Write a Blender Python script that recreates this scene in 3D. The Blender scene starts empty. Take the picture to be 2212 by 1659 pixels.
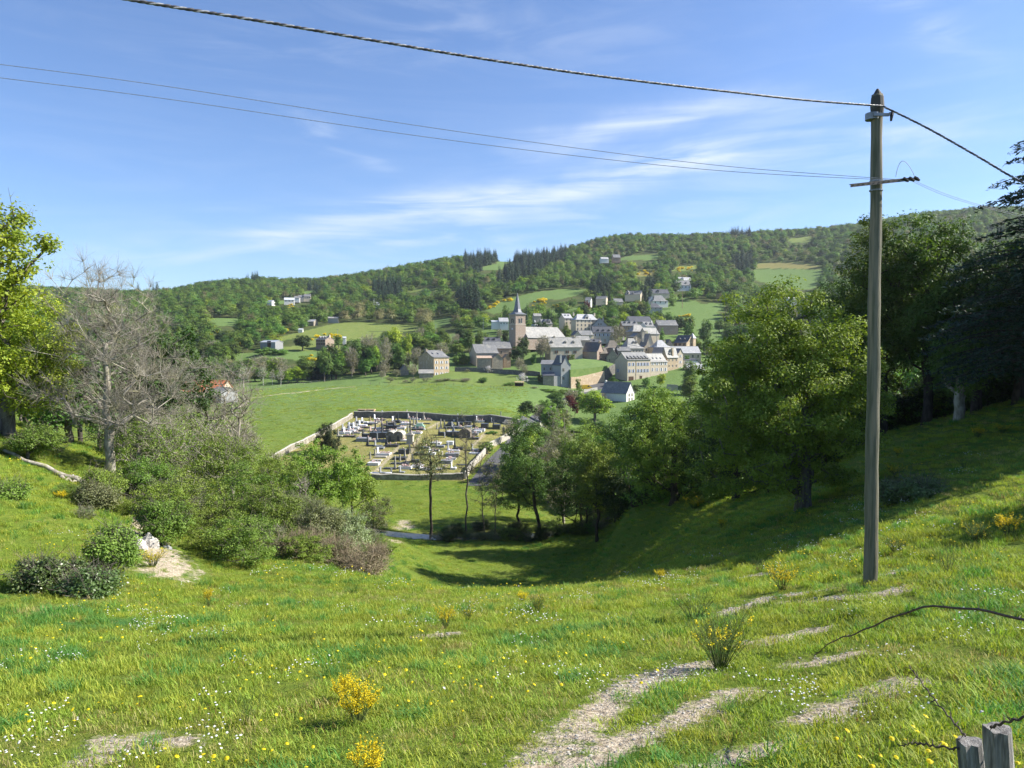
import bpy, math, random, time
import numpy as np
from math import radians as R, sin, cos, tan, pi
from mathutils import Vector, Matrix
T0 = time.time()
sc = bpy.context.scene
# ------------------------------------------------------------ camera
FPX, CX, CY = 1592.0, 1106.0, 829.5           # focal length and centre in the 2212 x 1659 view of the photograph
PITCH = math.atan((CY-750.0)/FPX)
cam_d = bpy.data.cameras.new('camera'); cam = bpy.data.objects.new('camera', cam_d)
sc.collection.objects.link(cam); sc.camera = cam
cam_d.sensor_width = 36.0; cam_d.lens = 36.0*FPX/2212.0
cam_d.clip_start = 0.1; cam_d.clip_end = 20000
cam.location = (0, 0, 0); cam.rotation_euler = (pi/2-PITCH, 0, 0)
# ------------------------------------------------------------ sun and sky
SUN_AZ, SUN_EL = R(84), R(37)                 # azimuth from +Y towards +X
w = bpy.data.worlds.new('World'); sc.world = w; w.use_nodes = True
nt = w.node_tree; nt.nodes.clear()
def N(t, ty, **kw):
    n = t.nodes.new(ty)
    for k, v in kw.items(): setattr(n, k, v)
    return n
wo = N(nt, 'ShaderNodeOutputWorld'); bg = N(nt, 'ShaderNodeBackground'); bg.inputs[1].default_value = 0.08
sky = N(nt, 'ShaderNodeTexSky', sky_type='NISHITA', sun_disc=False, sun_elevation=SUN_EL, sun_rotation=SUN_AZ,
        altitude=500, air_density=1.0, dust_density=0.35, ozone_density=3.0)
tc = N(nt, 'ShaderNodeTexCoord')
def cloud_layer(rot, scale, lo, hi, gain, off, dist=1.2):
    m = N(nt, 'ShaderNodeMapping'); m.inputs['Rotation'].default_value = rot; m.inputs['Scale'].default_value = scale
    m.inputs['Location'].default_value = off
    nt.links.new(tc.outputs['Generated'], m.inputs[0])
    n = N(nt, 'ShaderNodeTexNoise'); n.inputs['Scale'].default_value = 1.0; n.inputs['Detail'].default_value = 8
    n.inputs['Roughness'].default_value = 0.55; n.inputs['Distortion'].default_value = dist
    nt.links.new(m.outputs[0], n.inputs[0])
    r = N(nt, 'ShaderNodeMapRange', interpolation_type='SMOOTHSTEP'); r.inputs[1].default_value = lo; r.inputs[2].default_value = hi; r.inputs[4].default_value = gain
    nt.links.new(n.outputs[0], r.inputs[0]); return r.outputs[0]
# long streaks of cirrus: a band given by the distance of the view direction from a tilted plane
sep = N(nt, 'ShaderNodeSeparateXYZ'); nt.links.new(tc.outputs['Generated'], sep.inputs[0])
def mth(op, a, b=None, c=None):
    n = N(nt, 'ShaderNodeMath', operation=op)
    for i, v in enumerate((a, b, c)):
        if v is None: continue
        if isinstance(v, (int, float)): n.inputs[i].default_value = v
        else: nt.links.new(v, n.inputs[i])
    return n.outputs[0]
azx = mth('DIVIDE', sep.outputs[0], mth('MAXIMUM', sep.outputs[1], 0.05))
elz = mth('DIVIDE', sep.outputs[2], mth('MAXIMUM', sep.outputs[1], 0.05))
warp = cloud_layer((0, 0, 0), (2.2, 2.2, 5), 0, 1, 1.0, (3, 1, 0))
def streak(x0, e0, x1, e1, width, lo, hi, gain, bend=0.0, tex=None):
    # centre line through (x0,e0)-(x1,e1) in tangent space
    k = (e1-e0)/(x1-x0)
    d = mth('SUBTRACT', elz, mth('MULTIPLY_ADD', azx, k, e0-k*x0))
    d = mth('ADD', d, mth('MULTIPLY', mth('SUBTRACT', warp, 0.5), 0.06))
    if bend: d = mth('SUBTRACT', d, mth('MULTIPLY', mth('POWER', mth('SUBTRACT', azx, (x0+x1)/2), 2.0), bend))
    g = mth('EXPONENT', mth('MULTIPLY', mth('POWER', mth('DIVIDE', d, width), 2.0), -1.0))
    xr = N(nt, 'ShaderNodeMapRange', interpolation_type='SMOOTHSTEP'); nt.links.new(azx, xr.inputs[0]); xr.inputs[1].default_value = x0-.12; xr.inputs[2].default_value = x0+.1
    xr2 = N(nt, 'ShaderNodeMapRange', interpolation_type='SMOOTHSTEP'); nt.links.new(azx, xr2.inputs[0]); xr2.inputs[1].default_value = x1+.12; xr2.inputs[2].default_value = x1-.12
    return mth('MULTIPLY', mth('MULTIPLY', mth('MULTIPLY', g, gain), tex), mth('MULTIPLY', xr.outputs[0], xr2.outputs[0]))
fib = cloud_layer((0, R(-10), 0), (2.5, 2.5, 28), 0.30, 0.68, 1.0, (0, 0, 0), 1.6)
fib2 = cloud_layer((0, R(-8), 0), (3.0, 3.0, 20), 0.38, 0.75, 1.0, (5, 2, 7), 2.2)
s = streak(-.34, .152, .26, .258, .021, 0, 1, .85, 0, fib)
for a in ((.15, .238, .62, .285, .022, 0, 1, .50, 0, fib), (.02, .288, .36, .335, .020, 0, 1, .60, -.3, fib), (-.55, .13, .35, .19, .035, 0, 1, .32, 0, fib2),
          (-.35, .40, .2, .44, .04, 0, 1, .15, 0, fib2), (.48, .47, .60, .40, .03, 0, 1, .35, 0, fib2), (-.28, .30, -.17, .24, .012, 0, 1, .35, 0, fib2), (.33, .29, .62, .31, .03, 0, 1, .25, 0, fib2)):
    s = mth('ADD', s, streak(*a))
s = mth('MINIMUM', mth('ADD', s, mth('MULTIPLY', fib2, 0.05)), 0.85)
cm = N(nt, 'ShaderNodeMix', data_type='RGBA'); nt.links.new(s, cm.inputs[0])
gr = N(nt, 'ShaderNodeMix', data_type='RGBA', blend_type='MULTIPLY'); gr.inputs[0].default_value = 1; gr.inputs[7].default_value = (0.84, 0.945, 1.13, 1)
nt.links.new(sky.outputs[0], gr.inputs[6]); nt.links.new(gr.outputs[2], cm.inputs[6]); cm.inputs[7].default_value = (5.6, 6.1, 6.8, 1)
nt.links.new(cm.outputs[2], bg.inputs[0]); nt.links.new(bg.outputs[0], wo.inputs[0])
sd = bpy.data.lights.new('sun', 'SUN'); sd.energy = 5.0; sd.angle = R(0.5); sd.color = (1.0, 0.95, 0.86)
sun = bpy.data.objects.new('sun', sd); sc.collection.objects.link(sun)
sdir = Vector((sin(SUN_AZ)*cos(SUN_EL), cos(SUN_AZ)*cos(SUN_EL), sin(SUN_EL)))
sun.rotation_euler = sdir.to_track_quat('Z', 'Y').to_euler(); sun.location = sdir*100
sc.view_settings.view_transform = 'Standard'; sc.view_settings.look = 'None'; sc.view_settings.gamma = 1
sc.view_settings.exposure = 1.12
sc.cycles.max_bounces = 6; sc.cycles.diffuse_bounces = 2; sc.cycles.glossy_bounces = 2; sc.cycles.transmission_bounces = 4; sc.cycles.transparent_max_bounces = 8
sc.cycles.volume_bounces = 0; sc.cycles.caustics_reflective = False; sc.cycles.caustics_refractive = False
sc.cycles.use_denoising = True
# ------------------------------------------------------------ photograph helpers: a pixel and a distance give a real place
def at(px, py, Y):
    xc, yc = (px-CX)/FPX, (CY-py)/FPX
    dy = cos(PITCH)+yc*sin(PITCH)
    return Vector((xc*Y/dy, Y, (-sin(PITCH)+yc*cos(PITCH))*Y/dy))
def proj(P):
    P = np.asarray(P, float); x, y, z = P[..., 0], P[..., 1], P[..., 2]
    d = y*cos(PITCH)-z*sin(PITCH); up = y*sin(PITCH)+z*cos(PITCH)
    d = np.maximum(d, .01)
    return CX+x/d*FPX, CY-up/d*FPX
def zz(x0, y0, k): return lambda X, Y: ((x0+X/k)*.54861, (y0+Y/k)*.54861)
Z1 = zz(1800, 1100, 2.1067); Z4 = zz(1300, 1580, 5.53); Z5 = zz(1650, 1580, 5.144); Z7 = zz(1700, 850, 1.3825)
Z8 = zz(1000, 1100, 2.4578); Z6 = zz(500, 850, 1.7015); Z2 = zz(2300, 1200, 4.424)
# ------------------------------------------------------------ terrain
TP = []
def tp(px, py, Y): TP.append(tuple(at(px, py, Y)))
def tw(x, y, z): TP.append((x, y, z))
for a in '''0,1659,6 600,1659,5.8 1106,1659,5.5 1700,1659,4.8 2212,1659,4.2 0,1500,9 600,1500,8.6 1106,1500,8.2 1700,1500,7.4 2212,1500,6.2
0,1400,12.5 600,1400,12 1106,1400,11.5 1700,1400,10 2212,1400,8.2 0,1330,17 600,1330,17 1106,1330,16.5 1600,1330,13.5 2212,1320,10.2
1880,1264,14 2212,1262,12.3 1106,1292,24 1106,1273,30 1106,1300,40 1106,1310,55 1106,1285,70 1106,1258,84 1000,1252,84 1106,1155,110
700,1310,22 400,1300,22 0,1275,21 850,1262,30 850,1290,40 850,1285,55 850,1230,75 850,1190,90 900,1160,109
0,1180,24 0,1080,29 0,990,36 200,1180,27 200,1090,33 200,1040,40 230,1012,43 350,1235,26 330,1170,31 300,1080,38 300,1040,46
450,1250,27 560,1240,29 640,1215,32 500,1150,45 640,1150,58 740,1160,66 500,1060,80 700,1110,88 560,1060,105
1250,1280,23 1300,1262,30 1300,1295,43 1300,1285,58 1300,1235,76 1300,1185,95 1400,1237,31 1400,1245,45 1400,1215,60 1400,1170,77
1500,1275,21 1500,1218,29 1500,1195,40 1500,1150,56 1500,1095,75 1700,1262,18 1700,1200,25 1700,1150,32 1735,1102,38 1700,1060,58
1900,1180,20 1900,1100,29 1900,1020,40 1900,945,54 2080,905,48 2212,1150,17 2212,1030,25 2212,940,36 2212,872,45
1350,1110,92 1220,1150,106 1150,1166,109 700,1130,112 560,1090,118
900,1142,116 1106,1140,117 1250,1130,120 900,1090,130 1106,1090,130 700,1100,125
900,1036,150 1000,1032,152 800,1036,150 600,1035,150 560,1010,160 450,980,165 1106,1034,152 1200,1020,155 1300,1010,160
765,901,216 1120,918,205 900,904,214 1000,909,210 900,960,178 1000,965,176 800,965,176 660,945,188 560,960,178
765,885,228 500,925,200 600,890,225 400,900,210 300,900,210 1120,893,225 900,865,262 700,855,275 500,872,250 900,845,310 1100,850,300 700,838,330 500,858,290 300,860,290 520,848,310
900,832,345 600,840,340 1050,828,350 1000,805,378 1120,800,385 1120,783,402 1250,770,410 1120,765,418 1000,782,410
1200,835,345 1300,870,318 1360,868,318 1250,900,290 1200,940,250 1450,870,320 1550,880,320 1420,824,365 1500,800,385 1530,770,430 1550,740,470
1240,822,370 1320,822,368 1250,740,470 1330,728,492 1420,725,500 1250,705,555 1420,665,635 1480,680,600 1550,720,520 1480,628,740 1560,660,650
960,812,372 900,812,378 800,815,380 700,822,378 600,825,375 400,830,370 450,800,430 600,775,460 700,765,490 700,748,520 850,760,470 920,750,500
600,745,530 400,765,490 700,715,600 850,710,620 900,690,680 1000,720,560 1050,700,600 1100,680,650 1150,650,720 1050,650,760
480,702,640 600,680,760 640,655,900 800,660,850 660,625,1150 540,612,1280 420,625,1300 340,645,1300 200,640,1400 0,640,1450
850,590,1250 950,572,1250 1040,562,1250 1110,566,1230 1210,553,1280 1300,522,1330 1400,516,1380 1500,516,1400 1600,512,1420 1700,508,1450 1800,505,1480 2000,485,1500 2212,480,1500
1000,630,850 1200,610,880 1330,565,1080 1450,600,880 1650,575,1000 1720,620,800 1700,680,620 1900,600,800 2212,600,700 1900,720,500 2212,720,450
1700,800,370 1900,800,330 1600,900,220 1800,900,180 2212,850,200 2212,780,300'''.split():
    tp(*map(float, a.split(',')))
for a in '''-8,-4,-1.9 0,-4,-1.7 8,-4,-1.6 -9,0,-2.6 0,0,-2.0 9,0,-2.0 -12,4,-3.2 12,4,-2.3 15,9,-2.6 -14,10,-4.0 -18,16,-5.0
-26,20,-4.6 -30,30,-4 -40,40,-2 -60,60,-2 -90,90,-8 -100,130,-17 22,16,-3.2 34,30,-2 48,48,-1 70,70,-2 90,90,-6 100,120,-14 70,110,-20 60,125,-24
-200,150,0 200,150,-10 -250,300,-5 330,300,0 -500,500,20 500,500,30 -1000,1000,70 1200,1000,150 -1700,1500,90 1900,1500,200
0,2000,90 -1200,2000,60 1200,2000,150 0,2800,0 -2500,2800,0 2500,2800,0'''.split():
    tw(*map(float, a.split(',')))
TP = np.array(TP); Y0 = 9.0
def wq(x, y):
    Yo = np.maximum(np.asarray(y, float)+Y0, 1.0)
    return np.asarray(x, float)/Yo*2.2, np.log(Yo)
_q, _l = wq(TP[:, 0], TP[:, 1]); _v = TP[:, 2]/(TP[:, 1]+Y0)
def _ker(r2): return 0.5*r2*np.log(r2+1e-12)
_n = len(TP)
_A = np.zeros((_n+3, _n+3)); _A[:_n, :_n] = _ker((_q[:, None]-_q)**2+(_l[:, None]-_l)**2)+np.eye(_n)*4e-4
_A[:_n, _n] = 1; _A[:_n, _n+1] = _q; _A[:_n, _n+2] = _l; _A[_n:, :_n] = _A[:_n, _n:].T
_W = np.linalg.solve(_A, np.concatenate([_v, [0, 0, 0]]))
def vnoise(x, y, seed=0):      # smooth value noise, vectorised
    xi = np.floor(x).astype(np.int64); yi = np.floor(y).astype(np.int64); fx = x-xi; fy = y-yi
    fx = fx*fx*(3-2*fx); fy = fy*fy*(3-2*fy)
    def h(a, b):
        n = (a*374761393+b*668265263+seed*974711) & 0x7fffffff
        n = ((n ^ (n >> 13))*1274126177) & 0x7fffffff
        return ((n ^ (n >> 16)) & 0xffff)/65535.0
    return (h(xi, yi)*(1-fx)+h(xi+1, yi)*fx)*(1-fy)+(h(xi, yi+1)*(1-fx)+h(xi+1, yi+1)*fx)*fy
def fbm(x, y, seed=0, o=4):
    s = 0; a = .5
    for i in range(o): s = s+a*vnoise(x*2**i+17.3*i, y*2**i+5.1*i, seed+i); a *= .5
    return s
RIV = [(-60, 96), (-30, 106), (-14, 110.5), (0, 111), (12, 109), (24, 112), (40, 118), (60, 124), (90, 126)]
def segd(x, y, pts):           # distance to a polyline
    d = np.full(np.shape(x), 1e9)
    for (a, b), (c, e) in zip(pts[:-1], pts[1:]):
        t = np.clip(((x-a)*(c-a)+(y-b)*(e-b))/((c-a)**2+(e-b)**2+1e-9), 0, 1)
        d = np.minimum(d, np.hypot(x-a-t*(c-a), y-b-t*(e-b)))
    return d
def ground(x, y, fine=True):
    x = np.atleast_1d(np.asarray(x, float)); y = np.atleast_1d(np.asarray(y, float))
    q, l = wq(x, y); out = np.empty(len(x))
    for i in range(0, len(x), 20000):
        qs, ls = q[i:i+20000], l[i:i+20000]
        k = _ker((qs[:, None]-_q)**2+(ls[:, None]-_l)**2)
        out[i:i+20000] = k @ _W[:_n]+_W[_n]+_W[_n+1]*qs+_W[_n+2]*ls
    z = out*(np.maximum(y, -8)+Y0)
    amp = np.clip(y/60, .12, 6.0)
    z = z+(fbm(x/(6+y*.08), y/(6+y*.08), 3)-.47)*amp*.55+(fbm(x/1.1, y/1.1, 9, 3)-.44)*np.where(y < 70, .16, 0)
    dr = segd(x, y, RIV)
    z = z-1.3*np.clip(1-(dr/3.0)**2, 0, 1)
    return z
def gz(x, y): return float(ground(x, y)[0])
def place(px, Y):              # point of the ground seen in column px at distance Y
    x = 0.0
    for _ in range(3):
        z = gz(x, Y); d = Y*cos(PITCH)-z*sin(PITCH); x = (px-CX)/FPX*d
    return Vector((x, Y, gz(x, Y)))
def hit(px, py, Ya=3, Yb=1400):     # first ground point along the line of sight
    Ys = np.exp(np.linspace(math.log(Ya), math.log(Yb), 400)); a = np.array([at(px, py, float(t)) for t in Ys])
    g = ground(a[:, 0], a[:, 1]); k = np.where(a[:, 2] < g)[0]
    k = k[0] if len(k) else 399
    if k == 0: return Vector(a[0])
    f = (a[k-1, 2]-g[k-1])/max(1e-6, (a[k-1, 2]-g[k-1])-(a[k, 2]-g[k])); y = Ys[k-1]+(Ys[k]-Ys[k-1])*min(1, max(0, f))
    p = at(px, py, float(y)); p.z = gz(p.x, p.y); return p
# ------------------------------------------------------------ mesh, material and naming helpers
col = sc.collection
def mesh(name, V, F, mats=(), mi=None, attrs=None, smooth=False):
    """V (n,3); F an (m,k) array or a list of index tuples / arrays"""
    me = bpy.data.meshes.new(name); V = np.asarray(V, np.float32).reshape(-1, 3)
    if isinstance(F, np.ndarray) and F.ndim == 2: tot = np.full(len(F), F.shape[1], np.int32); idx = F.astype(np.int32).ravel()
    else:
        tot = np.array([len(f) for f in F], np.int32); idx = np.concatenate([np.asarray(f, np.int32).ravel() for f in F]) if len(F) else np.zeros(0, np.int32)
    st = np.concatenate([[0], np.cumsum(tot)[:-1]]).astype(np.int32) if len(tot) else np.zeros(0, np.int32)
    me.vertices.add(len(V)); me.vertices.foreach_set('co', V.ravel())
    me.loops.add(len(idx)); me.loops.foreach_set('vertex_index', idx)
    me.polygons.add(len(tot)); me.polygons.foreach_set('loop_start', st); me.polygons.foreach_set('loop_total', tot)
    if mi is not None: me.polygons.foreach_set('material_index', np.asarray(mi, np.int32))
    me.polygons.foreach_set('use_smooth', np.full(len(tot), bool(smooth)))
    for m in mats: me.materials.append(m)
    me.update(calc_edges=True)
    for k, (dom, ty, a) in (attrs or {}).items():
        at_ = me.attributes.new(k, ty, dom); a = np.asarray(a)
        at_.data.foreach_set({'FLOAT': 'value', 'INT': 'value', 'FLOAT_VECTOR': 'vector', 'FLOAT_COLOR': 'color'}[ty], a.ravel())
    return me
def tag(o, label=None, cat=None, group=None, kind=None):
    if label: o['label'] = label
    if cat: o['category'] = cat
    if group: o['group'] = group
    if kind: o['kind'] = kind
    return o
def link(name, me, parent=None, loc=None, rot=0, scale=None):
    o = bpy.data.objects.new(name, me); col.objects.link(o)
    if parent is not None: o.parent = parent
    if loc is not None: o.location = loc
    if rot: o.rotation_euler = (0, 0, rot)
    if scale is not None: o.scale = scale
    return o
def clone(root, loc, rz, s, label, cat, group=None):
    """a copy of a thing and of its parts and sub-parts"""
    r = root.copy(); col.objects.link(r); r.location = loc; r.rotation_euler = (0, 0, rz); r.scale = s if hasattr(s, '__len__') else (s, s, s)
    for k in ('label', 'category', 'group'):
        if k in r: del r[k]
    tag(r, label, cat, group)
    for ch in root.children:
        c = ch.copy(); col.objects.link(c); c.parent = r
        for g in ch.children:
            d = g.copy(); col.objects.link(d); d.parent = c
    return r
class MB:                      # collects boxes, tubes and prisms into one mesh
    def __init__(s): s.v = []; s.f = []; s.m = []; s.n = 0
    def add(s, V, F, m=0):
        V = [tuple(p) for p in V]; s.v += V; s.f += [tuple(i+s.n for i in f) for f in F]; s.m += [m]*len(F); s.n += len(V)
    def box(s, x0, y0, z0, x1, y1, z1, m=0, taper=0):
        t = taper
        V = [(x0, y0, z0), (x1, y0, z0), (x1, y1, z0), (x0, y1, z0), (x0+t, y0+t, z1), (x1-t, y0+t, z1), (x1-t, y1-t, z1), (x0+t, y1-t, z1)]
        s.add(V, [(3, 2, 1, 0), (4, 5, 6, 7), (0, 1, 5, 4), (1, 2, 6, 5), (2, 3, 7, 6), (3, 0, 4, 7)], m)
    def tube(s, pts, rad, n=6, m=0, cap=True):
        pts = [Vector(p) for p in pts]; V = []; F = []
        if not hasattr(rad, '__len__'): rad = [rad]*len(pts)
        a0 = None
        for i, p in enumerate(pts):
            d = (pts[min(i+1, len(pts)-1)]-pts[max(i-1, 0)]).normalized()
            a = (Vector((0, 0, 1)) if abs(d.z) < .9 else Vector((1, 0, 0))) if a0 is None else a0
            u = (a-d*a.dot(d)).normalized(); a0 = u; v = d.cross(u)
            V += [p+(u*cos(2*pi*k/n)+v*sin(2*pi*k/n))*rad[i] for k in range(n)]
        for i in range(len(pts)-1):
            for k in range(n): F.append((i*n+k, i*n+(k+1) % n, (i+1)*n+(k+1) % n, (i+1)*n+k))
        if cap: F += [tuple(range(n))[::-1], tuple((len(pts)-1)*n+k for k in range(n))]
        s.add(V, F, m)
    def build(s, name, mats, parent=None, loc=None, rot=0, smooth=False):
        if not isinstance(mats, (list, tuple)): mats = [mats]
        return link(name, mesh(name, s.v, s.f, mats, s.m, smooth=smooth), parent, loc, rot)
def mat(name, c1, c2=None, scale=3.0, rough=.85, c3=None, bump=0, bscale=None, spec=.25, coords='Object', stretch=(1, 1, 1), metallic=0, rand=0, lo=.35, hi=.65, c3scale=.3):
    m = bpy.data.materials.new(name); m.use_nodes = True; t = m.node_tree; t.nodes.clear()
    o = N(t, 'ShaderNodeOutputMaterial'); b = N(t, 'ShaderNodeBsdfPrincipled'); t.links.new(b.outputs[0], o.inputs[0])
    b.inputs['Roughness'].default_value = rough; b.inputs['Specular IOR Level'].default_value = spec; b.inputs['Metallic'].default_value = metallic
    tcn = N(t, 'ShaderNodeTexCoord'); mp = N(t, 'ShaderNodeMapping'); t.links.new(tcn.outputs[coords], mp.inputs[0]); mp.inputs['Scale'].default_value = stretch
    out = None
    def noise(s, d=5):
        n = N(t, 'ShaderNodeTexNoise'); n.inputs['Scale'].default_value = s; n.inputs['Detail'].default_value = d; n.inputs['Roughness'].default_value = .6
        t.links.new(mp.outputs[0], n.inputs[0]); return n.outputs[0]
    def mixc(f, a, b2):
        x = N(t, 'ShaderNodeMix', data_type='RGBA')
        t.links.new(f, x.inputs[0]) if not isinstance(f, float) else setattr(x.inputs[0], 'default_value', f)
        for i, c in ((6, a), (7, b2)):
            if isinstance(c, tuple): x.inputs[i].default_value = (*c, 1)
            else: t.links.new(c, x.inputs[i])
        return x.outputs[2]
    def ramp(f, lo, hi):
        r = N(t, 'ShaderNodeMapRange', interpolation_type='SMOOTHSTEP'); t.links.new(f, r.inputs[0]); r.inputs[1].default_value = lo; r.inputs[2].default_value = hi; return r.outputs[0]
    if c2: out = mixc(ramp(noise(scale), lo, hi), c1, c2)
    if c3: out = mixc(ramp(noise(scale*c3scale, 3), .5, .7), out, c3)
    if rand:
        oi = N(t, 'ShaderNodeObjectInfo'); h = N(t, 'ShaderNodeHueSaturation'); mr = N(t, 'ShaderNodeMapRange'); t.links.new(oi.outputs['Random'], mr.inputs[0])
        mr.inputs[3].default_value = 1-rand; mr.inputs[4].default_value = 1+rand; t.links.new(mr.outputs[0], h.inputs['Value'])
        t.links.new(out, h.inputs['Color']) if out else setattr(h.inputs['Color'], 'default_value', (*c1, 1)); out = h.outputs[0]
    if out: t.links.new(out, b.inputs['Base Color'])
    else: b.inputs['Base Color'].default_value = (*c1, 1)
    if bump:
        bn = N(t, 'ShaderNodeBump'); bn.inputs['Strength'].default_value = 1; bn.inputs['Distance'].default_value = bump
        t.links.new(noise(bscale or scale*2, 6), bn.inputs['Height']); t.links.new(bn.outputs[0], b.inputs['Normal'])
    return m
def leafmat(name, c1, c2, trans=.30, tcol=None, randv=.18, randh=.018, rough=.6, spec=.25):
    """leaves: two greens picked leaf by leaf, each plant a little different, light passing through"""
    m = bpy.data.materials.new(name); m.use_nodes = True; t = m.node_tree; t.nodes.clear()
    o = N(t, 'ShaderNodeOutputMaterial'); b = N(t, 'ShaderNodeBsdfPrincipled'); b.inputs['Roughness'].default_value = rough; b.inputs['Specular IOR Level'].default_value = spec
    a = N(t, 'ShaderNodeAttribute', attribute_name='v'); x = N(t, 'ShaderNodeMix', data_type='RGBA'); x.inputs[6].default_value = (*c1, 1); x.inputs[7].default_value = (*c2, 1)
    t.links.new(a.outputs['Fac'], x.inputs[0]); oi = N(t, 'ShaderNodeObjectInfo'); h = N(t, 'ShaderNodeHueSaturation')
    mr = N(t, 'ShaderNodeMapRange'); t.links.new(oi.outputs['Random'], mr.inputs[0]); mr.inputs[3].default_value = 1-randv; mr.inputs[4].default_value = 1+randv
    mm = N(t, 'ShaderNodeMath', operation='MULTIPLY'); t.links.new(oi.outputs['Random'], mm.inputs[0]); mm.inputs[1].default_value = 7.31
    fr = N(t, 'ShaderNodeMath', operation='FRACT'); t.links.new(mm.outputs[0], fr.inputs[0])
    mh = N(t, 'ShaderNodeMapRange'); t.links.new(fr.outputs[0], mh.inputs[0]); mh.inputs[3].default_value = .5-randh; mh.inputs[4].default_value = .5+randh
    t.links.new(mr.outputs[0], h.inputs['Value']); t.links.new(mh.outputs[0], h.inputs['Hue']); t.links.new(x.outputs[2], h.inputs['Color'])
    t.links.new(h.outputs[0], b.inputs['Base Color'])
    if trans:
        tr = N(t, 'ShaderNodeBsdfTranslucent'); g = N(t, 'ShaderNodeMix', data_type='RGBA', blend_type='MULTIPLY'); g.inputs[0].default_value = 1
        t.links.new(h.outputs[0], g.inputs[6]); g.inputs[7].default_value = (*(tcol or (1.5, 1.5, .7)), 1); t.links.new(g.outputs[2], tr.inputs[0])
        ms = N(t, 'ShaderNodeMixShader'); ms.inputs[0].default_value = trans; t.links.new(b.outputs[0], ms.inputs[1]); t.links.new(tr.outputs[0], ms.inputs[2]); t.links.new(ms.outputs[0], o.inputs[0])
    else: t.links.new(b.outputs[0], o.inputs[0])
    return m
def scatter(name, P, rot, scl, idx, protos):
    """one object: points carrying many small copies of a few meshes"""
    n = len(P)
    me = mesh(name, P, np.zeros((0, 3), int), attrs={'rt': ('POINT', 'FLOAT_VECTOR', rot), 'sl': ('POINT', 'FLOAT_VECTOR', scl), 'ix': ('POINT', 'INT', np.asarray(idx, np.int32))})
    o = link(name, me); c = bpy.data.collections.new(name+'_kinds')
    for i, p in enumerate(protos): c.objects.link(p)
    g = bpy.data.node_groups.new(name+'_scatter', 'GeometryNodeTree')
    g.interface.new_socket('Geometry', in_out='INPUT', socket_type='NodeSocketGeometry'); g.interface.new_socket('Geometry', in_out='OUTPUT', socket_type='NodeSocketGeometry')
    gi = N(g, 'NodeGroupInput'); go = N(g, 'NodeGroupOutput'); ip = N(g, 'GeometryNodeInstanceOnPoints'); ci = N(g, 'GeometryNodeCollectionInfo')
    ci.inputs['Collection'].default_value = c; ci.inputs['Separate Children'].default_value = True; ci.inputs['Reset Children'].default_value = True
    m2p = N(g, 'GeometryNodeMeshToPoints'); m2p.inputs['Radius'].default_value = .001
    g.links.new(gi.outputs[0], m2p.inputs[0]); g.links.new(m2p.outputs[0], ip.inputs['Points']); g.links.new(ci.outputs[0], ip.inputs['Instance']); ip.inputs['Pick Instance'].default_value = True
    for nm, ty, so in (('rt', 'FLOAT_VECTOR', 'Rotation'), ('sl', 'FLOAT_VECTOR', 'Scale'), ('ix', 'INT', 'Instance Index')):
        na = N(g, 'GeometryNodeInputNamedAttribute', data_type=ty); na.inputs['Name'].default_value = nm
        g.links.new(na.outputs['Attribute'], ip.inputs[so])
    g.links.new(ip.outputs[0], go.inputs[0])
    md = o.modifiers.new('scatter', 'NODES'); md.node_group = g
    return o
def inpoly(px, py, poly):
    px = np.asarray(px); r = np.zeros(px.shape, bool); n = len(poly)
    for i in range(n):
        (x0, y0), (x1, y1) = poly[i], poly[(i+1) % n]
        c = ((y0 > py) != (y1 > py)) & (px < (x1-x0)*(py-y0)/((y1-y0) or 1e-9)+x0); r ^= c
    return r
def pz(f, *pts): return [f(*p) for p in pts]
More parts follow.
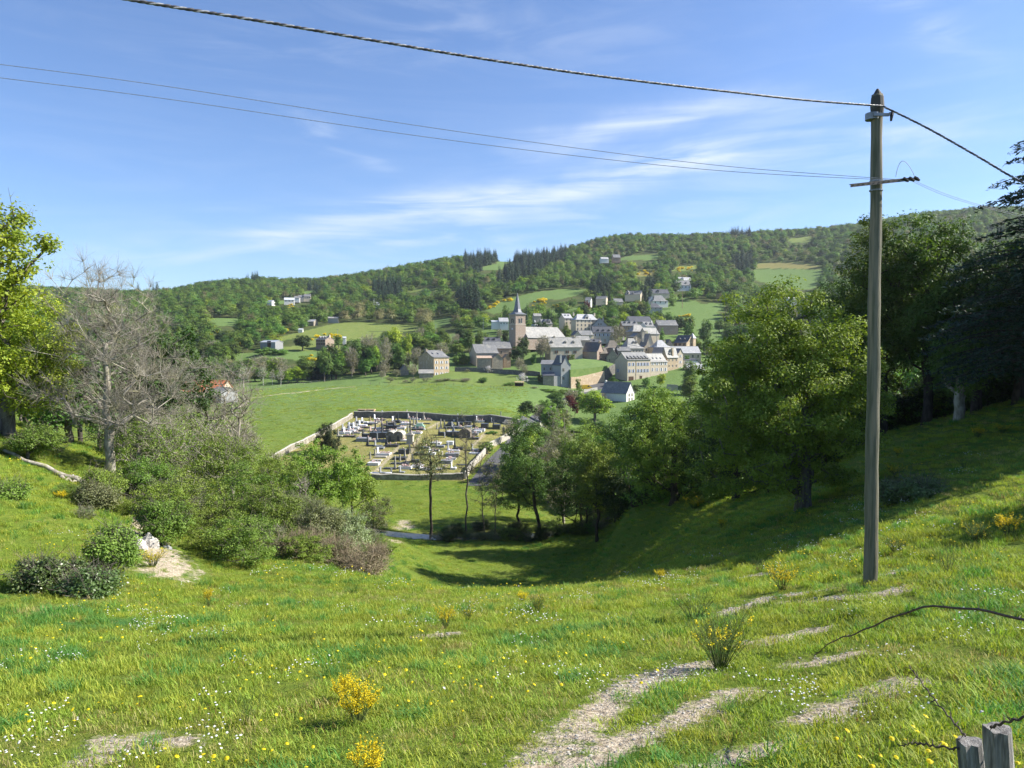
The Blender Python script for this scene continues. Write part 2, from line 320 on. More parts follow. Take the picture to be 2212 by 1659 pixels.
# open fields of the far slopes, outlined where they lie: (outline, kind)  g green, y yellowish, b brown
FIELDS = [
 (pz(Z6, (515, 690), (600, 684), (755, 686), (760, 700), (700, 735), (610, 740), (590, 715)), 'g'),
 (pz(Z8, (90, 596), (300, 545), (420, 515), (620, 465), (800, 425), (1000, 415), (1300, 428), (1560, 450), (1650, 486), (1500, 500), (1150, 500), (900, 518), (500, 560), (300, 588)), 'y'),
 (pz(Z8, (-200, 720), (60, 700), (250, 690), (620, 690), (660, 700), (640, 770), (480, 790), (250, 762), (0, 760), (-200, 800)), 'g'),
 (pz(Z8, (270, 650), (560, 640), (830, 640), (830, 680), (560, 690), (300, 690)), 'y'),
 (pz(Z8, (1700, 400), (1860, 368), (1990, 372), (1960, 400), (1850, 440), (1750, 480), (1700, 460)), 'g'),
 (pz(Z8, (1800, 565), (1900, 530), (2100, 512), (2300, 516), (2400, 540), (2300, 590), (2000, 590), (1850, 610)), 'g'),
 (pz(Z1, (230, 262), (330, 200), (470, 150), (640, 108), (800, 88), (1000, 75), (1100, 88), (1000, 130), (860, 165), (700, 165), (600, 190), (560, 250), (400, 262), (300, 290)), 'g'),
 (pz(Z1, (1740, 320), (1790, 255), (1870, 212), (2000, 202), (2230, 198), (2230, 262), (2050, 280), (1850, 300)), 'g'),
 (pz(Z1, (1660, 400), (1850, 392), (2000, 385), (2180, 392), (2200, 460), (1900, 455), (1700, 440)), 'g'),
 (pz(Z1, (1960, 500), (2230, 490), (2230, 600), (2060, 600), (1980, 560)), 'g'),
 (pz(Z7, (1770, 262), (1860, 248), (2000, 258), (2125, 272), (2125, 292), (1900, 287), (1760, 287)), 'b'),
 (pz(Z7, (1750, 292), (1960, 290), (2120, 295), (2115, 350), (2080, 400), (1960, 400), (1760, 350)), 'g'),
 (pz(Z7, (1925, 128), (2010, 116), (2070, 110), (2070, 142), (1960, 145)), 'y'),
 (pz(Z7, (1020, 232), (1090, 214), (1240, 208), (1250, 232), (1180, 240), (1030, 242)), 'g'),
 (pz(Z7, (350, 228), (450, 222), (450, 245), (400, 262), (385, 292), (240, 295), (300, 270), (352, 262)), 'g'),
 (pz(Z7, (1090, 318), (1110, 308), (1220, 300), (1226, 328), (1130, 332)), 'b'),
 (pz(Z7, (1340, 275), (1450, 270), (1460, 300), (1300, 300)), 'y'),
 (pz(Z8, (430, 610), (480, 560), (1000, 505), (1250, 505), (1200, 560), (880, 600), (740, 640), (600, 650)), 'y'),
 (pz(Z8, (380, 130), (560, 108), (640, 112), (560, 140), (400, 145)), 'g'),
 (pz(Z8, (100, 215), (420, 200), (560, 190), (560, 215), (420, 232), (250, 240), (100, 232)), 'g'),
 (pz(Z8, (1480, 110), (1620, 90), (1850, 92), (1800, 110), (1500, 130)), 'y')]
VILLAGE = [(1020, 690), (1100, 690), (1180, 672), (1330, 650), (1480, 640), (1560, 680), (1570, 850), (1500, 880), (1260, 880), (1150, 860), (860, 840), (860, 790), (900, 770), (1020, 760)]
# ------------------------------------------------------------ ground
def strokes_mask(x, y, S):
    m = np.zeros(len(x))
    for r, pts in S:
        P = [hit(*p) for p in pts]; d = segd(x, y, [(p.x, p.y) for p in P]); m = np.maximum(m, np.clip(1.25-d/r, 0, 1))
    return m
SOIL = [(.30, [(1150, 1655), (1235, 1590), (1330, 1510), (1420, 1465), (1530, 1432)]), (.34, [(1340, 1500), (1420, 1460), (1530, 1432)]), (.26, [(1225, 1659), (1380, 1595), (1480, 1550), (1610, 1490)]),
        (.20, [(1530, 1655), (1640, 1620), (1720, 1600)]), (.30, [(1750, 1560), (1850, 1510), (1950, 1470)]), (.25, [(1720, 1435), (1850, 1412)]), (.3, [(1610, 1392), (1760, 1362)]),
        (.28, [(1560, 1330), (1660, 1290), (1780, 1275)]), (.22, [(1540, 1266), (1640, 1240), (1700, 1236)]), (.26, [(1860, 1292), (1960, 1270)]), (.24, [(1890, 1246), (1960, 1232)]), (.3, [(1700, 1302), (1850, 1290)]),
        (.22, [(900, 1376), (980, 1368)]), (.28, [(190, 1640), (280, 1612), (380, 1606)]), (.22, [(230, 1600), (330, 1590)])]
PATH = [(1.25, [(308, 1158), (330, 1180), (352, 1200), (372, 1222), (352, 1236)]), (.5, [(300, 1085), (296, 1110), (305, 1140)])]
LUSH = [(1.4, [(0, 1335), (90, 1325)]), (1.2, [(180, 1345), (300, 1350)]), (.8, [(400, 1345), (440, 1348)]), (.8, [(590, 1308), (660, 1312)]), (.9, [(40, 1420), (80, 1425)]), (.6, [(1180, 1385), (1300, 1360)]), (1.2, [(1520, 1180), (1700, 1120)]), (1.0, [(1880, 1120), (1700, 1160)])]
def build_ground():
    NR, NC = 760, 620
    Yr = np.exp(np.linspace(math.log(2.2), math.log(2650), NR))-Y0-.4; Yr = np.concatenate([np.linspace(Yr[0], Yr[0], 0), Yr])
    t = np.linspace(-1, 1, NC); u = np.sign(t)*(np.abs(t)*.78+.62*np.abs(t)**4)
    yy, uu = np.meshgrid(Yr, u, indexing='ij'); xx = uu*(yy+Y0+.5); x = xx.ravel(); y = yy.ravel(); z = ground(x, y)
    px, py = proj(np.stack([x, y, z], 1)); near = (y > 2.5) & (y < 60)
    soil = np.zeros(len(x)); lush = soil.copy(); path = soil.copy(); dry = soil.copy(); fo = soil.copy(); br = soil.copy()
    i = np.where(near)[0]; soil[i] = strokes_mask(x[i], y[i], [(r*1.25, q) for r, q in SOIL]); lush[i] = strokes_mask(x[i], y[i], LUSH)
    path[i] = strokes_mask(x[i], y[i], PATH)
    far = y > 225; inf = np.zeros(len(x), bool)
    for poly, k in FIELDS:
        m = inpoly(px, py, poly) & far; inf |= m
        if k == 'y': dry[m] = .55
        if k == 'b': dry[m] = .9; br[m] = .5
    m = far & ~inf & (y > 395) & ~inpoly(px, py, VILLAGE); fo[m] = 1
    cem = [(760, 890), (1125, 910), (1000, 1040), (540, 1030)]; m = inpoly(px, py, cem) & (y > 120) & (y < 240); dry[m] = 1.0; br[m] = .25; path[m] = .33; CEM = m
    m = (y > 340) & (y < 420) & inpoly(px, py, [(820, 800), (1100, 800), (1170, 850), (850, 850)]); dry[m] = .35
    road = segd(x, y, [(p.x, p.y) for p in (hit(520, 862, 220, 330), hit(600, 852, 240, 340), hit(690, 842, 250, 360), hit(760, 836, 260, 400))])
    path = np.maximum(path, np.clip(2.0-road/1.1, 0, 1)*(y > 200))
    # paths of the graveyard and the beach by the ford
    gp = [(Z4(960, 1560), Z4(1480, 1000)), (Z4(600, 780), Z4(1200, 380)), (Z4(200, 620), Z4(560, 430)), (Z4(1640, 1400), Z4(1950, 760)), (Z5(500, 1340), Z5(850, 960)), (Z5(1100, 900), Z5(1350, 640)), (Z5(200, 540), Z5(420, 420)), (Z4(1500, 620), Z4(1760, 450))]
    for a, b in gp:
        A, B = hit(*a, 120, 260), hit(*b, 120, 260); d = segd(x, y, [(A.x, A.y), (B.x, B.y)]); path = np.maximum(path, np.clip(1.2-d/1.1, 0, 1)*.75*CEM)
    for (a, b, r) in ((868, 1140, 1.6), (872, 1128, 1.3), (850, 1168, 1.5), (880, 1137, 1.5)):
        P = hit(a, b, 90, 130); path = np.maximum(path, np.clip(1.5-np.hypot(x-P.x, (y-P.y)*.8)/r, 0, 1))
    mi = np.clip(1.4-segd(x, y, RIV)/3.0, 0, 1)*.8; br = np.maximum(br, mi); dry[(y > 112) & (y < 122)] += .12
    faces = np.arange(NR*NC).reshape(NR, NC); F = np.stack([faces[:-1, :-1], faces[:-1, 1:], faces[1:, 1:], faces[1:, :-1]], -1).reshape(-1, 4)
    c1 = np.stack([np.maximum(soil*.98, path), lush, np.clip(dry, 0, 1), np.ones(len(x))], 1); c2 = np.stack([fo, br, path, np.ones(len(x))], 1)
    m = bpy.data.materials.new('grassland'); m.use_nodes = True; T = m.node_tree; T.nodes.clear()
    o = N(T, 'ShaderNodeOutputMaterial'); b = N(T, 'ShaderNodeBsdfPrincipled'); b.inputs['Roughness'].default_value = .95; b.inputs['Specular IOR Level'].default_value = .05; T.links.new(b.outputs[0], o.inputs[0])
    g = N(T, 'ShaderNodeNewGeometry')
    def noise(s, d=5, r=.6, st=None):
        n = N(T, 'ShaderNodeTexNoise'); n.inputs['Scale'].default_value = s; n.inputs['Detail'].default_value = d; n.inputs['Roughness'].default_value = r
        if st:
            mp = N(T, 'ShaderNodeMapping'); mp.inputs['Scale'].default_value = st; T.links.new(g.outputs['Position'], mp.inputs[0]); T.links.new(mp.outputs[0], n.inputs[0])
        else: T.links.new(g.outputs['Position'], n.inputs[0])
        return n.outputs[0]
    def ramp(f, lo, hi, a=0, bb=1):
        r = N(T, 'ShaderNodeMapRange', interpolation_type='SMOOTHSTEP'); T.links.new(f, r.inputs[0]); r.inputs[1].default_value = lo; r.inputs[2].default_value = hi; r.inputs[3].default_value = a; r.inputs[4].default_value = bb; return r.outputs[0]
    def mix(f, a, bb):
        x_ = N(T, 'ShaderNodeMix', data_type='RGBA'); T.links.new(f, x_.inputs[0])
        for i_, c in ((6, a), (7, bb)):
            if isinstance(c, tuple): x_.inputs[i_].default_value = (*c, 1)
            else: T.links.new(c, x_.inputs[i_])
        return x_.outputs[2]
    def M(op, a, bb):
        n = N(T, 'ShaderNodeMath', operation=op)
        for i_, c in enumerate((a, bb)):
            if isinstance(c, (int, float)): n.inputs[i_].default_value = c
            else: T.links.new(c, n.inputs[i_])
        return n.outputs[0]
    a1 = N(T, 'ShaderNodeAttribute', attribute_name='cova'); s1 = N(T, 'ShaderNodeSeparateColor'); T.links.new(a1.outputs['Color'], s1.inputs[0])
    a2 = N(T, 'ShaderNodeAttribute', attribute_name='covb'); s2 = N(T, 'ShaderNodeSeparateColor'); T.links.new(a2.outputs['Color'], s2.inputs[0])
    base = mix(ramp(noise(.35, 6), .35, .65), (.125, .175, .024), (.185, .220, .038))
    base = mix(ramp(noise(3.5, 5, .7), .3, .75), base, (.09, .145, .02))
    base = mix(ramp(noise(.05, 4, .6), .45, .7, 0, .55), base, (.15, .19, .045))
    base = mix(M('MULTIPLY', s1.outputs[1], ramp(noise(.9, 4), .3, .6)), base, (.06, .155, .04))
    base = mix(M('MULTIPLY', s1.outputs[2], ramp(noise(.25, 6, .7), .25, .7)), base, (.30, .27, .085))
    base = mix(s2.outputs[1], base, (.20, .15, .07))
    base = mix(s2.outputs[0], base, mix(ramp(noise(.08, 4), .35, .65), (.05, .075, .022), (.09, .10, .035)))
    gy = N(T, 'ShaderNodeSeparateXYZ'); T.links.new(g.outputs['Position'], gy.inputs[0])
    farf = M('MULTIPLY', ramp(gy.outputs[1], 120, 300), M('SUBTRACT', 1.0, M('MAXIMUM', s2.outputs[0], s1.outputs[2])))
    base = mix(M('MULTIPLY', farf, .75), base, mix(ramp(noise(1.0, 7, .75, (.35, 1.6, 1)), .35, .65), (.085, .155, .045), (.155, .225, .085)))
    sandc = mix(ramp(noise(14, 4, .7), .4, .65), (.56, .475, .36), (.27, .215, .15))
    sm = ramp(M('ADD', s1.outputs[0], M('MULTIPLY', M('SUBTRACT', noise(2.6, 8, .8), .5), 3.6)), .42, .92)
    base = mix(sm, base, sandc)
    T.links.new(base, b.inputs['Base Color'])
    bn = N(T, 'ShaderNodeBump'); bn.inputs['Distance'].default_value = .06; T.links.new(noise(9, 6, .75), bn.inputs['Height']); 
    bn2 = N(T, 'ShaderNodeBump'); bn2.inputs['Distance'].default_value = .35; bn2.inputs['Strength'].default_value = .8; T.links.new(noise(1.1, 6, .7), bn2.inputs['Height']); T.links.new(bn.outputs[0], bn2.inputs['Normal'])
    T.links.new(bn2.outputs[0], b.inputs['Normal'])
    me = mesh('ground', np.stack([x, y, z], 1), F, [m], attrs={'cova': ('POINT', 'FLOAT_COLOR', c1), 'covb': ('POINT', 'FLOAT_COLOR', c2)}, smooth=True)
    return tag(link('ground', me), 'grassy valley slopes with meadows, bare sandy patches and fields', 'ground', kind='structure')
GROUND = build_ground()
print('ground', time.time()-T0)
# ------------------------------------------------------------ plants
def rnd(seed): return np.random.default_rng(seed)
def unit(v): return v/np.maximum(np.linalg.norm(v, axis=-1, keepdims=True), 1e-9)
def cards(P, Nrm, size, rng, asp=.62, fold=0.0):
    """small pointed leaves: one quad each, centred on P, facing Nrm"""
    n = len(P); a = unit(rng.normal(size=(n, 3))); t = unit(np.cross(Nrm, a)); b = np.cross(Nrm, t)
    s = np.asarray(size).reshape(-1, 1)*np.ones((n, 1))
    V = np.stack([P-t*s*.5, P+b*s*.5*asp+t*s*.08, P+t*s*.5, P-b*s*.5*asp+t*s*.08], 1).reshape(-1, 3)
    return V, np.arange(n*4).reshape(n, 4)
def leafmesh(name, P, size, rng, m, up=.55, asp=.62, vbase=None, cen=None, outw=.5):
    Nn = rng.normal(size=P.shape); Nn = unit(Nn); Nn[:, 2] = np.abs(Nn[:, 2])+up
    if cen is not None: Nn = Nn+unit(P-cen)*outw
    V, F = cards(P, unit(Nn), size, rng, asp)
    v = rng.random(len(P)) if vbase is None else np.clip(vbase+rng.normal(size=len(P))*.22, 0, 1)
    return mesh(name, V, F, [m], attrs={'v': ('FACE', 'FLOAT', v)})
class Wood:
    def __init__(s): s.V = []; s.F = []; s.n = 0
    def tube(s, pts, rad, n=5):
        pts = np.asarray(pts, float); k = len(pts); d = np.gradient(pts, axis=0); d = unit(d)
        ref = np.where(np.abs(d[:, 2:3]) < .9, np.array([[0, 0, 1.]]), np.array([[1., 0, 0]])); u = unit(np.cross(d, ref)); w_ = np.cross(d, u)
        for i in range(1, k):           # keep rings aligned
            u[i] = unit(u[i-1]-d[i]*np.dot(u[i-1], d[i])); w_[i] = np.cross(d[i], u[i])
        a = np.arange(n)*2*pi/n; rad = np.broadcast_to(rad, (k,))
        V = pts[:, None]+(u[:, None]*np.cos(a)[None, :, None]+w_[:, None]*np.sin(a)[None, :, None])*rad[:, None, None]
        ii = np.arange(k-1)[:, None]*n; j = np.arange(n)[None]; j2 = (j+1) % n
        F = np.stack([ii+j, ii+j2, ii+n+j2, ii+n+j], -1).reshape(-1, 4)+s.n
        s.V.append(V.reshape(-1, 3)); s.F.append(F); s.n += k*n
    def mesh(s, name, m): return mesh(name, np.concatenate(s.V), np.concatenate(s.F), [m], smooth=True)
def lobe_points(rng, lobes, n, shell=.35):
    w_ = np.array([l[3]*l[4]*l[5] for l in lobes])**.8; w_ /= w_.sum(); pick = rng.choice(len(lobes), n, p=w_); L = np.array(lobes)[pick]
    d = unit(rng.normal(size=(n, 3))); r = rng.random(n)**shell
    return L[:, :3]+d*L[:, 3:6]*r[:, None]
def grow(rng, C, trunk, rt, tip=.02, jit=.12, minz=None, bias=.35):
    """skeleton: every clump centre joins the nearest older wood; radii follow the clumps carried"""
    nodes = [np.array(p, float) for p in trunk]; par = [-1]+list(range(len(trunk)-1)); chains = []
    order = np.argsort(np.min(np.linalg.norm(C[:, None]-np.array(trunk)[None], axis=2), axis=1))
    for ci in order:
        c = C[ci]; A = np.array(nodes); dv = c-A; dist = np.linalg.norm(dv, axis=1)
        cost = dist+np.maximum(0, A[:, 2]-c[2]+dist*bias)*1.3
        k0 = 1 if len(trunk) > 2 else 0
        k = int(np.argmin(cost[k0:]))+k0; L = dist[k]; m = max(1, int(L/.9)) if L < 6 else 6
        chain = [k]; side = rng.normal(size=3)*jit*L
        for j in range(1, m+1):
            t = j/m; p = A[k]+dv[k]*t+side*math.sin(pi*t)+np.array([0, 0, 1])*(-.10*L*math.sin(pi*t) if c[2] > A[k][2] else .1*L*math.sin(pi*t)); 
            if j == m: p = c
            nodes.append(p+rng.normal(size=3)*.03*L*(j < m)); par.append(chain[-1]); chain.append(len(nodes)-1)
        chains.append(chain)
    n = len(nodes); w_ = np.zeros(n)
    for ch in chains: w_[ch[-1]] += 1
    for i in range(n-1, 0, -1): w_[par[i]] += w_[i]
    r = np.maximum(tip, rt*np.sqrt(w_/max(1, w_[0])))
    return nodes, par, chains, r
def tree_parts(seed, H, lobes, nc, per, leaf, rt, mleaf, mbark, tz=.55, clump=.8, tip=.02, twigs=0, twl=.7, twr=.009, lean=(0, 0), flat=.6, sides=6, up=.35, outw=.9, crown_n=False, stems=None, shell=.35, asp=.62, jit=.12, droop=0):
    rng = rnd(seed); lobes = [(a*H, b*H, c*H, d*H, e*H, f*H) for a, b, c, d, e, f in lobes]
    C = lobe_points(rng, lobes, nc, shell); C = C[C[:, 2] > .06*H]; W = Wood(); groups = [C] if not stems else [C[k::len(stems)] for k in range(len(stems))]
    for gi, Cg in enumerate(groups):
        bx, by, lx, ly = stems[gi] if stems else (0, 0, *lean)
        K = 9; T = [(bx+lx*H*tz*(k/K)**1.2+rng.normal()*.006*H*(k > 0), by+ly*H*tz*(k/K)**1.2+rng.normal()*.006*H*(k > 0), H*tz*k/K-.35*(k == 0)) for k in range(K+1)]
        nodes, par, chains, r = grow(rng, Cg, T, rt/(len(groups)**.5), tip, jit)
        rr = np.maximum(r[:K+1], rt*.35*(1-np.arange(K+1)/K*.7)); rr[0] = rr[1]*1.35; W.tube(nodes[:K+1], rr, sides+2)
        for ch in chains:
            W.tube([nodes[i] for i in ch], [min(r[i], r[ch[1]]*1.15) for i in ch], sides if r[ch[1]] > .05 else 4)
        if twigs:
            for ch in chains:
                c = nodes[ch[-1]]; d0 = unit(c-nodes[ch[-2]])
                for _ in range(twigs):
                    t0 = rng.random(); s = c if len(ch) < 3 or rng.random() < .5 else nodes[ch[-2]]*(1-t0)+c*t0
                    d = unit(d0+rng.normal(size=3)*.75+np.array([0, 0, .25-droop])); L = twl*(.5+rng.random()); m1 = s+d*L*.5+rng.normal(size=3)*.08*L; m2 = s+d*L+np.array([0, 0, .1*L])+rng.normal(size=3)*.12*L
                    W.tube([s, m1, m2], [twr*1.3, twr, twr*.5], 3)
                    if rng.random() < .7:
                        e = m1+unit(d+rng.normal(size=3)*.8)*L*.5; W.tube([m1, e], [twr*.8, twr*.4], 3)
    wood = W.mesh('wood', mbark)
    lv = None
    if per:
        cid = np.repeat(np.arange(len(C)), per); P = rng.normal(size=(len(cid), 3)); P = unit(P)*(rng.random((len(cid), 1))**.45)
        sz = clump*(.6+.8*rng.random(len(C)))[cid]; P = C[cid]+P*sz[:, None]*np.array([1, 1, flat])
        cv = (rng.random(len(C))*.8+.1)[cid]; cen = np.array([0, 0, H*.42])
        lv = leafmesh('leaves', P, leaf*(.7+.6*rng.random(len(P))), rng, mleaf, up=up, vbase=cv, cen=(cen+(C[cid]-cen)*.35 if crown_n else C[cid]), outw=outw, asp=asp)
    return wood, lv
def conifer_parts(seed, H, rb, mleaf, mbark, per=26, layers=22, size=.5, trunk=.25, bare=.1):
    rng = rnd(seed); W = Wood(); W.tube([(0, 0, -.4), (0, 0, H*.5), (0, 0, H*.98)], [trunk, trunk*.6, .04], 6); PP = []; NN = []; SS = []
    for i in range(layers):
        t = i/(layers-1); z = H*(bare+(1-bare)*t); Rr = rb*(1-t)**.85*(.82+.36*rng.random())+.15; nb = max(4, int(10*(1-t)+4))
        for k in range(nb):
            a = 2*pi*(k+rng.random()*.7)/nb+i; Lb = Rr*(.75+.5*rng.random()); m = max(3, int(per*Lb/rb))
            s = rng.random(m)**.7; p = np.stack([np.cos(a)*s*Lb+rng.normal(size=m)*.10*Lb, np.sin(a)*s*Lb+rng.normal(size=m)*.10*Lb, z-.28*s*Lb-.10*Lb*s*s+rng.normal(size=m)*.05*H/layers*2], 1)
            PP.append(p); NN.append(np.tile([np.cos(a)*.5, np.sin(a)*.5, .8], (m, 1))+rng.normal(size=(m, 3))*.35); SS.append(size*(.6+.5*rng.random(m))*(.5+.6*(1-t)))
    P = np.concatenate(PP); V, F = cards(P, unit(np.concatenate(NN)), np.concatenate(SS), rng, .45)
    return W.mesh('wood', mbark), mesh('leaves', V, F, [mleaf], attrs={'v': ('FACE', 'FLOAT', rng.random(len(P)))})
BARK = mat('bark', (.085, .070, .052), (.19, .17, .14), 4, .95, stretch=(1, 1, .25), bump=.02)
BARKD = mat('dark_bark', (.035, .028, .022), (.085, .07, .055), 5, .95, stretch=(1, 1, .25))
BARKG = mat('grey_lichen_bark', (.19, .165, .13), (.40, .37, .31), 5, .95, stretch=(1, 1, .4), c3=(.27, .26, .13))
BARKW = mat('pale_birch_bark', (.38, .36, .32), (.6, .58, .54), 6, .9)
L_OAK = leafmat('oak_leaves', (.145, .22, .024), (.29, .37, .05))
L_OAKR = leafmat('riverside_leaves', (.105, .17, .022), (.21, .285, .04))
L_FRESH = leafmat('fresh_leaves', (.17, .28, .02), (.33, .42, .045), tcol=(1.5, 1.4, .5))
L_MIDN = leafmat('dark_oak_leaves', (.055, .10, .018), (.12, .175, .03))
L_MID = leafmat('mid_green_leaves', (.075, .145, .022), (.155, .24, .042), randv=.28, randh=.025)
L_DARK = leafmat('dark_leaves', (.032, .062, .014), (.07, .115, .024), randv=.2)
L_GREY = leafmat('grey_green_leaves', (.12, .145, .065), (.20, .22, .10), randv=.2)
L_BUD = leafmat('opening_buds', (.17, .17, .075), (.26, .25, .11), trans=.3, tcol=(1.2, 1.2, .8))
L_CON = leafmat('conifer_needles', (.02, .044, .022), (.042, .078, .034), trans=.12, randv=.25)
L_CED = leafmat('cedar_needles', (.022, .048, .032), (.045, .085, .05), trans=.12)
L_YEW = leafmat('yew_needles', (.022, .036, .012), (.05, .068, .02), trans=.12)
L_BRAM = leafmat('bramble_leaves', (.09, .15, .035), (.18, .25, .07), spec=.6, rough=.4)
L_SHR = leafmat('hawthorn_leaves', (.12, .19, .028), (.22, .30, .05))
L_WILL = leafmat('silvery_leaves', (.20, .25, .11), (.36, .40, .22))
L_DRY = leafmat('dry_twigs', (.19, .15, .09), (.30, .25, .16), trans=.15, tcol=(1, 1, 1))
L_YEL = leafmat('broom_flowers', (.66, .52, .008), (.82, .66, .015), trans=.3, tcol=(1.15, 1.15, .5), randv=.1, randh=.005)
L_BLOS = leafmat('blossom', (.45, .42, .40), (.75, .72, .70), trans=.3, tcol=(1.1, 1.1, 1.1))
L_RED = leafmat('copper_leaves', (.10, .025, .02), (.17, .05, .035), trans=.3, tcol=(1.4, .8, .6))
BROAD = [(0, 0, .60, .34, .34, .34), (.16, .05, .48, .24, .22, .22), (-.17, -.04, .50, .22, .24, .23), (0, -.14, .72, .2, .2, .2), (.05, .15, .42, .24, .2, .2)]
TALL = [(0, 0, .62, .20, .20, .34), (.07, .03, .45, .16, .15, .2), (-.07, -.03, .55, .15, .16, .24), (0, 0, .84, .12, .12, .14)]
LOW = [(0, 0, .45, .52, .50, .42), (.28, .05, .36, .34, .32, .30), (-.28, -.06, .38, .34, .33, .30), (0, .2, .6, .26, .26, .26)]
def tree_thing(kind, parts, names=('trunk', 'crown'), loc=(0, 0, 0)):
    o = bpy.data.objects.new(kind, None); col.objects.link(o); o.location = loc
    link(names[0], parts[0], o)
    if parts[1] is not None: link(names[1], parts[1], o)
    return o
# prototypes for the middle distance (5k leaf faces) and the far woods (about 700)
def protos_mid():
    P = {}
    P['broad'] = [tree_parts(11+k, 10, BROAD, 120, 34, .55, .30, L_MID, BARK, clump=1.15, tip=.05, sides=4, crown_n=True, outw=1.3, up=.2) for k in range(3)]
    P['tall'] = [tree_parts(21+k, 12, TALL, 110, 34, .5, .25, L_MID, BARK, clump=1.05, tip=.05, sides=4, crown_n=True, outw=1.3, up=.2) for k in range(2)]
    P['dark'] = [tree_parts(31, 10, BROAD, 120, 36, .55, .30, L_DARK, BARKD, clump=1.15, tip=.05, sides=4, crown_n=True, outw=1.3, up=.2)]
    P['grey'] = [tree_parts(41+k, 9, BROAD, 110, 12, .30, .22, L_BUD, BARKG, clump=1.0, tip=.035, twigs=4, twl=1.0, twr=.025, sides=4) for k in range(2)]
    P['fresh'] = [tree_parts(51, 10, BROAD, 120, 34, .5, .3, L_FRESH, BARK, clump=1.1, tip=.05, sides=4)]
    P['bush'] = [tree_parts(61+k, 5, LOW, 60, 40, .42, .12, L_MID, BARK, clump=.8, tip=.03, sides=3, tz=.3) for k in range(2)]
    P['conifer'] = [conifer_parts(71+k, 16, 3.4, L_CON, BARKD, size=1.0) for k in range(2)]
    P['blossom'] = [tree_parts(81, 5, LOW, 60, 22, .28, .1, L_BLOS, BARKG, clump=.7, tip=.03, sides=3, tz=.35)]
    P['copper'] = [tree_parts(85, 6, BROAD, 60, 30, .4, .12, L_RED, BARKD, clump=.8, tip=.03, sides=3, tz=.35)]
    P['orchard'] = [tree_parts(91+k, 4.2, BROAD, 55, 14, .24, .10, L_GREY, BARKG, clump=.55, tip=.025, twigs=3, twl=.5, twr=.02, sides=3, tz=.4) for k in range(2)]
    P['birch'] = [tree_parts(95+k, 12, TALL, 90, 14, .26, .14, L_BUD, BARKW, clump=.8, tip=.03, twigs=3, twl=.9, twr=.02, sides=4) for k in range(2)]
    return P
PM = protos_mid()
def lowpoly(parts, seed, per, size, nc=46, lobes=BROAD, H=10, ml=L_MID, clump=1.7):
    return tree_parts(seed, H, lobes, nc, per, size, .28, ml, BARK, clump=clump, tip=.08, sides=3, tz=.5, crown_n=True, outw=1.7, up=.15)[1]
def far_protos():
    out = []
    def add(me, nm): o = bpy.data.objects.new(nm, me); out.append(o)
    for k in range(3): add(lowpoly(0, 101+k, 20, .85), 'wood_a_broad_%d' % k)
    for k in range(2): add(lowpoly(0, 111+k, 20, .8, lobes=TALL, H=12, clump=1.5), 'wood_b_tall_%d' % k)
    add(lowpoly(0, 121, 20, .85, ml=L_DARK), 'wood_c_dark'); add(lowpoly(0, 122, 18, .7, ml=L_BUD), 'wood_d_budding'); add(lowpoly(0, 123, 20, .8, ml=L_FRESH), 'wood_e_fresh')
    for k in range(2): add(conifer_parts(131+k, 16, 3.6, L_CON, BARKD, per=11, layers=15, size=1.7)[1], 'wood_f_conifer_%d' % k)
    return out
print('protos', time.time()-T0)
# ------------------------------------------------------------ woods on the far slopes
CONIF = [pz(Z7, (150, 215), (200, 175), (300, 160), (355, 215), (350, 285), (200, 290)), pz(Z7, (380, 290), (430, 240), (480, 200), (600, 200), (680, 170), (735, 170), (730, 245), (600, 290), (480, 350), (380, 380), (340, 350)),
         pz(Z7, (1600, 110), (1640, 70), (1740, 70), (1740, 120)), pz(Z7, (1680, 200), (1740, 190), (1760, 260), (1740, 310), (1660, 310), (1630, 250)), pz(Z8, (1130, 60), (1250, 20), (1430, 50), (1420, 190), (1150, 200)),
         pz(Z7, (860, 380), (960, 340), (970, 430), (870, 450)), pz(Z8, (1980, 160), (2130, 90), (2160, 310), (1980, 320)), pz(Z7, (140, 430), (250, 420), (250, 530), (150, 530)), pz(Z7, (1120, 350), (1210, 340), (1210, 430), (1130, 430)),
         pz(Z8, (520, 60), (640, 50), (640, 150), (520, 150)), pz(Z6, (800, 400), (880, 395), (880, 440), (800, 440)), pz(Z6, (60, 480), (210, 480), (210, 520), (60, 520))]
GREYP = [pz(Z8, (860, 240), (1080, 240), (1080, 390), (860, 390)), pz(Z8, (1560, 330), (1720, 330), (1720, 460), (1560, 460)), pz(Z6, (520, 640), (620, 640), (620, 690), (520, 690)), pz(Z8, (1150, 320), (1350, 320), (1350, 420), (1180, 420))]
YELP = [pz(Z6, (500, 700), (600, 700), (600, 800), (510, 800)), pz(Z7, (1300, 280), (1460, 280), (1460, 310), (1300, 310)), pz(Z8, (600, 400), (760, 400), (600, 470)), pz(Z8, (140, 520), (330, 500), (250, 570), (130, 580)),
        pz(Z8, (500, 540), (880, 530), (880, 570), (560, 600)), pz(Z1, (620, 160), (760, 160), (860, 190), (860, 240), (740, 250), (620, 220)), pz(Z1, (1830, 310), (1960, 310), (1960, 360), (1830, 360)), pz(Z7, (1090, 300), (1220, 300), (1220, 330), (1110, 330)),
        pz(Z8, (320, 240), (380, 240), (380, 300), (320, 300)), pz(Z6, (560, 860), (760, 850), (740, 890), (570, 895)), pz(Z1, (190, 250), (460, 150), (460, 175), (240, 275)), pz(Z8, (530, 740), (600, 740), (590, 790), (530, 790))]
HOUSE_WIN = []                 # outlines kept clear of trees standing before a house: filled by the house list
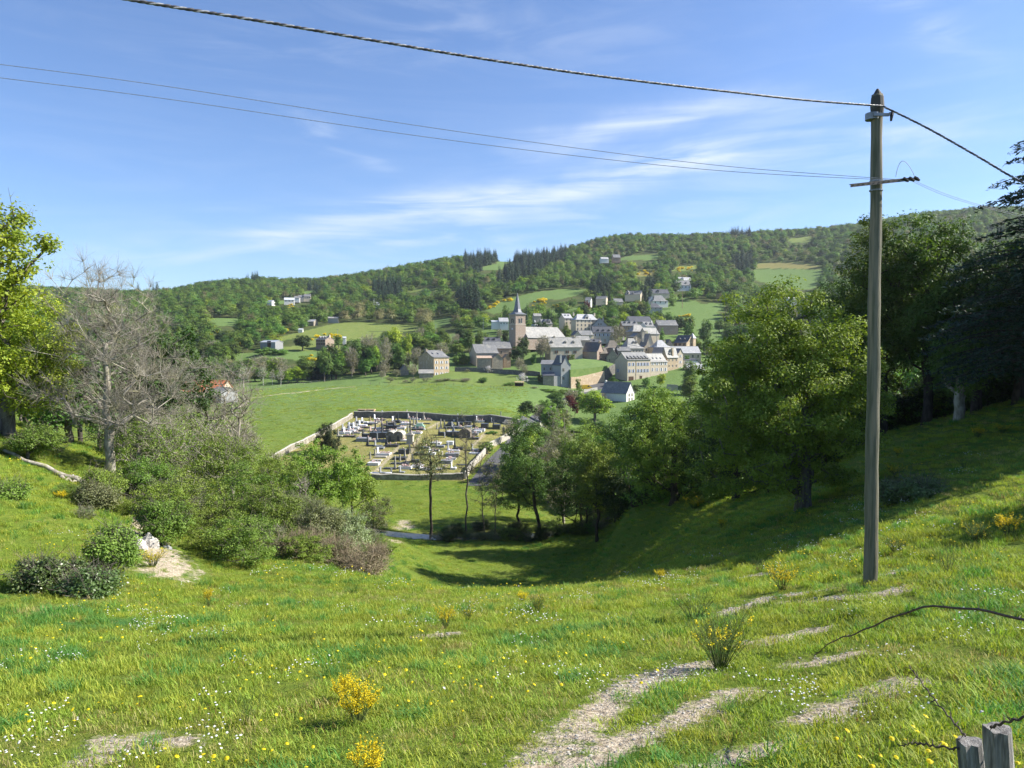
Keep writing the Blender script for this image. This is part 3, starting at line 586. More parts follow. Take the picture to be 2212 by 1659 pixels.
def forest_points(seed=5):
    rng = rnd(seed); n = 60000
    y = 400+(1560-400)*rng.random(n)**.72; x = (rng.random(n)*2-1)*(y*.80+40)
    # thin to a minimum spacing with a hashed grid
    cell = 8.2+.0024*y; k = np.unique(np.stack([np.round(x/cell).astype(int)+5000*np.round(y/cell).astype(int)], 1), axis=0, return_index=True)[1]
    x, y = x[k], y[k]; z = ground(x, y); h = 8+7*rng.random(len(x))**1.3; ok = np.ones(len(x), bool)
    b = proj(np.stack([x, y, z], 1)); tops = [proj(np.stack([x, y, z+h*f], 1)) for f in (.0, .35, .65, .95)]
    for poly, _ in FIELDS:
        for t in tops: ok &= ~inpoly(t[0], t[1], poly)
    iv = inpoly(b[0], b[1], VILLAGE) | inpoly(tops[2][0], tops[2][1], VILLAGE); ok &= ~(iv & ((y < 452) | (rng.random(len(x)) < .35)))
    for (xa, xb, ya, yb, Yh) in HOUSE_WIN:
        for t in tops: ok &= ~((t[0] > xa-1) & (t[0] < xb+1) & (t[1] > ya) & (t[1] < yb) & (y < Yh+4))
        bx = abs(b[0]-(xa+xb)/2) < (xb-xa)/2+3; ok &= ~(bx & (abs(y-Yh) < 12))
    ok &= (y > 450) | (b[0] < 1005) | (b[0] > 1560); ok &= ~((y < 480) & (b[0] < 400)); ok &= ~((b[0] > 1640) & (y < 560))
    x, y, z, h = x[ok], y[ok], z[ok], h[ok]; b = proj(np.stack([x, y, z+h*.4], 1)); kind = rng.choice([0, 1, 2, 3, 4, 5, 6, 7], len(x), p=[.20, .20, .19, .12, .12, .09, .06, .02])
    sp = rng.random(len(x)); kind[(sp < .012)] = 8
    for poly in CONIF:
        m = inpoly(b[0], b[1], poly); kind[m] = 8+rng.integers(0, 2, m.sum()); h[m] *= 1.55
    for poly in GREYP: m = inpoly(b[0], b[1], poly) & (rng.random(len(x)) < .7); kind[m] = 6
    m = kind >= 8; h[m] = np.maximum(h[m], 13)
    return x, y, z, h, kind, rng
# ------------------------------------------------------------ building materials
def brickish(name, c1, c2, **k): return mat(name, c1, c2, scale=k.pop('scale', 2.2), rough=.95, bump=.02, bscale=6, **k)
W_CREAM = brickish('cream_render', (.62, .54, .40), (.50, .43, .31), c3=(.55, .45, .33)); W_WHITE = brickish('white_render', (.76, .74, .68), (.66, .64, .58))
W_OCHRE = brickish('ochre_stone', (.50, .39, .25), (.36, .27, .18), c3=(.56, .47, .34)); W_STONE = brickish('grey_stone', (.36, .31, .24), (.22, .19, .15), c3=(.42, .35, .25))
W_PINK = brickish('pink_sandstone', (.40, .31, .24), (.28, .215, .17), c3=(.38, .32, .26)); W_BEIGE = brickish('beige_render', (.52, .45, .34), (.42, .36, .27), c3=(.46, .36, .27))
W_GREY = brickish('grey_render', (.38, .38, .37), (.30, .30, .30)); W_BROWN = brickish('brown_stone', (.36, .25, .16), (.24, .17, .11), c3=(.42, .32, .22))
def slate(name, c1, c2, c3): return mat(name, c1, c2, scale=1.6, rough=.62, bump=.03, bscale=9, spec=.45, c3=c3, c3scale=.25, stretch=(1, 1, 1))
R_LIGHT = slate('light_stone_slates', (.31, .30, .275), (.20, .195, .175), (.37, .35, .305)); R_MID = slate('grey_slates', (.20, .20, .195), (.13, .13, .13), (.25, .24, .21)); R_DARK = slate('dark_slates', (.085, .09, .10), (.055, .058, .065), (.11, .11, .12))
R_SILV = slate('silvery_slates', (.40, .40, .40), (.30, .30, .30), (.46, .45, .42)); R_RED = mat('orange_tiles', (.55, .17, .07), (.42, .12, .05), scale=3); R_BROWN = slate('mossy_slates', (.19, .16, .12), (.12, .105, .08), (.22, .18, .13)); R_METAL = mat('pale_sheet_metal', (.55, .57, .58), (.45, .46, .47), rough=.45, spec=.5)
GLASS = mat('window_glass', (.03, .035, .045), rough=.15, spec=.6); WOODB = mat('brown_shutter_wood', (.16, .07, .035), (.11, .05, .03)); SH_W = mat('white_shutters', (.72, .74, .78)); SH_B = mat('bluish_shutters', (.42, .47, .62)); DOORM = mat('dark_wood', (.09, .05, .03), (.06, .035, .02)); SURR = mat('pale_stone_trim', (.55, .49, .40), (.46, .41, .33)); RUST = mat('rusty_sheet', (.34, .20, .12), (.50, .42, .34), scale=2)
HL = []
def yv(py): return float(np.interp(py, [600, 620, 640, 660, 700, 725, 740, 770, 780, 800, 823, 835, 865, 900], [900, 760, 690, 635, 555, 500, 470, 416, 402, 385, 365, 350, 320, 290]))
def win_mesh(wd, ht, shut=None, surr=SURR):
    m = MB(); m.box(-wd/2-.12, -.05, -.12, wd/2+.12, .02, ht+.14, 0); m.box(-wd/2, -.07, 0, wd/2, -.0502, ht, 1)
    m.box(-.03, -.085, 0, .03, -.0703, ht, 0); m.box(-wd/2, -.084, ht*.55, wd/2, -.0702, ht*.55+.05, 0)
    me = mesh('window', m.v, m.f, [surr, GLASS], m.m); sm = None
    if shut:
        sm = []
        for sg in (-1, 1):
            s = MB(); x0 = sg*(wd/2+.02); x1 = sg*(wd/2+wd*.5); s.box(min(x0, x1), -.12, -.05, max(x0, x1), -.06, ht+.05, 0); sm.append(mesh('shutter', s.v, s.f, [shut]))
    return me, sm
WM = {}
def wget(wd, ht, shut):
    k = (round(wd, 1), round(ht, 1), shut)
    if k not in WM: WM[k] = win_mesh(k[0], k[1], {'w': SH_W, 'b': SH_B, 'r': WOODB}.get(shut))
    return WM[k]
def house(label, f, xL, xC, xR, base, eave, ridge, mode='L', al=33, Y=None, W=None, L=None, roof=R_MID, wall=W_BEIGE, rt='gable', along='x', cols=0, rows=0, shut=None, wz=None, gcols=0, grows=0,
          chim=(), dorm=(), door=(), over=.4, cat='house', name='stone_house', group=None, wsz=(.95, 1.35), flare=.12, gwall=None, skyl=(), extra=None, snap=True):
    """a building from its outline in the photo: far end / near corner / far end in x, base, eave and ridge in y"""
    pc = f(xC, base); Y = Y or yv(pc[1]); C = at(pc[0], pc[1], Y); a = R(al if mode == 'L' else -al)
    uR = None
    def solve(fx, dx, dy):           # distance from C along (dx,dy) at which column fx is met
        u = (f(fx, base)[0]-CX)/FPX; g = cos(PITCH); o = -C.z*sin(PITCH)
        # x/(y*cosP - z*sinP) = u
        return (u*(C.y*g+o)-C.x)/(dx-u*dy*g)
    ca, sa = cos(a), sin(a)
    if mode == 'L':
        L = L or solve(xR, ca, sa); W = W or (solve(xL, -sa, ca) if xL is not None else 8); x0, x1 = 0, L
    else:
        L = L or solve(xL, -ca, -sa); W = W or (solve(xR, -sa, ca) if xR is not None else 8); x0, x1 = -L, 0
    L = min(max(abs(L), 2.2), 60); W = min(max(abs(W), 2.2), 16)
    if mode == 'L': x1 = L
    else: x0 = -L
    ys = Y/FPX; H = (pc[1]-f(xC, eave)[1])*ys; Yr = C.y+(W/2*ca if along == 'x' else L/2*sa)
    zr = at(pc[0], f(xC, ridge)[1], Yr).z-C.z; Rr = max(zr-H, .8); zb = -3.5
    o = bpy.data.objects.new(name, None); col.objects.link(o); o.location = C; o.rotation_euler = (0, 0, a); tag(o, label, cat, group); HL.append(o)
    m = MB(); y0, y1 = 0, W; xm, ym = (x0+x1)/2, W/2
    V = [(x0, y0, zb), (x1, y0, zb), (x1, y1, zb), (x0, y1, zb), (x0, y0, H), (x1, y0, H), (x1, y1, H), (x0, y1, H)]
    F = [(3, 2, 1, 0), (0, 1, 5, 4), (1, 2, 6, 5), (2, 3, 7, 6), (3, 0, 4, 7)]
    fl = flare if rt == 'gable' else .0
    if rt == 'gable' and along == 'x':
        V += [(x0, ym, H+Rr-.05), (x1, ym, H+Rr-.05), (x0, y0+W*.14, H+Rr*(.28-fl)-.06), (x0, y1-W*.14, H+Rr*(.28-fl)-.06), (x1, y0+W*.14, H+Rr*(.28-fl)-.06), (x1, y1-W*.14, H+Rr*(.28-fl)-.06)]
        F += [(4, 10, 8, 11, 7), (5, 6, 13, 9, 12)]
    elif rt == 'gable':
        D = (x1-x0)*.14
        V += [(xm, y0, H+Rr-.05), (xm, y1, H+Rr-.05), (x0+D, y0, H+Rr*(.28-fl)-.06), (x1-D, y0, H+Rr*(.28-fl)-.06), (x0+D, y1, H+Rr*(.28-fl)-.06), (x1-D, y1, H+Rr*(.28-fl)-.06)]
        F += [(4, 5, 11, 8, 10), (7, 12, 9, 13, 6)]
    else: F += [(4, 5, 6, 7)]
    m.add(V, F); m.build('wall', wall, o)
    r = MB(); e = over; th = .16
    if rt == 'gable':
        A0, A1, B0, B1 = (x0, x1, y0, y1) if along == 'x' else (y0, y1, x0, x1); Bm = (B0+B1)/2; Wd = B1-B0; sl = Rr/(Wd/2)
        prof = [(B0-e, H-sl*e*.55+.0), (B0+Wd*.14, H+Rr*(.28-fl)), (Bm, H+Rr), (B1-Wd*.14, H+Rr*(.28-fl)), (B1+e, H-sl*e*.55)]
        def pt(a_, b_, z_): return (a_, b_, z_) if along == 'x' else (b_, a_, z_)
        g = e*.6; V = [pt(A0-g, b, z) for b, z in prof]+[pt(A1+g, b, z) for b, z in prof]+[pt(A0-g, b, z+th) for b, z in prof]+[pt(A1+g, b, z+th) for b, z in prof]; F = []
        for i in range(4): F += [(i, i+1, 5+i+1, 5+i), (10+i, 15+i, 15+i+1, 10+i+1), (i, 10+i, 11+i, i+1), (5+i, 6+i, 16+i, 15+i)]
        F += [(0, 5, 15, 10), (4, 14, 19, 9)]; r.add(V, F)
        r.tube([pt(A0-g, Bm, H+Rr+th), pt(A1+g, Bm, H+Rr+th)], .12, 6)
    elif rt == 'hip':
        h = min((x1-x0), W)*.36; sx0, sx1 = x0-e, x1+e; ra, rb_ = (x0+h, x1-h)
        if ra > rb_: ra = rb_ = xm
        z0 = H-.15; zm = H+Rr*.2; k = .16*W
        V = [(sx0, y0-e, z0), (sx1, y0-e, z0), (sx1, y1+e, z0), (sx0, y1+e, z0), (x0+k, y0+k, zm+.1), (x1-k, y0+k, zm+.1), (x1-k, y1-k, zm+.1), (x0+k, y1-k, zm+.1), (ra, ym, H+Rr), (rb_, ym, H+Rr)]
        F = [(3, 2, 1, 0), (0, 1, 5, 4), (1, 2, 6, 5), (2, 3, 7, 6), (3, 0, 4, 7), (4, 5, 9, 8), (5, 6, 9), (6, 7, 8, 9), (7, 4, 8)]; r.add(V, F)
        r.box(x0-e, y0-e, z0-.12, x1+e, y1+e, z0-.002)
    elif rt == 'shed':
        V = [(x0-e, y0-e, H), (x1+e, y0-e, H), (x1+e, y1, H+Rr), (x0-e, y1, H+Rr)]; V += [(a_, b_, c_+th) for a_, b_, c_ in V]
        r.add(V, [(3, 2, 1, 0), (4, 5, 6, 7), (0, 1, 5, 4), (1, 2, 6, 5), (2, 3, 7, 6), (3, 0, 4, 7)])
    ro = r.build('roof', roof, o)
    def roofz(y):                  # height of the roof at depth y from the front, ridge along x
        if along != 'x': return H+Rr*.5
        t = min(y, W-y); k = W*.14; h1 = Rr*(.28-fl)
        return H+(h1*t/k if t < k else h1+(Rr-h1)*(t-k)/(W/2-k))
    for (fx, fy, up, sx, sy) in chim:
        cx = x0+(x1-x0)*fx; cy = W*fy; top = H+Rr+up; c = MB(); c.box(cx-sx/2, cy-sy/2, roofz(cy)-1.2, cx+sx/2, cy+sy/2, top); c.box(cx-sx/2-.08, cy-sy/2-.08, top+.002, cx+sx/2+.08, cy+sy/2+.08, top+.14); c.box(cx-sx*.25, cy-sy*.25, top+.142, cx+sx*.25, cy+sy*.25, top+.45)
        c.build('chimney', gwall or wall, o)
    for fx, fz, dw, kind in dorm:
        dx = x0+(x1-x0)*fx; dy = W*fz; z = roofz(dy); d = MB(); dh = dw*.95; back = min(W*.5, dy+dh*(W/2)/Rr*1.0)
        if kind == 'shed':
            back = min(W*.48, dy+2.6); zb2 = roofz(back)+.03
            d.box(dx-dw/2, dy, z-.3, dx+dw/2, back, z+dh*.75, 0); V = [(dx-dw/2-.15, dy-.3, z+dh*.78), (dx+dw/2+.15, dy-.3, z+dh*.78), (dx+dw/2+.15, back+.2, max(zb2, z+dh*.8)+.1), (dx-dw/2-.15, back+.2, max(zb2, z+dh*.8)+.1)]
            V += [(p[0], p[1], p[2]+.1) for p in V]; d.add(V, [(3, 2, 1, 0), (4, 5, 6, 7), (0, 1, 5, 4), (1, 2, 6, 5), (2, 3, 7, 6), (3, 0, 4, 7)], 1)
        else:
            d.box(dx-dw/2, dy, z-.3, dx+dw/2, back, z+dh*.7, 0)
            e2 = .14; V = [(dx-dw/2-e2, dy-.25, z+dh*.66), (dx, dy-.25, z+dh*1.45), (dx+dw/2+e2, dy-.25, z+dh*.66), (dx-dw/2-e2, back+.3, z+dh*.66), (dx, back+.9, z+dh*1.45), (dx+dw/2+e2, back+.3, z+dh*.66)]
            d.add(V, [(0, 1, 4, 3), (1, 2, 5, 4), (0, 2, 1), (3, 4, 5), (0, 3, 5, 2)], 1)
        d.box(dx-dw*.3, dy-.04, z+.05, dx+dw*.3, dy-.003, z+dh*.6, 2); d.build('dormer', [wall if kind != 'slate' else roof, roof, GLASS], o)
    for fx, fz in skyl:
        dx = x0+(x1-x0)*fx; ya = W*fz; yb = W*(fz+.09); s = MB(); za, zb3 = roofz(ya)+th, roofz(yb)+th
        V = [(dx-.4, ya, za+.02), (dx+.4, ya, za+.02), (dx+.4, yb, zb3+.02), (dx-.4, yb, zb3+.02)]; V += [(p[0], p[1], p[2]+.06) for p in V]; s.add(V, [(3, 2, 1, 0), (4, 5, 6, 7), (0, 1, 5, 4), (1, 2, 6, 5), (2, 3, 7, 6), (3, 0, 4, 7)]); s.build('skylight', GLASS, o)
    def addwin(x, y, z, rot, sh=shut, sz=wsz):
        me, sm = wget(sz[0], sz[1], sh); wn = link('window', me, o, (x, y, z), rot)
        for q in sm or (): link('shutter', q, wn)
    if cols:
        cl = cols if hasattr(cols, '__len__') else [(i+.5)/cols for i in range(cols)]; n = rows
        for r_ in range(n):
            z = (wz[r_] if wz else H*(r_+.42)/n-.3)
            for c_ in cl: addwin(x0+(x1-x0)*c_, 0, z, 0)
    if gcols:
        cl = gcols if hasattr(gcols, '__len__') else [(i+.5)/gcols for i in range(gcols)]
        for r_ in range(grows):
            z = (wz[r_] if wz and r_ < len(wz) else H*(r_+.42)/max(grows, 1)-.3)
            for c_ in cl:
                if mode == 'L': addwin(x0, W*c_, z, -pi/2)
                else: addwin(x1, W*c_, z, pi/2)
    for d_ in door:
        fx, dw, dh = d_[:3]; dx = x0+(x1-x0)*fx; d = MB(); d.box(dx-dw/2-.12, -.05, -1, dx+dw/2+.12, .02, dh+.15, 0); d.box(dx-dw/2, -.08, -1, dx+dw/2, -.0503, dh, 1); d.build('door', [SURR, DOORM], o)
    xa = [f(v, base)[0] for v in (xL, xC, xR) if v is not None]; HOUSE_WIN.append((min(xa), max(xa), f(xC, ridge)[1]-1.5, pc[1]-(1.0), Y))
    if extra: extra(o, x0, x1, W, H, Rr)
    return o
def tower_church():
    # square tower with belfry and flared spire, long nave beside it
    pc = Z1(485, 510); Y = 418; C = at(pc[0], pc[1], Y); C.z -= 1; a = R(33); Wd = 6.9
    o = bpy.data.objects.new('church', None); col.objects.link(o); o.location = C; o.rotation_euler = (0, 0, a)
    tag(o, 'stone church with square belfry tower, pointed slate spire and long pale slate roof', 'church')
    zt = at(pc[0], Z1(485, 293)[1], Y).z-C.z; zs = at(pc[0], Z1(512, 108)[1], Y+3).z-C.z; zm = zt-5.6
    m = MB(); m.box(0, 0, -4, Wd, Wd, zm, 0, 0); m.box(-.12, -.12, zm+.002, Wd+.12, Wd+.12, zm+.28, 1); m.box(.12, .12, zm+.282, Wd-.12, Wd-.12, zt, 0); m.box(-.25, -.25, zt+.002, Wd+.25, Wd+.25, zt+.3, 1)
    tw_ = m.build('tower', [W_PINK, SURR], o)
    s = MB(); h = Wd/2; rings = []
    for (r, z) in ((h+.75, zt+.31), (h*.80, zt+1.5), (h*.56, zt+3.4), (h*.36, zt+7.5), (.06, zs)):
        rings.append([(h+r*cos(pi/8+k*pi/4)*(1.0 if z > zt+1 else 1.16), h+r*sin(pi/8+k*pi/4)*(1.0 if z > zt+1 else 1.16), z) for k in range(8)])
    q = h+.55; rings[0] = [(h+q*x_, h+q*y_, zt+.31) for x_, y_ in ((1, .45), (.45, 1), (-.45, 1), (-1, .45), (-1, -.45), (-.45, -1), (.45, -1), (1, -.45))]
    V = [p for r_ in rings for p in r_]; F = []
    for i in range(len(rings)-1):
        for k in range(8): F.append((i*8+k, i*8+(k+1) % 8, (i+1)*8+(k+1) % 8, (i+1)*8+k))
    F.append(tuple(range(8))[::-1]); s.add(V, F)
    for (x_, y_, k0, k1) in ((q, q, 0, 1), (-q, q, 2, 3), (-q, -q, 4, 5), (q, -q, 6, 7)):    # flared corners down to the square
        c_ = (h+x_, h+y_, zt+.31); s.add([c_, rings[0][k0], rings[0][k1], rings[1][k0], rings[1][k1]], [(0, 2, 4), (0, 4, 3), (0, 3, 1), (0, 1, 2)])
    s.build('spire', R_DARK if False else mat('spire_slates', (.17, .18, .20), (.11, .115, .13), scale=2, rough=.5, spec=.5), o)
    wv = MB(); wv.tube([(h, h, zs-.3), (h, h, zs+1.6)], .05, 5); wv.box(h-.35, h-.03, zs+1.0, h+.35, h+.03, zs+1.08); wv.build('finial', DOORM, o)
    # twin bell openings on the two visible faces
    for (x_, y_, rz) in ((Wd/2-.12, .115, 0), (.115, Wd/2, -pi/2)):
        b = MB()
        b.box(-1.35, -.10, zm+.7, 1.35, -.002, zm+.95, 0)
        for sx in (-.72, .72):
            n = 9; pts = [(sx-.5, zm+1), (sx+.5, zm+1), (sx+.5, zm+2.9)]+[(sx+.5*cos(t*pi/n), zm+2.9+.62*sin(t*pi/n)) for t in range(1, n)]+[(sx-.5, zm+2.9)]
            V = [(p[0], -.06, p[1]) for p in pts]+[(p[0], 0, p[1]) for p in pts]; k = len(pts); b.add(V, [tuple(range(k))]+[(i, k+i, k+(i+1) % k, (i+1) % k) for i in range(k)], 1)
        b.tube([(0, -.12, zm+.95), (0, -.12, zm+2.9)], .14, 6, 0)
        n = 12; ar = [(1.45*cos(pi*t/n), -.09, zm+2.95+1.25*sin(pi*t/n)) for t in range(n+1)]; b.tube(ar, .1, 4, 0)
        b.build('bell_opening', [SURR, GLASS], o, (x_, y_, 0), rz)
    ck = MB(); n = 16; V = [(.0, .55*cos(2*pi*t/n), .55*sin(2*pi*t/n)) for t in range(n)]+[(-.08, .55*cos(2*pi*t/n), .55*sin(2*pi*t/n)) for t in range(n)]
    ck.add(V, [tuple(range(n, 2*n))]+[(i, (i+1) % n, n+(i+1) % n, n+i) for i in range(n)]); ck.box(-.11, -.03, -.02, -.082, .03, .42, 1); ck.box(-.112, -.02, -.03, -.0821, .3, .03, 1); ck.build('clock', [SH_W, DOORM], o, (-.01, Wd*.5, zm*.5+2.8))
    # nave
    Ln = 27; Wn = 11; dx = Wd+.01
    zr = at(*Z1(760, 394), Y+11).z-C.z; ze = at(*Z1(700, 480), Y+6).z-C.z
    nv = MB(); y0 = -1.8; V = [(dx, y0, -4), (dx+Ln, y0, -4), (dx+Ln, y0+Wn, -4), (dx, y0+Wn, -4), (dx, y0, ze), (dx+Ln, y0, ze), (dx+Ln, y0+Wn, ze), (dx, y0+Wn, ze), (dx, y0+Wn/2, zr-.1), (dx+Ln, y0+Wn/2, zr-.1)]
    nv.add(V, [(0, 1, 5, 4), (1, 2, 6, 9, 5), (2, 3, 7, 6), (3, 0, 4, 8, 7)]); nave = nv.build('nave_wall', W_PINK, o)
    rf = MB(); e = .5; V = [(dx, y0-e, ze-.4), (dx+Ln+.4, y0-e, ze-.4), (dx+Ln-1.8, y0+Wn/2, zr), (dx, y0+Wn/2, zr), (dx+Ln+.4, y0+Wn+e, ze-.4), (dx, y0+Wn+e, ze-.4)]; rf.add(V, [(0, 1, 2, 3), (3, 2, 4, 5), (1, 4, 2), (0, 5, 4, 1), (0, 3, 5)]); rf.build('nave_roof', R_LIGHT, o)
    HOUSE_WIN.append((Z1(435, 0)[0], Z1(595, 0)[0], Z1(0, 105)[1], Z1(0, 480)[1], Y)); HOUSE_WIN.append((Z1(590, 0)[0], Z1(1000, 0)[0], Z1(0, 390)[1], Z1(0, 470)[1], Y)); return o
tower_church()
VG = 'houses of the village round the church'
# front of the village
def shop_sign(o, x0, x1, W, H, Rr):
    b = MB(); b.box(.50*x1-2.2, -.1, 2.75, .50*x1+2.2, -.03, 3.25); b.build('sign_board', SURR, o)
    g = MB(); g.box(.16*x1-1.6, -.1, -1, .16*x1+1.6, -.055, 1.9, 0); g.build('garage_door', DOORM, o)
    p = MB(); p.tube([(x1*.36, -.12, 0), (x1*.36, -.12, H)], .07, 5); p.build('drainpipe', RUST, o)
house('long three storey stone building with white shutters and a row of six slanting dormers', Z1, 1310, 1412, 1602, 838, 668, 606, wall=W_BEIGE, cols=(.09, .25, .46, .60, .74, .88), rows=2, wz=(3.9, 7.2), shut='b', dorm=[(.12+i*.155, .03, 1.0, 'shed') for i in range(6)], roof=R_MID, door=((.58, 1.7, 2.2),), extra=shop_sign, al=33, gwall=W_STONE, gcols=(.75,), grows=1, wsz=(.85, 1.5))
house('stone row house with pale blue shutters and three skylights, joined to the long building', Z1, None, 1603, 1745, 815, 686, 618, W=9, wall=W_BEIGE, cols=4, rows=2, wz=(3.3, 6.4), shut='w', roof=R_LIGHT, skyl=((.3, .2), (.52, .2), (.74, .2)), al=33, Y=376, wsz=(.85, 1.5))
house('tall ochre stone house with pale swept roof right of the shuttered row', Z1, 1690, 1742, 1832, 790, 645, 566, wall=W_OCHRE, cols=3, rows=3, roof=R_LIGHT, chim=((.55, .2, -.6, .9, 1.3),), dorm=((.3, .15, 1.3, 'slate'),), Y=386, al=33, door=((.5, 1.2, 2.3),), wsz=(.7, 1.1))
house('narrow pale stone house with pointed gable right of the tall ochre house', Z1, 1800, 1832, 1872, 762, 612, 576, wall=W_BEIGE, along='y', cols=1, rows=3, shut='w', W=9, Y=392, roof=R_MID, wsz=(.7, 1.2), chim=())
house('grey stone barn with shaded gable left of the long shuttered building', Z1, None, 1240, 1338, 705, 640, 576, wall=W_STONE, along='y', W=11, roof=R_MID, al=-12, cols=(.25,), rows=1, Y=398, cat='barn', name='stone_barn')
house('low stone house with mossy roof behind the grey barn', Z1, None, 1172, 1250, 690, 615, 568, wall=W_BROWN, W=8, roof=R_BROWN, al=15, Y=404, cols=2, rows=1, wsz=(.8, 1.1), cat='house', group=None)
house('brown stone house with near black roof and lit pink gable below the church nave', Z1, 1038, 1160, 1218, 668, 598, 524, mode='R', al=40, wall=W_PINK, roof=R_DARK, gcols=(.45,), grows=2, Y=402, shut='r', chim=((.93, .5, .6, .9, 1.1),))
house('large pale manor with swept slate roof, two dark chimneys and three dormers', Z1, None, 775, 1040, 662, 562, 482, W=11, wall=W_BEIGE, roof=R_LIGHT, al=14, cols=(.18, .52, .76), rows=1, wz=(3.2,), shut='r', dorm=((.08, .22, 1.3, 'g'), (.5, .22, 1.3, 'g'), (.76, .22, 1.3, 'g')), chim=((.2, .5, .5, 1.0, 1.0), (.84, .5, .3, 1.2, 1.2)), Y=400, door=((.55, 1.3, 2.2),), cat='house', name='manor_house')
house('grey rendered house with tall chimney stack and dark slate roof above the yellow van', Z1, 805, 862, 940, 853, 708, 634, wall=W_GREY, along='y', W=10, roof=R_DARK, al=22, cols=(.25,), rows=2, wz=(1.2, 5.2), Y=352, chim=((-.02, .04, .3, .8, .9),), extra=lambda o, x0, x1, W, H, R_: [MB_ for MB_ in (lambda b: (b.box(x0-3.6, .5, -3, x0-.02, 7, 3.0, 0), b.build('side_wing', W_GREY, o)))(MB())])
house('low grey wing with pale roof and sheet metal porch beside the chimney house', Z1, None, 697, 800, 775, 706, 672, W=6, wall=W_GREY, roof=R_MID, al=-8, Y=364, rt='shed', cat='outbuilding', name='outbuilding', cols=2, rows=1, wsz=(.7, 1.2))
house('dark metal roofed porch on posts at the foot of the grey rendered house', Z1, None, 715, 803, 845, 800, 772, W=4, wall=W_STONE, roof=R_DARK, rt='shed', al=0, Y=350, cat='outbuilding', name='outbuilding')
house('stone barn with big plain slate roof at the left end of the village', Z1, 102, 160, 345, 690, 612, 540, wall=W_BEIGE, roof=R_MID, al=20, Y=394, cat='barn', name='stone_barn', gwall=W_STONE, door=((.25, 3.2, 3),))
house('long pink walled barn behind the left end barn', Z1, None, 228, 450, 640, 572, 519, W=9, wall=W_PINK, roof=R_MID, al=14, Y=410, cat='barn', name='stone_barn', cols=(.62,), rows=1, door=((.95, 1.4, 2.5),))
house('small house with dark roof, two lit dormers and end chimneys left of the tower', Z1, None, 212, 362, 545, 518, 482, W=8, wall=W_STONE, roof=R_DARK, al=10, Y=445, chim=((.95, .5, .5, 1.6, 1.6), (.08, .5, .5, 1.2, 1.2)), dorm=((.35, .2, 1.2, 'g'), (.65, .2, 1.2, 'g')))
house('lean-to with rusty pale sheet roof against the left barn', Z1, None, 172, 285, 690, 655, 636, W=5, wall=W_STONE, roof=RUST, rt='shed', al=8, Y=386, cat='shed', name='shed')
house('small stone shed with pointed roof beside the rusty lean-to', Z1, None, 290, 380, 690, 655, 618, W=5, along='y', wall=W_STONE, roof=R_BROWN, al=15, Y=388, cat='shed', name='shed')
house('low dark stone shed under the trees right of the left barn', Z1, None, 385, 445, 692, 655, 622, W=5, along='y', wall=W_BROWN, roof=R_BROWN, al=15, Y=392, cat='shed', name='shed')
house('white gabled house with big dark slate roof among trees below the village road', Z1, 1195, 1403, 1470, 1018, 946, 857, mode='R', al=42, wall=W_WHITE, roof=R_MID, gcols=(.35, .7), grows=2, Y=318, wsz=(.8, 1.2), chim=((.02, .5, .3, .8, .8),), flare=.02)
# the middle of the village
house('house with large hipped pale slate roof in the middle of the village', Z1, None, 1400, 1552, 640, 570, 488, W=11, wall=W_CREAM, roof=R_LIGHT, rt='hip', al=18, Y=405, cols=6, rows=1, wsz=(.7, 1.7), chim=((.1, .5, .4, 1.2, 1.1), (.8, .5, .2, .9, .9)), dorm=((.55, .25, .9, 'g'), (.7, .25, .9, 'g')))
house('stone house with mossy dark hipped roof left of the large pale hipped roof', Z1, None, 1228, 1372, 640, 570, 506, W=10, wall=W_STONE, roof=R_BROWN, rt='hip', al=5, Y=410, chim=((.1, .5, .4, 1, 1),))
house('house with dark patched roof and pale chimney between the two hipped roofs', Z1, None, 1335, 1440, 620, 592, 562, W=6, wall=W_STONE, roof=R_MID, al=10, Y=398, chim=((.1, .4, .9, 1.2, 1.0),))
house('tall pale house with steep swept roof and two giant chimneys', Z1, 1470, 1555, 1640, 620, 552, 452, W=9, along='y', wall=W_CREAM, roof=R_MID, al=14, Y=418, cols=3, rows=1, chim=((-.12, .1, .6, 1.1, 1.0), (.55, .8, 1.5, 1.3, 1.5)), wsz=(.7, 1.6), flare=.2)
house('house with pyramid shaped silvery roof right of the giant chimneys', Z1, None, 1648, 1772, 620, 560, 503, W=9, wall=W_BEIGE, roof=R_SILV, rt='hip', al=15, Y=410, chim=((.8, .5, -.2, .9, .9),))
house('dark roofed house with shaded gable between the silvery roof and the shuttered row', Z1, None, 1620, 1700, 660, 612, 568, W=8, wall=W_STONE, roof=R_DARK, al=-20, Y=398)
house('small dark gabled house behind the silvery pyramid roof', Z1, None, 1735, 1790, 590, 535, 500, W=8, along='y', wall=W_STONE, roof=R_DARK, al=10, Y=425)
house('small gabled stone house with lit dormer left of the giant chimneys', Z1, None, 1462, 1540, 520, 476, 448, W=7, along='y', wall=W_STONE, roof=R_MID, al=15, Y=436)
house('stone house with pale swept roof above the chimneys', Z1, None, 1455, 1580, 480, 430, 375, W=8, wall=W_STONE, roof=R_LIGHT, al=20, Y=450, rt='hip')
house('house with pale roof and small bay behind the lamp mast', Z1, None, 1570, 1678, 500, 452, 402, W=8, wall=W_BEIGE, roof=R_LIGHT, al=25, Y=445)
house('house with two dormer turrets and grey roof behind the bare street tree', Z1, None, 1570, 1650, 425, 390, 352, W=8, wall=W_WHITE, roof=R_MID, al=28, Y=468, dorm=((.2, .2, 1.2, 'g'), (.65, .2, 1.2, 'g')), chim=((.9, .5, .5, .9, .9),))
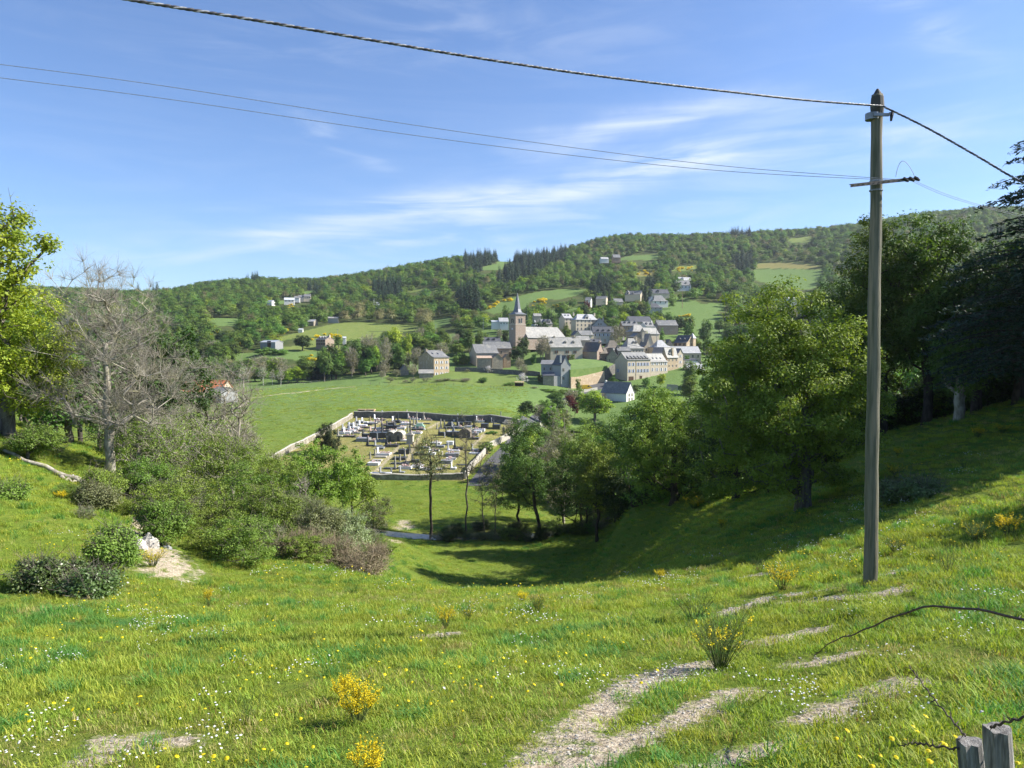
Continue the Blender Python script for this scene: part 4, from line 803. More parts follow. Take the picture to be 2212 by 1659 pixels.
house('low stone house with three dark dormers below the big grey barn roof', Z1, None, 1375, 1502, 425, 384, 350, W=8, wall=W_BROWN, roof=R_MID, al=8, Y=470, cols=4, rows=1, wsz=(.9, 1.1), dorm=((.2, .3, 1.1, 'slate'), (.5, .3, 1.1, 'slate'), (.85, .3, 1.1, 'slate')))
house('barn with broad dark grey roof at the top of the village', Z1, None, 1438, 1618, 400, 352, 308, W=11, wall=W_CREAM, roof=R_DARK, al=12, Y=492, cat='barn', name='stone_barn', flare=.02)
house('long reddish barn with weathered roof beside the upper pasture', Z1, None, 1672, 1832, 412, 382, 340, W=10, wall=W_PINK, roof=R_MID, al=8, Y=470, cat='barn', name='stone_barn')
house('brown stone house with dark roof, two white dormers and lit ochre gable', Z1, 1795, 1902, 1985, 562, 524, 465, mode='R', al=48, wall=W_OCHRE, roof=R_DARK, cols=3, rows=1, gcols=(.6,), grows=1, shut='r', Y=424, dorm=((.35, .22, .9, 'g'), (.7, .22, .9, 'g')), W=9, extra=lambda o, x0, x1, W, H, R_: (lambda b: (b.box(-1.6, W*.55, -3, 1.2, W*.55+2.6, H+R_*.6, 0), b.add([(-1.9, W*.55-.3, H+R_*.6), (1.5, W*.55-.3, H+R_*.6), (1.5, W*.55+2.9, H+R_*.6), (-1.9, W*.55+2.9, H+R_*.6), (-.2, W*.55+1.3, H+R_*1.35)], [(0, 1, 4), (1, 2, 4), (2, 3, 4), (3, 0, 4)], 1), b.build('turret', [W_OCHRE, R_SILV], o)))(MB()))
house('long low house with bright silvery roof at the right end of the village', Z1, None, 1795, 2022, 668, 612, 558, W=10, wall=W_CREAM, roof=R_SILV, al=8, Y=408, cols=(.7, .9), rows=1)
house('small cottage with pale roof and red door at the right foot of the village', Z1, 1885, 1920, 2050, 790, 750, 694, W=8, wall=W_BEIGE, roof=R_SILV, al=10, Y=384, door=((.8, 1.2, 1.8),), chim=((.02, .5, .5, .7, .7), (.95, .5, .5, .6, .6)))
house('flat roofed terrace building above the small right cottage', Z1, None, 1885, 1995, 700, 672, 664, W=6, wall=W_WHITE, roof=R_DARK, rt='shed', al=8, Y=398, cat='outbuilding', name='outbuilding')
# upper village
house('large cream three storey house with pale hipped roof above the church', Z1, 943, 985, 1172, 428, 332, 287, wall=W_CREAM, roof=R_SILV, rt='hip', al=22, Y=470, cols=6, rows=3, wsz=(.8, 1.3), chim=((.0, .5, .5, .8, 1.1), (.93, .5, .5, .9, 1.1)), dorm=((.5, .05, 2.2, 'g'),))
house('smaller cream house with three small dormers left of the large cream house', Z1, None, 893, 958, 375, 322, 287, W=9, wall=W_CREAM, roof=R_SILV, al=22, Y=486, cols=2, rows=2, wsz=(.8, 1.2), dorm=((.3, .3, .8, 'g'), (.7, .3, .8, 'g')))
house('modern house with broad blue grey shaded gable and slate roof', Z1, None, 1122, 1245, 425, 385, 322, along='y', W=14, wall=W_GREY, roof=R_MID, al=-2, Y=470, cols=(.42, .58), rows=1, wz=(3.4,), flare=.0, chim=((.75, .3, .2, .8, .8),), wsz=(.9, 1.2))
house('house with dark mansard roof, three lit dormers and blue shutters', Z1, None, 1130, 1300, 486, 440, 392, W=9, wall=W_GREY, roof=R_DARK, al=5, Y=452, cols=5, rows=1, shut='b', dorm=((.25, .12, 1.1, 'g'), (.5, .12, 1.1, 'g'), (.78, .12, 1.1, 'g')))
house('low cream house with grey roof at the end of the church nave', Z1, None, 1018, 1132, 490, 462, 426, W=8, wall=W_CREAM, roof=R_MID, al=18, Y=446, cols=2, rows=1, wsz=(.6, .8))
house('small gabled house touching the far end of the nave', Z1, None, 968, 1028, 480, 462, 428, W=7, along='y', wall=W_CREAM, roof=R_DARK, al=12, Y=442)
house('pale roofed annex behind the manor', Z1, None, 1000, 1102, 530, 505, 472, W=7, wall=W_BEIGE, roof=R_LIGHT, al=10, Y=420, cat='outbuilding', name='outbuilding')
house('small dark roofed house with dormers beside the lamp post', Z1, None, 1118, 1200, 540, 522, 496, W=7, wall=W_BEIGE, roof=R_DARK, al=10, Y=422, chim=((.98, .5, .6, .8, .8),), dorm=((.3, .2, .8, 'g'),))
house('small white house with pointed pale roof left of two, behind the nave', Z1, None, 640, 672, 410, 378, 338, W=5, wall=W_WHITE, roof=R_SILV, rt='hip', al=20, Y=470)
house('grey roofed villa with two pointed pale dormers behind the nave', Z1, None, 712, 790, 410, 368, 332, W=9, wall=W_BEIGE, roof=R_MID, al=20, Y=472, dorm=((.3, .1, 2, 'g'), (.7, .1, 2, 'g')))
house('white house with pale roof left of the church tower', Z1, None, 352, 426, 378, 350, 320, W=8, wall=W_WHITE, roof=R_SILV, al=8, Y=505, cols=3, rows=1, wsz=(.6, .8))
house('long low white shed beside the white house left of the tower', Z1, None, 290, 350, 372, 352, 341, W=5, wall=W_WHITE, roof=R_METAL, rt='shed', al=8, Y=506, cat='shed', name='shed')
house('small stone house with pale roof in trees above the nave', Z1, None, 640, 700, 330, 305, 285, W=7, wall=W_BEIGE, roof=R_LIGHT, al=10, Y=520)
HG = 'houses on the hillside above the village'
house('white hillside villa with two pointed gables, left of the upper group', Z1, None, 1392, 1520, 150, 128, 98, W=10, wall=W_CREAM, roof=R_MID, al=-25, Y=640, dorm=((.15, .1, 2.4, 'g'), (.5, .1, 1.4, 'g')))
house('large hillside villa with dark roof and pale gables, topmost of its group', Z1, None, 1600, 1762, 132, 116, 82, W=11, wall=W_CREAM, roof=R_DARK, al=10, Y=668, dorm=((.1, .1, 2.4, 'g'), (.45, .15, 2, 'g')), chim=((.95, .5, .4, .9, .9),))
house('hillside villa with wide hipped grey roof and veranda in the middle of the group', Z1, None, 1622, 1750, 205, 178, 132, W=10, wall=W_WHITE, roof=R_MID, rt='hip', al=12, Y=632, cols=3, rows=1)
house('pale gable with steep roof left of the hipped hillside villa', Z1, None, 1592, 1640, 195, 172, 142, W=7, along='y', wall=W_WHITE, roof=R_SILV, al=15, Y=636)
house('low hillside bungalow with dark grey hipped roof, lowest of its group', Z1, None, 1592, 1702, 252, 232, 198, W=9, wall=W_GREY, roof=R_DARK, rt='hip', al=8, Y=604, cols=3, rows=1, wsz=(1, 1))
house('grey hillside house with two dormers and chimney high above the village', Z1, None, 1822, 1940, 78, 48, 12, W=10, wall=W_WHITE, roof=R_MID, al=10, Y=735, cols=4, rows=1, dorm=((.3, .2, 1.4, 'g'), (.7, .2, 1.4, 'g')), chim=((.1, .5, .5, .9, .9),))
house('pale roofed villa behind the grey two dormer house high on the slope', Z1, None, 1850, 1950, 22, 8, -18, W=10, wall=W_WHITE, roof=R_SILV, al=15, Y=775, dorm=((.25, .1, 2, 'g'),))
house('low grey roof half hidden in trees left of the hillside villas', Z1, None, 1308, 1378, 195, 186, 160, W=8, wall=W_BEIGE, roof=R_MID, al=10, Y=622)
house('small white house in copper trees on the slope above the nave', Z1, None, 1062, 1108, 195, 172, 150, W=7, wall=W_WHITE, roof=R_MID, al=-15, Y=625)
house('small cream gabled house right of the white one in the copper trees', Z1, None, 1150, 1235, 182, 162, 142, W=7, wall=W_CREAM, roof=R_MID, al=-20, Y=635)
# left of the village and the far slopes
house('tall isolated stone house with white shutters, high chimneys and blue grey roof', Z8, 1592, 1742, 1890, 938, 756, 690, wall=W_OCHRE, roof=R_MID, al=38, Y=372, cols=3, rows=3, wz=(.6, 3.6, 6.4), shut='w', chim=((.0, .5, .6, 1.1, 1.8), (.98, .5, .5, .8, 1.2)), gwall=W_STONE, skyl=((.2, .25), (.55, .25)), wsz=(.8, 1.2))
house('low stone annex with pale roof at the foot of the isolated tall house', Z8, None, 1600, 1735, 940, 912, 876, W=4, wall=W_STONE, roof=R_LIGHT, rt='shed', al=8, Y=366, cat='outbuilding', name='outbuilding')
house('small stone shed with steep gable left of the isolated tall house', Z8, None, 1420, 1500, 942, 880, 830, W=6, along='y', wall=W_STONE, roof=R_MID, al=20, Y=378, cat='shed', name='shed', chim=((.5, .1, .2, .7, .7),))
house('three storey farmhouse with brown shutters among yellow broom on the left slope', Z8, 600, 690, 728, 642, 582, 552, mode='R', al=35, wall=W_PINK, gwall=W_CREAM, roof=R_MID, cols=4, rows=2, shut='r', Y=505, dorm=((.2, .2, 1.3, 'slate'), (.5, .2, 1.3, 'slate'), (.8, .2, 1.3, 'slate')), chim=((.98, .5, .8, 1, 1),), W=8)
house('long grey farm shed with pale roof and open front on the left slope', Z8, 60, 206, 282, 645, 608, 590, mode='R', al=40, wall=W_GREY, roof=R_METAL, Y=498, cat='barn', name='farm_shed', door=((.6, 4.5, 3.4),), flare=.02)  # the open front is a dark panel, standing in for the shade inside
house('white chalet with pale roof, leftmost of the high hamlet', Z8, None, 292, 392, 220, 198, 178, W=9, wall=W_WHITE, roof=R_METAL, al=15, Y=870, cols=3, rows=1)
house('small grey roofed house second in the high hamlet', Z8, None, 390, 442, 195, 180, 162, W=9, wall=W_WHITE, roof=R_MID, al=12, Y=895)
house('grey roofed barn third in the high hamlet', Z8, None, 430, 485, 190, 172, 152, W=9, wall=W_GREY, roof=R_MID, al=12, Y=905)
house('tall cream house with chimneys, rightmost of the high hamlet', Z8, None, 483, 548, 188, 164, 145, W=9, wall=W_CREAM, roof=R_MID, al=12, Y=905, cols=3, rows=1, chim=((.1, .5, .6, 1, 1), (.9, .5, .6, 1, 1)))
house('white metal shed standing alone left of the high hamlet', Z8, 125, 172, 205, 225, 212, 202, mode='R', al=35, wall=W_WHITE, roof=R_METAL, Y=860, cat='shed', name='farm_shed')
house('white house with two dark dormers and a mast alone in the woods', Z8, None, 1155, 1218, 265, 246, 222, W=8, wall=W_WHITE, roof=R_SILV, al=5, Y=800, dorm=((.35, .2, 1.6, 'slate'), (.75, .2, 1.6, 'slate')), chim=((.05, .5, 3, .5, .5),))
house('small pinkish house beside a clearing high in the woods', Z8, None, 1485, 1512, 135, 112, 98, W=7, wall=W_PINK, roof=R_MID, al=20, Y=985)
house('tiny white house with pointed roof at the top of the clearing', Z8, None, 1676, 1700, 88, 68, 54, W=6, wall=W_WHITE, roof=R_MID, al=20, Y=1020, rt='hip')
house('low grey house hidden by trees right of the clearing', Z8, None, 1908, 1968, 200, 186, 166, W=9, wall=W_STONE, roof=R_MID, al=10, Y=850)
house('small house with pale roof half hidden in the wood above the yellow meadow', Z8, None, 515, 578, 435, 408, 390, W=7, wall=W_STONE, roof=R_SILV, al=-15, Y=640)
house('long low greenhouse roof at the edge of the yellow meadow', Z8, None, 715, 812, 385, 376, 364, W=7, wall=W_GREY, roof=R_LIGHT, al=5, Y=665, cat='shed', name='farm_shed')
house('small white hut at the left end of the yellow meadow', Z8, None, 428, 470, 498, 486, 478, W=4, wall=W_WHITE, roof=R_METAL, al=5, Y=590, cat='shed', name='shed')
house('tiny white hut by the hedge right of the farmhouse', Z8, None, 858, 882, 582, 568, 556, W=4, wall=W_WHITE, roof=R_METAL, al=10, Y=520, cat='shed', name='shed')
house('white farm building in the high clearing near the ridge', Z7, None, 924, 964, 242, 234, 225, W=9, wall=W_WHITE, roof=R_SILV, al=10, Y=985)
house('brown farmhouse with grey roof in the high clearing near the ridge', Z7, None, 990, 1028, 240, 226, 210, W=9, wall=W_BROWN, roof=R_MID, al=10, Y=990)
house('white house with slate roof glimpsed beyond the big oak crown', Z7, None, 1945, 1985, 468, 455, 442, W=8, wall=W_WHITE, roof=R_SILV, al=10, Y=640)
def zov(x, y): return (x, y)
house('orange tiled farm barn seen through the bare trees on the left', zov, None, 388, 476, 872, 846, 822, W=11, wall=W_BEIGE, roof=R_RED, al=-5, Y=262, cat='barn', name='farm_barn', flare=.02)
house('pale grey concrete shed with dark open bay beside the orange tiled barn', zov, 442, 478, 514, 874, 846, 838, mode='R', al=38, Y=256, wall=W_GREY, roof=R_MID, cat='shed', name='farm_shed', flare=.02, door=((.5, 4.5, 3),))  # shade within the open bay drawn as a dark door panel
print('houses', len(HL), time.time()-T0)
# ------------------------------------------------------------ woods
def build_woods():
    x, y, z, h, kind, rng = forest_points()
    names = ['broad', 'broad', 'broad', 'tall', 'tall', 'dark', 'grey', 'fresh', 'conifer', 'conifer']
    hn = [10, 10, 10, 12, 12, 10, 10, 10, 16, 16]; big = h*FPX/y; order = np.argsort(-big)
    # hidden trees behind nearer ones are common: keep as individuals the 250 that show largest, spread over the slope
    indiv = set(order[:150].tolist()); rest = np.array([i for i in range(len(x)) if i not in indiv])
    base = {}
    txt = {'broad': ('round leafy green tree in the wood %s', 'tree'), 'tall': ('tall leafy green tree in the wood %s', 'tree'), 'dark': ('dark green broad tree in the wood %s', 'tree'), 'grey': ('greyish tree still coming into leaf in the wood %s', 'tree'),
           'fresh': ('bright yellow green tree in the wood %s', 'tree'), 'conifer': ('dark pointed conifer in the wood %s', 'conifer')}
    for i in indiv:
        k = names[kind[i]]; px, py = proj([x[i], y[i], z[i]]); v = int(rng.integers(len(PM[k])))
        zone = ('beyond the leafless chestnut' if px < 360 else 'above the orange tiled barn' if px < 500 else 'round the long farm shed' if px < 610 else 'round the three storey farmhouse' if px < 760 else 'above the lone tall house' if px < 940 else 'left of the church tower' if px < 1100 else 'above the church nave' if px < 1240 else 'left of the hillside villas' if px < 1400 else 'right of the hillside villas' if px < 1570 else 'behind the great oak' if px < 1800 else 'behind the right bank wood')+(', low down' if py > 715 else ', halfway up' if py > 655 else ', high up')
        key = (k, v); lab, cat = txt[k]; lab = lab % zone; grp = '%s trees %s' % ({'broad': 'round green', 'tall': 'tall green', 'dark': 'dark green', 'grey': 'greyish', 'fresh': 'bright green', 'conifer': 'conifer'}[k], zone)
        s = h[i]/hn[kind[i]]; rz = rng.random()*6.28; loc = (x[i], y[i], z[i]-.2); sx = s*(.9+.35*rng.random())
        if key not in base:
            o = tree_thing({'conifer': 'conifer_tree', 'grey': 'budding_tree'}.get(k, 'leafy_tree'), PM[k][v], loc=loc); o.rotation_euler = (0, 0, rz); o.scale = (sx, sx, s); tag(o, lab, cat, grp); base[key] = o
        else: clone(base[key], loc, rz, (sx, sx, s), lab, cat, grp)
    fp = far_protos(); n = len(rest); s = h[rest]/np.array(hn)[kind[rest]]; rot = np.zeros((n, 3)); rot[:, 2] = rng.random(n)*6.28; sx = s*(.95+.45*rng.random(n)); sx[kind[rest] >= 8] *= .8
    o = scatter('distant_woodland', np.stack([x[rest], y[rest], z[rest]-.3], 1), rot, np.stack([sx, sx, s], 1), kind[rest], fp)
    tag(o, 'mixed spring woodland of green trees and dark conifers covering the far hills', 'woodland', kind='stuff')
    # broom in flower along hedges and clearings
    bp = bpy.data.objects.new('flowering_broom', tree_parts(141, 3, LOW, 40, 22, .5, .05, L_YEL, BARKD, clump=.7, tip=.03, sides=3, tz=.3)[1]); P = []
    for poly in YELP:
        a = np.array(poly); n = 0
        for _ in range(400):
            q = a.min(0)+rng.random(2)*(a.max(0)-a.min(0))
            if inpoly(q[0:1], q[1:2], poly)[0] and rng.random() < .5:
                p = hit(q[0], q[1], 380, 1300)
                if p.y < 1290 and 5.5*FPX/p.y > 3: P.append(tuple(p)); n += 1
            if n > 12: break
    P = np.array(P); P = P[fbm(P[:, 0]/14, P[:, 1]/14, 4) > .42]; n = len(P); s = .45+.7*rng.random(n)*np.where(P[:, 1] > 700, 1.3, 1); rot = np.zeros((n, 3)); rot[:, 2] = rng.random(n)*6
    o = scatter('broom_thicket', P, rot, np.stack([s*1.3, s*1.3, s], 1), np.zeros(n), [bp]); tag(o, 'yellow flowering broom thickets on the slopes', 'broom', kind='stuff')
    print('woods', len(x), len(rest), time.time()-T0)
build_woods()
# ------------------------------------------------------------ trees of the village and the near valley
def span(px, top, Y): p = place(px, Y); return p, at(px, top, Y).z-p.z
KH = {'broad': 10, 'tall': 12, 'dark': 10, 'grey': 9, 'fresh': 10, 'bush': 5, 'conifer': 16, 'blossom': 5, 'copper': 6, 'orchard': 4.2, 'birch': 12}
KW = {'broad': 9, 'tall': 6, 'dark': 9, 'grey': 8.2, 'fresh': 9, 'bush': 5.8, 'conifer': 7, 'blossom': 5.8, 'copper': 5.5, 'orchard': 3.8, 'birch': 6}
ORD_ = 'first second third fourth fifth sixth seventh eighth'.split(); _first = {}; _rng = rnd(77)
def mid(label, kind, px, top, Y, wpx, cat=None, group=None, name=None, H=None):
    p, h = span(px, top, Y); h = H or max(1.0, h); v = int(_rng.integers(len(PM[kind]))); s = h/KH[kind]; sx = wpx*Y/FPX/KW[kind]; rz = _rng.random()*6.28
    cat = cat or ('bush' if kind == 'bush' else 'tree'); name = name or {'conifer': 'conifer_tree', 'bush': 'bush', 'orchard': 'fruit_tree', 'blossom': 'blossoming_tree', 'grey': 'budding_tree', 'birch': 'birch_tree'}.get(kind, 'leafy_tree')
    if (kind, v) not in _first:
        o = tree_thing(name, PM[kind][v], loc=(p.x, p.y, p.z-.15)); o.rotation_euler = (0, 0, rz); o.scale = (sx, sx, s); tag(o, label, cat, group); _first[(kind, v)] = o
    else: o = clone(_first[(kind, v)], (p.x, p.y, p.z-.15), rz, (sx, sx, s), label, cat, group); o.name = name
    return o
def m1(label, kind, X, top, Y, w, f=Z1, **k): a = f(X, top); return mid(label, kind, a[0], a[1], Y, w, **k)
for a in (('dark green chestnut against the church nave', 'dark', 545, 462, 406, 34), ('broad dark green tree below the chestnut by the church', 'dark', 500, 538, 399, 38), ('tall grey green tree before the left end of the manor', 'grey', 712, 436, 400, 38),
          ('thin grey green tree overlapping the tall grey green one', 'grey', 690, 480, 403, 30), ('small bush tree left of the tall grey green tree', 'bush', 632, 600, 398, 14), ('grey budding tree on the lawn above the chimney house', 'grey', 515, 632, 378, 30), ('greyish shrub in the hedge left of the chimney house', 'grey', 560, 690, 372, 20),
          ('small tree standing before the manor front', 'bush', 948, 602, 396, 16), ('brown budding street tree in the upper village', 'grey', 1322, 358, 432, 48), ('yellow green round tree behind the blue grey gable', 'fresh', 1372, 258, 505, 36), ('dark conifer behind the nave roof', 'conifer', 782, 245, 500, 16),
          ('second dark conifer just left of the spire conifer', 'conifer', 700, 270, 510, 14), ('conifer right beside the church spire', 'conifer', 575, 195, 520, 14), ('round tree alone in the pasture right of the village', 'broad', 2058, 318, 452, 36),
          ('brown budding tree at the right end of the village', 'grey', 2112, 540, 410, 34), ('dark tree at the right edge of the village', 'broad', 2180, 470, 400, 30), ('feathery green tree below the row houses', 'tall', 1930, 752, 352, 40), ('round shrub tree before the garage doors', 'bush', 1565, 795, 355, 22),
          ('yellow green tree before the row house', 'fresh', 1690, 772, 352, 26), ('leafy bush left of the garage doors', 'bush', 1300, 790, 358, 18), ('dark green bush at the lower wall corner', 'bush', 1480, 855, 340, 20), ('bush between the two right cottages', 'bush', 1905, 612, 402, 12), ('bush by the red door cottage', 'bush', 2010, 770, 378, 14),
          ('leafy bush by the foot of the lower road', 'bush', 1005, 800, 345, 14), ('dark bush at the house corner above the van', 'bush', 690, 775, 358, 16), ('dark green tree behind the left barn roof', 'dark', 400, 408, 452, 18), ('brownish tree left of the church tower', 'grey', 350, 398, 470, 18), ('green tree behind the small dark roofed house', 'broad', 240, 432, 465, 16),
          ('olive tree left of the barns', 'grey', 120, 440, 445, 32), ('broad green tree at the left end of the village', 'broad', 40, 470, 440, 40), ('leafy bush beside the left barn gable', 'bush', 60, 590, 400, 24), ('green bush below the left end tree', 'bush', 10, 600, 405, 24), ('leafy tree before the cream upper house', 'broad', 900, 350, 468, 16),
          ('conifer in the gardens above the nave', 'conifer', 640, 235, 560, 12), ('dark tree above the upper village', 'dark', 1060, 200, 565, 28), ('copper leaved tree among the upper gardens', 'copper', 1075, 165, 600, 18), ('second copper leaved tree above the white gable', 'copper', 1690, 140, 640, 14),
          ('green tree among the upper gardens', 'broad', 1180, 215, 560, 34), ('mid green tree above the mansard house', 'broad', 1290, 230, 545, 34), ('tall conifer between the hillside villas', 'conifer', 1560, -15, 640, 18), ('second tall conifer between the hillside villas', 'conifer', 1600, 5, 648, 14), ('conifer in dark clump left of the villas', 'conifer', 1150, 40, 640, 16),
          ('tallest conifer in the dark clump left of the villas', 'conifer', 1215, 0, 645, 18), ('conifer in the clump at its right end', 'conifer', 1260, 60, 640, 14), ('leafy tree below the hillside villas', 'broad', 1450, 170, 580, 36), ('dark tree below the hillside villas', 'dark', 1530, 190, 575, 34), ('leafy tree at the villa garden', 'broad', 1345, 205, 585, 30),
          ('green tree left of the grey bungalow', 'tall', 1420, 230, 560, 24), ('round tree by the upper lane', 'fresh', 1500, 250, 545, 26), ('green tree behind the top barn roof', 'broad', 1680, 240, 545, 30), ('bush tree by the upper pasture corner', 'broad', 1760, 260, 540, 26), ('dark bush on the bank of the upper pasture', 'dark', 1830, 290, 520, 30),
          ('leafy hedge tree by the yellow broom', 'broad', 1920, 290, 515, 34), ('dark hedge bush below the round pasture tree', 'bush', 1820, 455, 440, 30), ('second dark hedge bush below the round pasture tree', 'bush', 1900, 460, 440, 30), ('third dark hedge bush below the pasture tree', 'bush', 1990, 462, 438, 30), ('hedge bush at the right of the pasture', 'bush', 2090, 470, 436, 30),
          ('garden bush behind the silvery long roof', 'bush', 1720, 470, 425, 16), ('young tree between the two lamp masts', 'fresh', 1575, 412, 432, 12), ('garden tree left of the upper pasture', 'tall', 1700, 395, 440, 12)):
    m1(*a)
OR = 'small fruit trees in the orchard'
for l, X, Yp, D, w, k in (('white blossoming fruit tree below the long garden wall', 258, 705, 380, 22, 'blossom'), ('white blossoming bush in the orchard centre', 540, 762, 354, 28, 'blossom'), ('thin fruit tree below the left barn', 85, 738, 378, 14, 'orchard'), ('grey fruit tree at the left of the orchard fence', 75, 815, 356, 22, 'orchard'),
                       ('dark green round fruit tree by the orchard fence', 212, 802, 354, 22, 'bush'), ('green bush tree beside the hay cart', 432, 848, 345, 26, 'bush'), ('low shrub right of the hay cart', 640, 900, 338, 22, 'grey')):
    a = Z1(X, Yp); mid(l, k, a[0], a[1], D, w, group=OR, name='fruit_tree')
for i, (X, t, w, D) in enumerate(((1240, 870, 20, 365), (1320, 940, 22, 356), (1380, 860, 26, 372), (1465, 965, 18, 352), (1535, 940, 26, 354), (1672, 940, 26, 354), (1780, 960, 26, 352), (1850, 950, 36, 352), (1945, 960, 24, 352), (2040, 950, 34, 352), (1480, 690, 24, 392), (1560, 690, 28, 392), (1540, 805, 34, 368))):
    a = Z8(X, t); mid('small fruit tree, %s in the orchard row by the lone tall house' % ('first second third fourth fifth sixth seventh eighth ninth tenth eleventh twelfth thirteenth'.split()[i]), 'orchard' if i % 3 else 'grey', a[0], a[1], D, w, group=OR, name='fruit_tree', cat='tree')
# wood strip left of the lone house
WS = [('dark spruce left of the green clump', 'conifer', 620, 690, 385, 34), ('second dark spruce behind the first', 'conifer', 660, 720, 392, 26), ('round green tree right of the spruces', 'dark', 800, 800, 380, 56), ('broad green tree in the middle of the strip', 'broad', 960, 560, 400, 66), ('brownish leafy tree behind the strip', 'grey', 1120, 500, 430, 56),
      ('tall round green tree left of the lone house', 'broad', 1370, 595, 400, 44), ('yellow green high tree of the strip', 'fresh', 1340, 440, 440, 50), ('green tree behind the lone house', 'broad', 1560, 500, 440, 60), ('olive tree behind the lone house', 'broad', 1690, 560, 435, 48), ('brown budding tree behind the lone house', 'grey', 1820, 590, 420, 40),
      ('green tree right of the lone house', 'broad', 1960, 600, 430, 44), ('low bush right of the lone house', 'bush', 1990, 690, 400, 34), ('pink grey blossoming tree left of the lone house', 'grey', 1260, 790, 378, 34), ('dark tree at the strip foot', 'dark', 1150, 620, 410, 44), ('green tree at the strip foot', 'broad', 1080, 760, 384, 36),
      ('green tree of the strip between spruce and hedge', 'tall', 880, 640, 395, 40), ('yellow green tree at the left of the spruces', 'fresh', 420, 830, 370, 50), ('second yellow green tree left of the spruces', 'fresh', 330, 860, 366, 34), ('greyish tree behind the birches', 'grey', 250, 730, 392, 50), ('greyish tree left behind the birches', 'grey', 60, 720, 395, 60),
      ('green tree behind the yellow green pair', 'broad', 500, 720, 390, 50), ('green tree at the field edge', 'tall', -60, 760, 385, 44), ('white stemmed birch, right of three', 'birch', 260, 850, 360, 22), ('white stemmed birch, middle of three', 'birch', 180, 870, 360, 20), ('white stemmed birch, left of three', 'birch', 90, 820, 362, 26),
      ('dark bushy chestnut beside the farmhouse', 'dark', 470, 525, 500, 46), ('bush below the farm shed', 'bush', 120, 640, 480, 50), ('low bush below the farm shed', 'bush', 250, 660, 478, 40), ('young tree beside the farmhouse', 'tall', 820, 530, 505, 22), ('leafy bush at the field corner', 'bush', 700, 760, 420, 40), ('green tree above the orchard', 'broad', 1000, 640, 420, 50),
      ('birch like tree at the far left of the strip', 'birch', -100, 830, 362, 30), ('bushy tree at the far left of the strip', 'broad', -200, 780, 372, 60), ('dark tree at the foot of the tall green one', 'dark', 1400, 780, 384, 30)]
for l, k, X, t, D, w in WS: a = Z8(X, t); mid(l+' in the wood strip', k, a[0], a[1], D, w)
# trees below the village
for l, k, px, top, D, w in (('dark green bushy tree at the cemetery back corner', 'dark', 1138, 862, 232, 50), ('brownish bush behind the cemetery corner tree', 'grey', 1165, 868, 240, 36), ('bright yellow green round tree beside the white gabled house', 'fresh', 1285, 838, 285, 92), ('dark copper bush at the road wall', 'copper', 1232, 850, 300, 26), ('copper leaved shrub above the cemetery', 'copper', 1242, 862, 292, 20),
                       ('bushy tree on the road bank', 'broad', 1205, 845, 290, 44), ('leafy tree left of the road wall', 'broad', 1180, 855, 262, 50), ('green tree behind the cemetery corner', 'tall', 1215, 880, 240, 40), ('dark tree below the yellow green one', 'dark', 1290, 905, 230, 60), ('broad tree below the yellow green one', 'broad', 1240, 920, 210, 60),
                       ('dark bush below the white gabled house', 'bush', 1375, 868, 290, 36), ('green tree right of the white gabled house', 'broad', 1425, 838, 285, 50), ('feathery green tree on the bank below the row houses', 'tall', 1490, 810, 320, 46), ('leafy tree in the valley behind the oaks', 'broad', 1560, 860, 240, 70), ('tall green tree in the valley behind the oaks', 'tall', 1620, 860, 230, 60),
                       ('bushy tree on the road side of the cemetery wall', 'bush', 1050, 950, 172, 36), ('young green bush against the cemetery wall', 'bush', 1062, 930, 190, 26), ('grey hedge tree at the cemetery front corner', 'grey', 1105, 900, 180, 50), ('grey hedge bush left of the cemetery', 'grey', 590, 965, 135, 46), ('grey hedge bush by the left cemetery wall end', 'grey', 545, 955, 140, 50),
                       ('bush at the foot of the cemetery wall', 'bush', 620, 1000, 120, 50), ('grey bush among the hedge', 'grey', 575, 985, 115, 60), ('grey thorn bush behind the hedge', 'grey', 500, 960, 125, 60), ('leafy tree deep in the valley', 'broad', 1400, 930, 180, 90), ('dark leafy tree deep in the valley', 'dark', 1340, 940, 150, 70),
                       ('tree behind the dark right hand wood', 'broad', 1800, 640, 210, 110), ('second tree behind the dark right hand wood', 'broad', 2000, 600, 190, 110), ('third tree behind the dark right hand wood', 'grey', 2150, 600, 180, 120), ('low tree behind the dark right hand wood', 'broad', 1900, 720, 150, 110), ('low tree far behind the cedar', 'broad', 2100, 700, 140, 120), ('pale tree glimpsed between dark trunks', 'grey', 1700, 740, 170, 90)):
    mid(l, k, px, top, D, w)
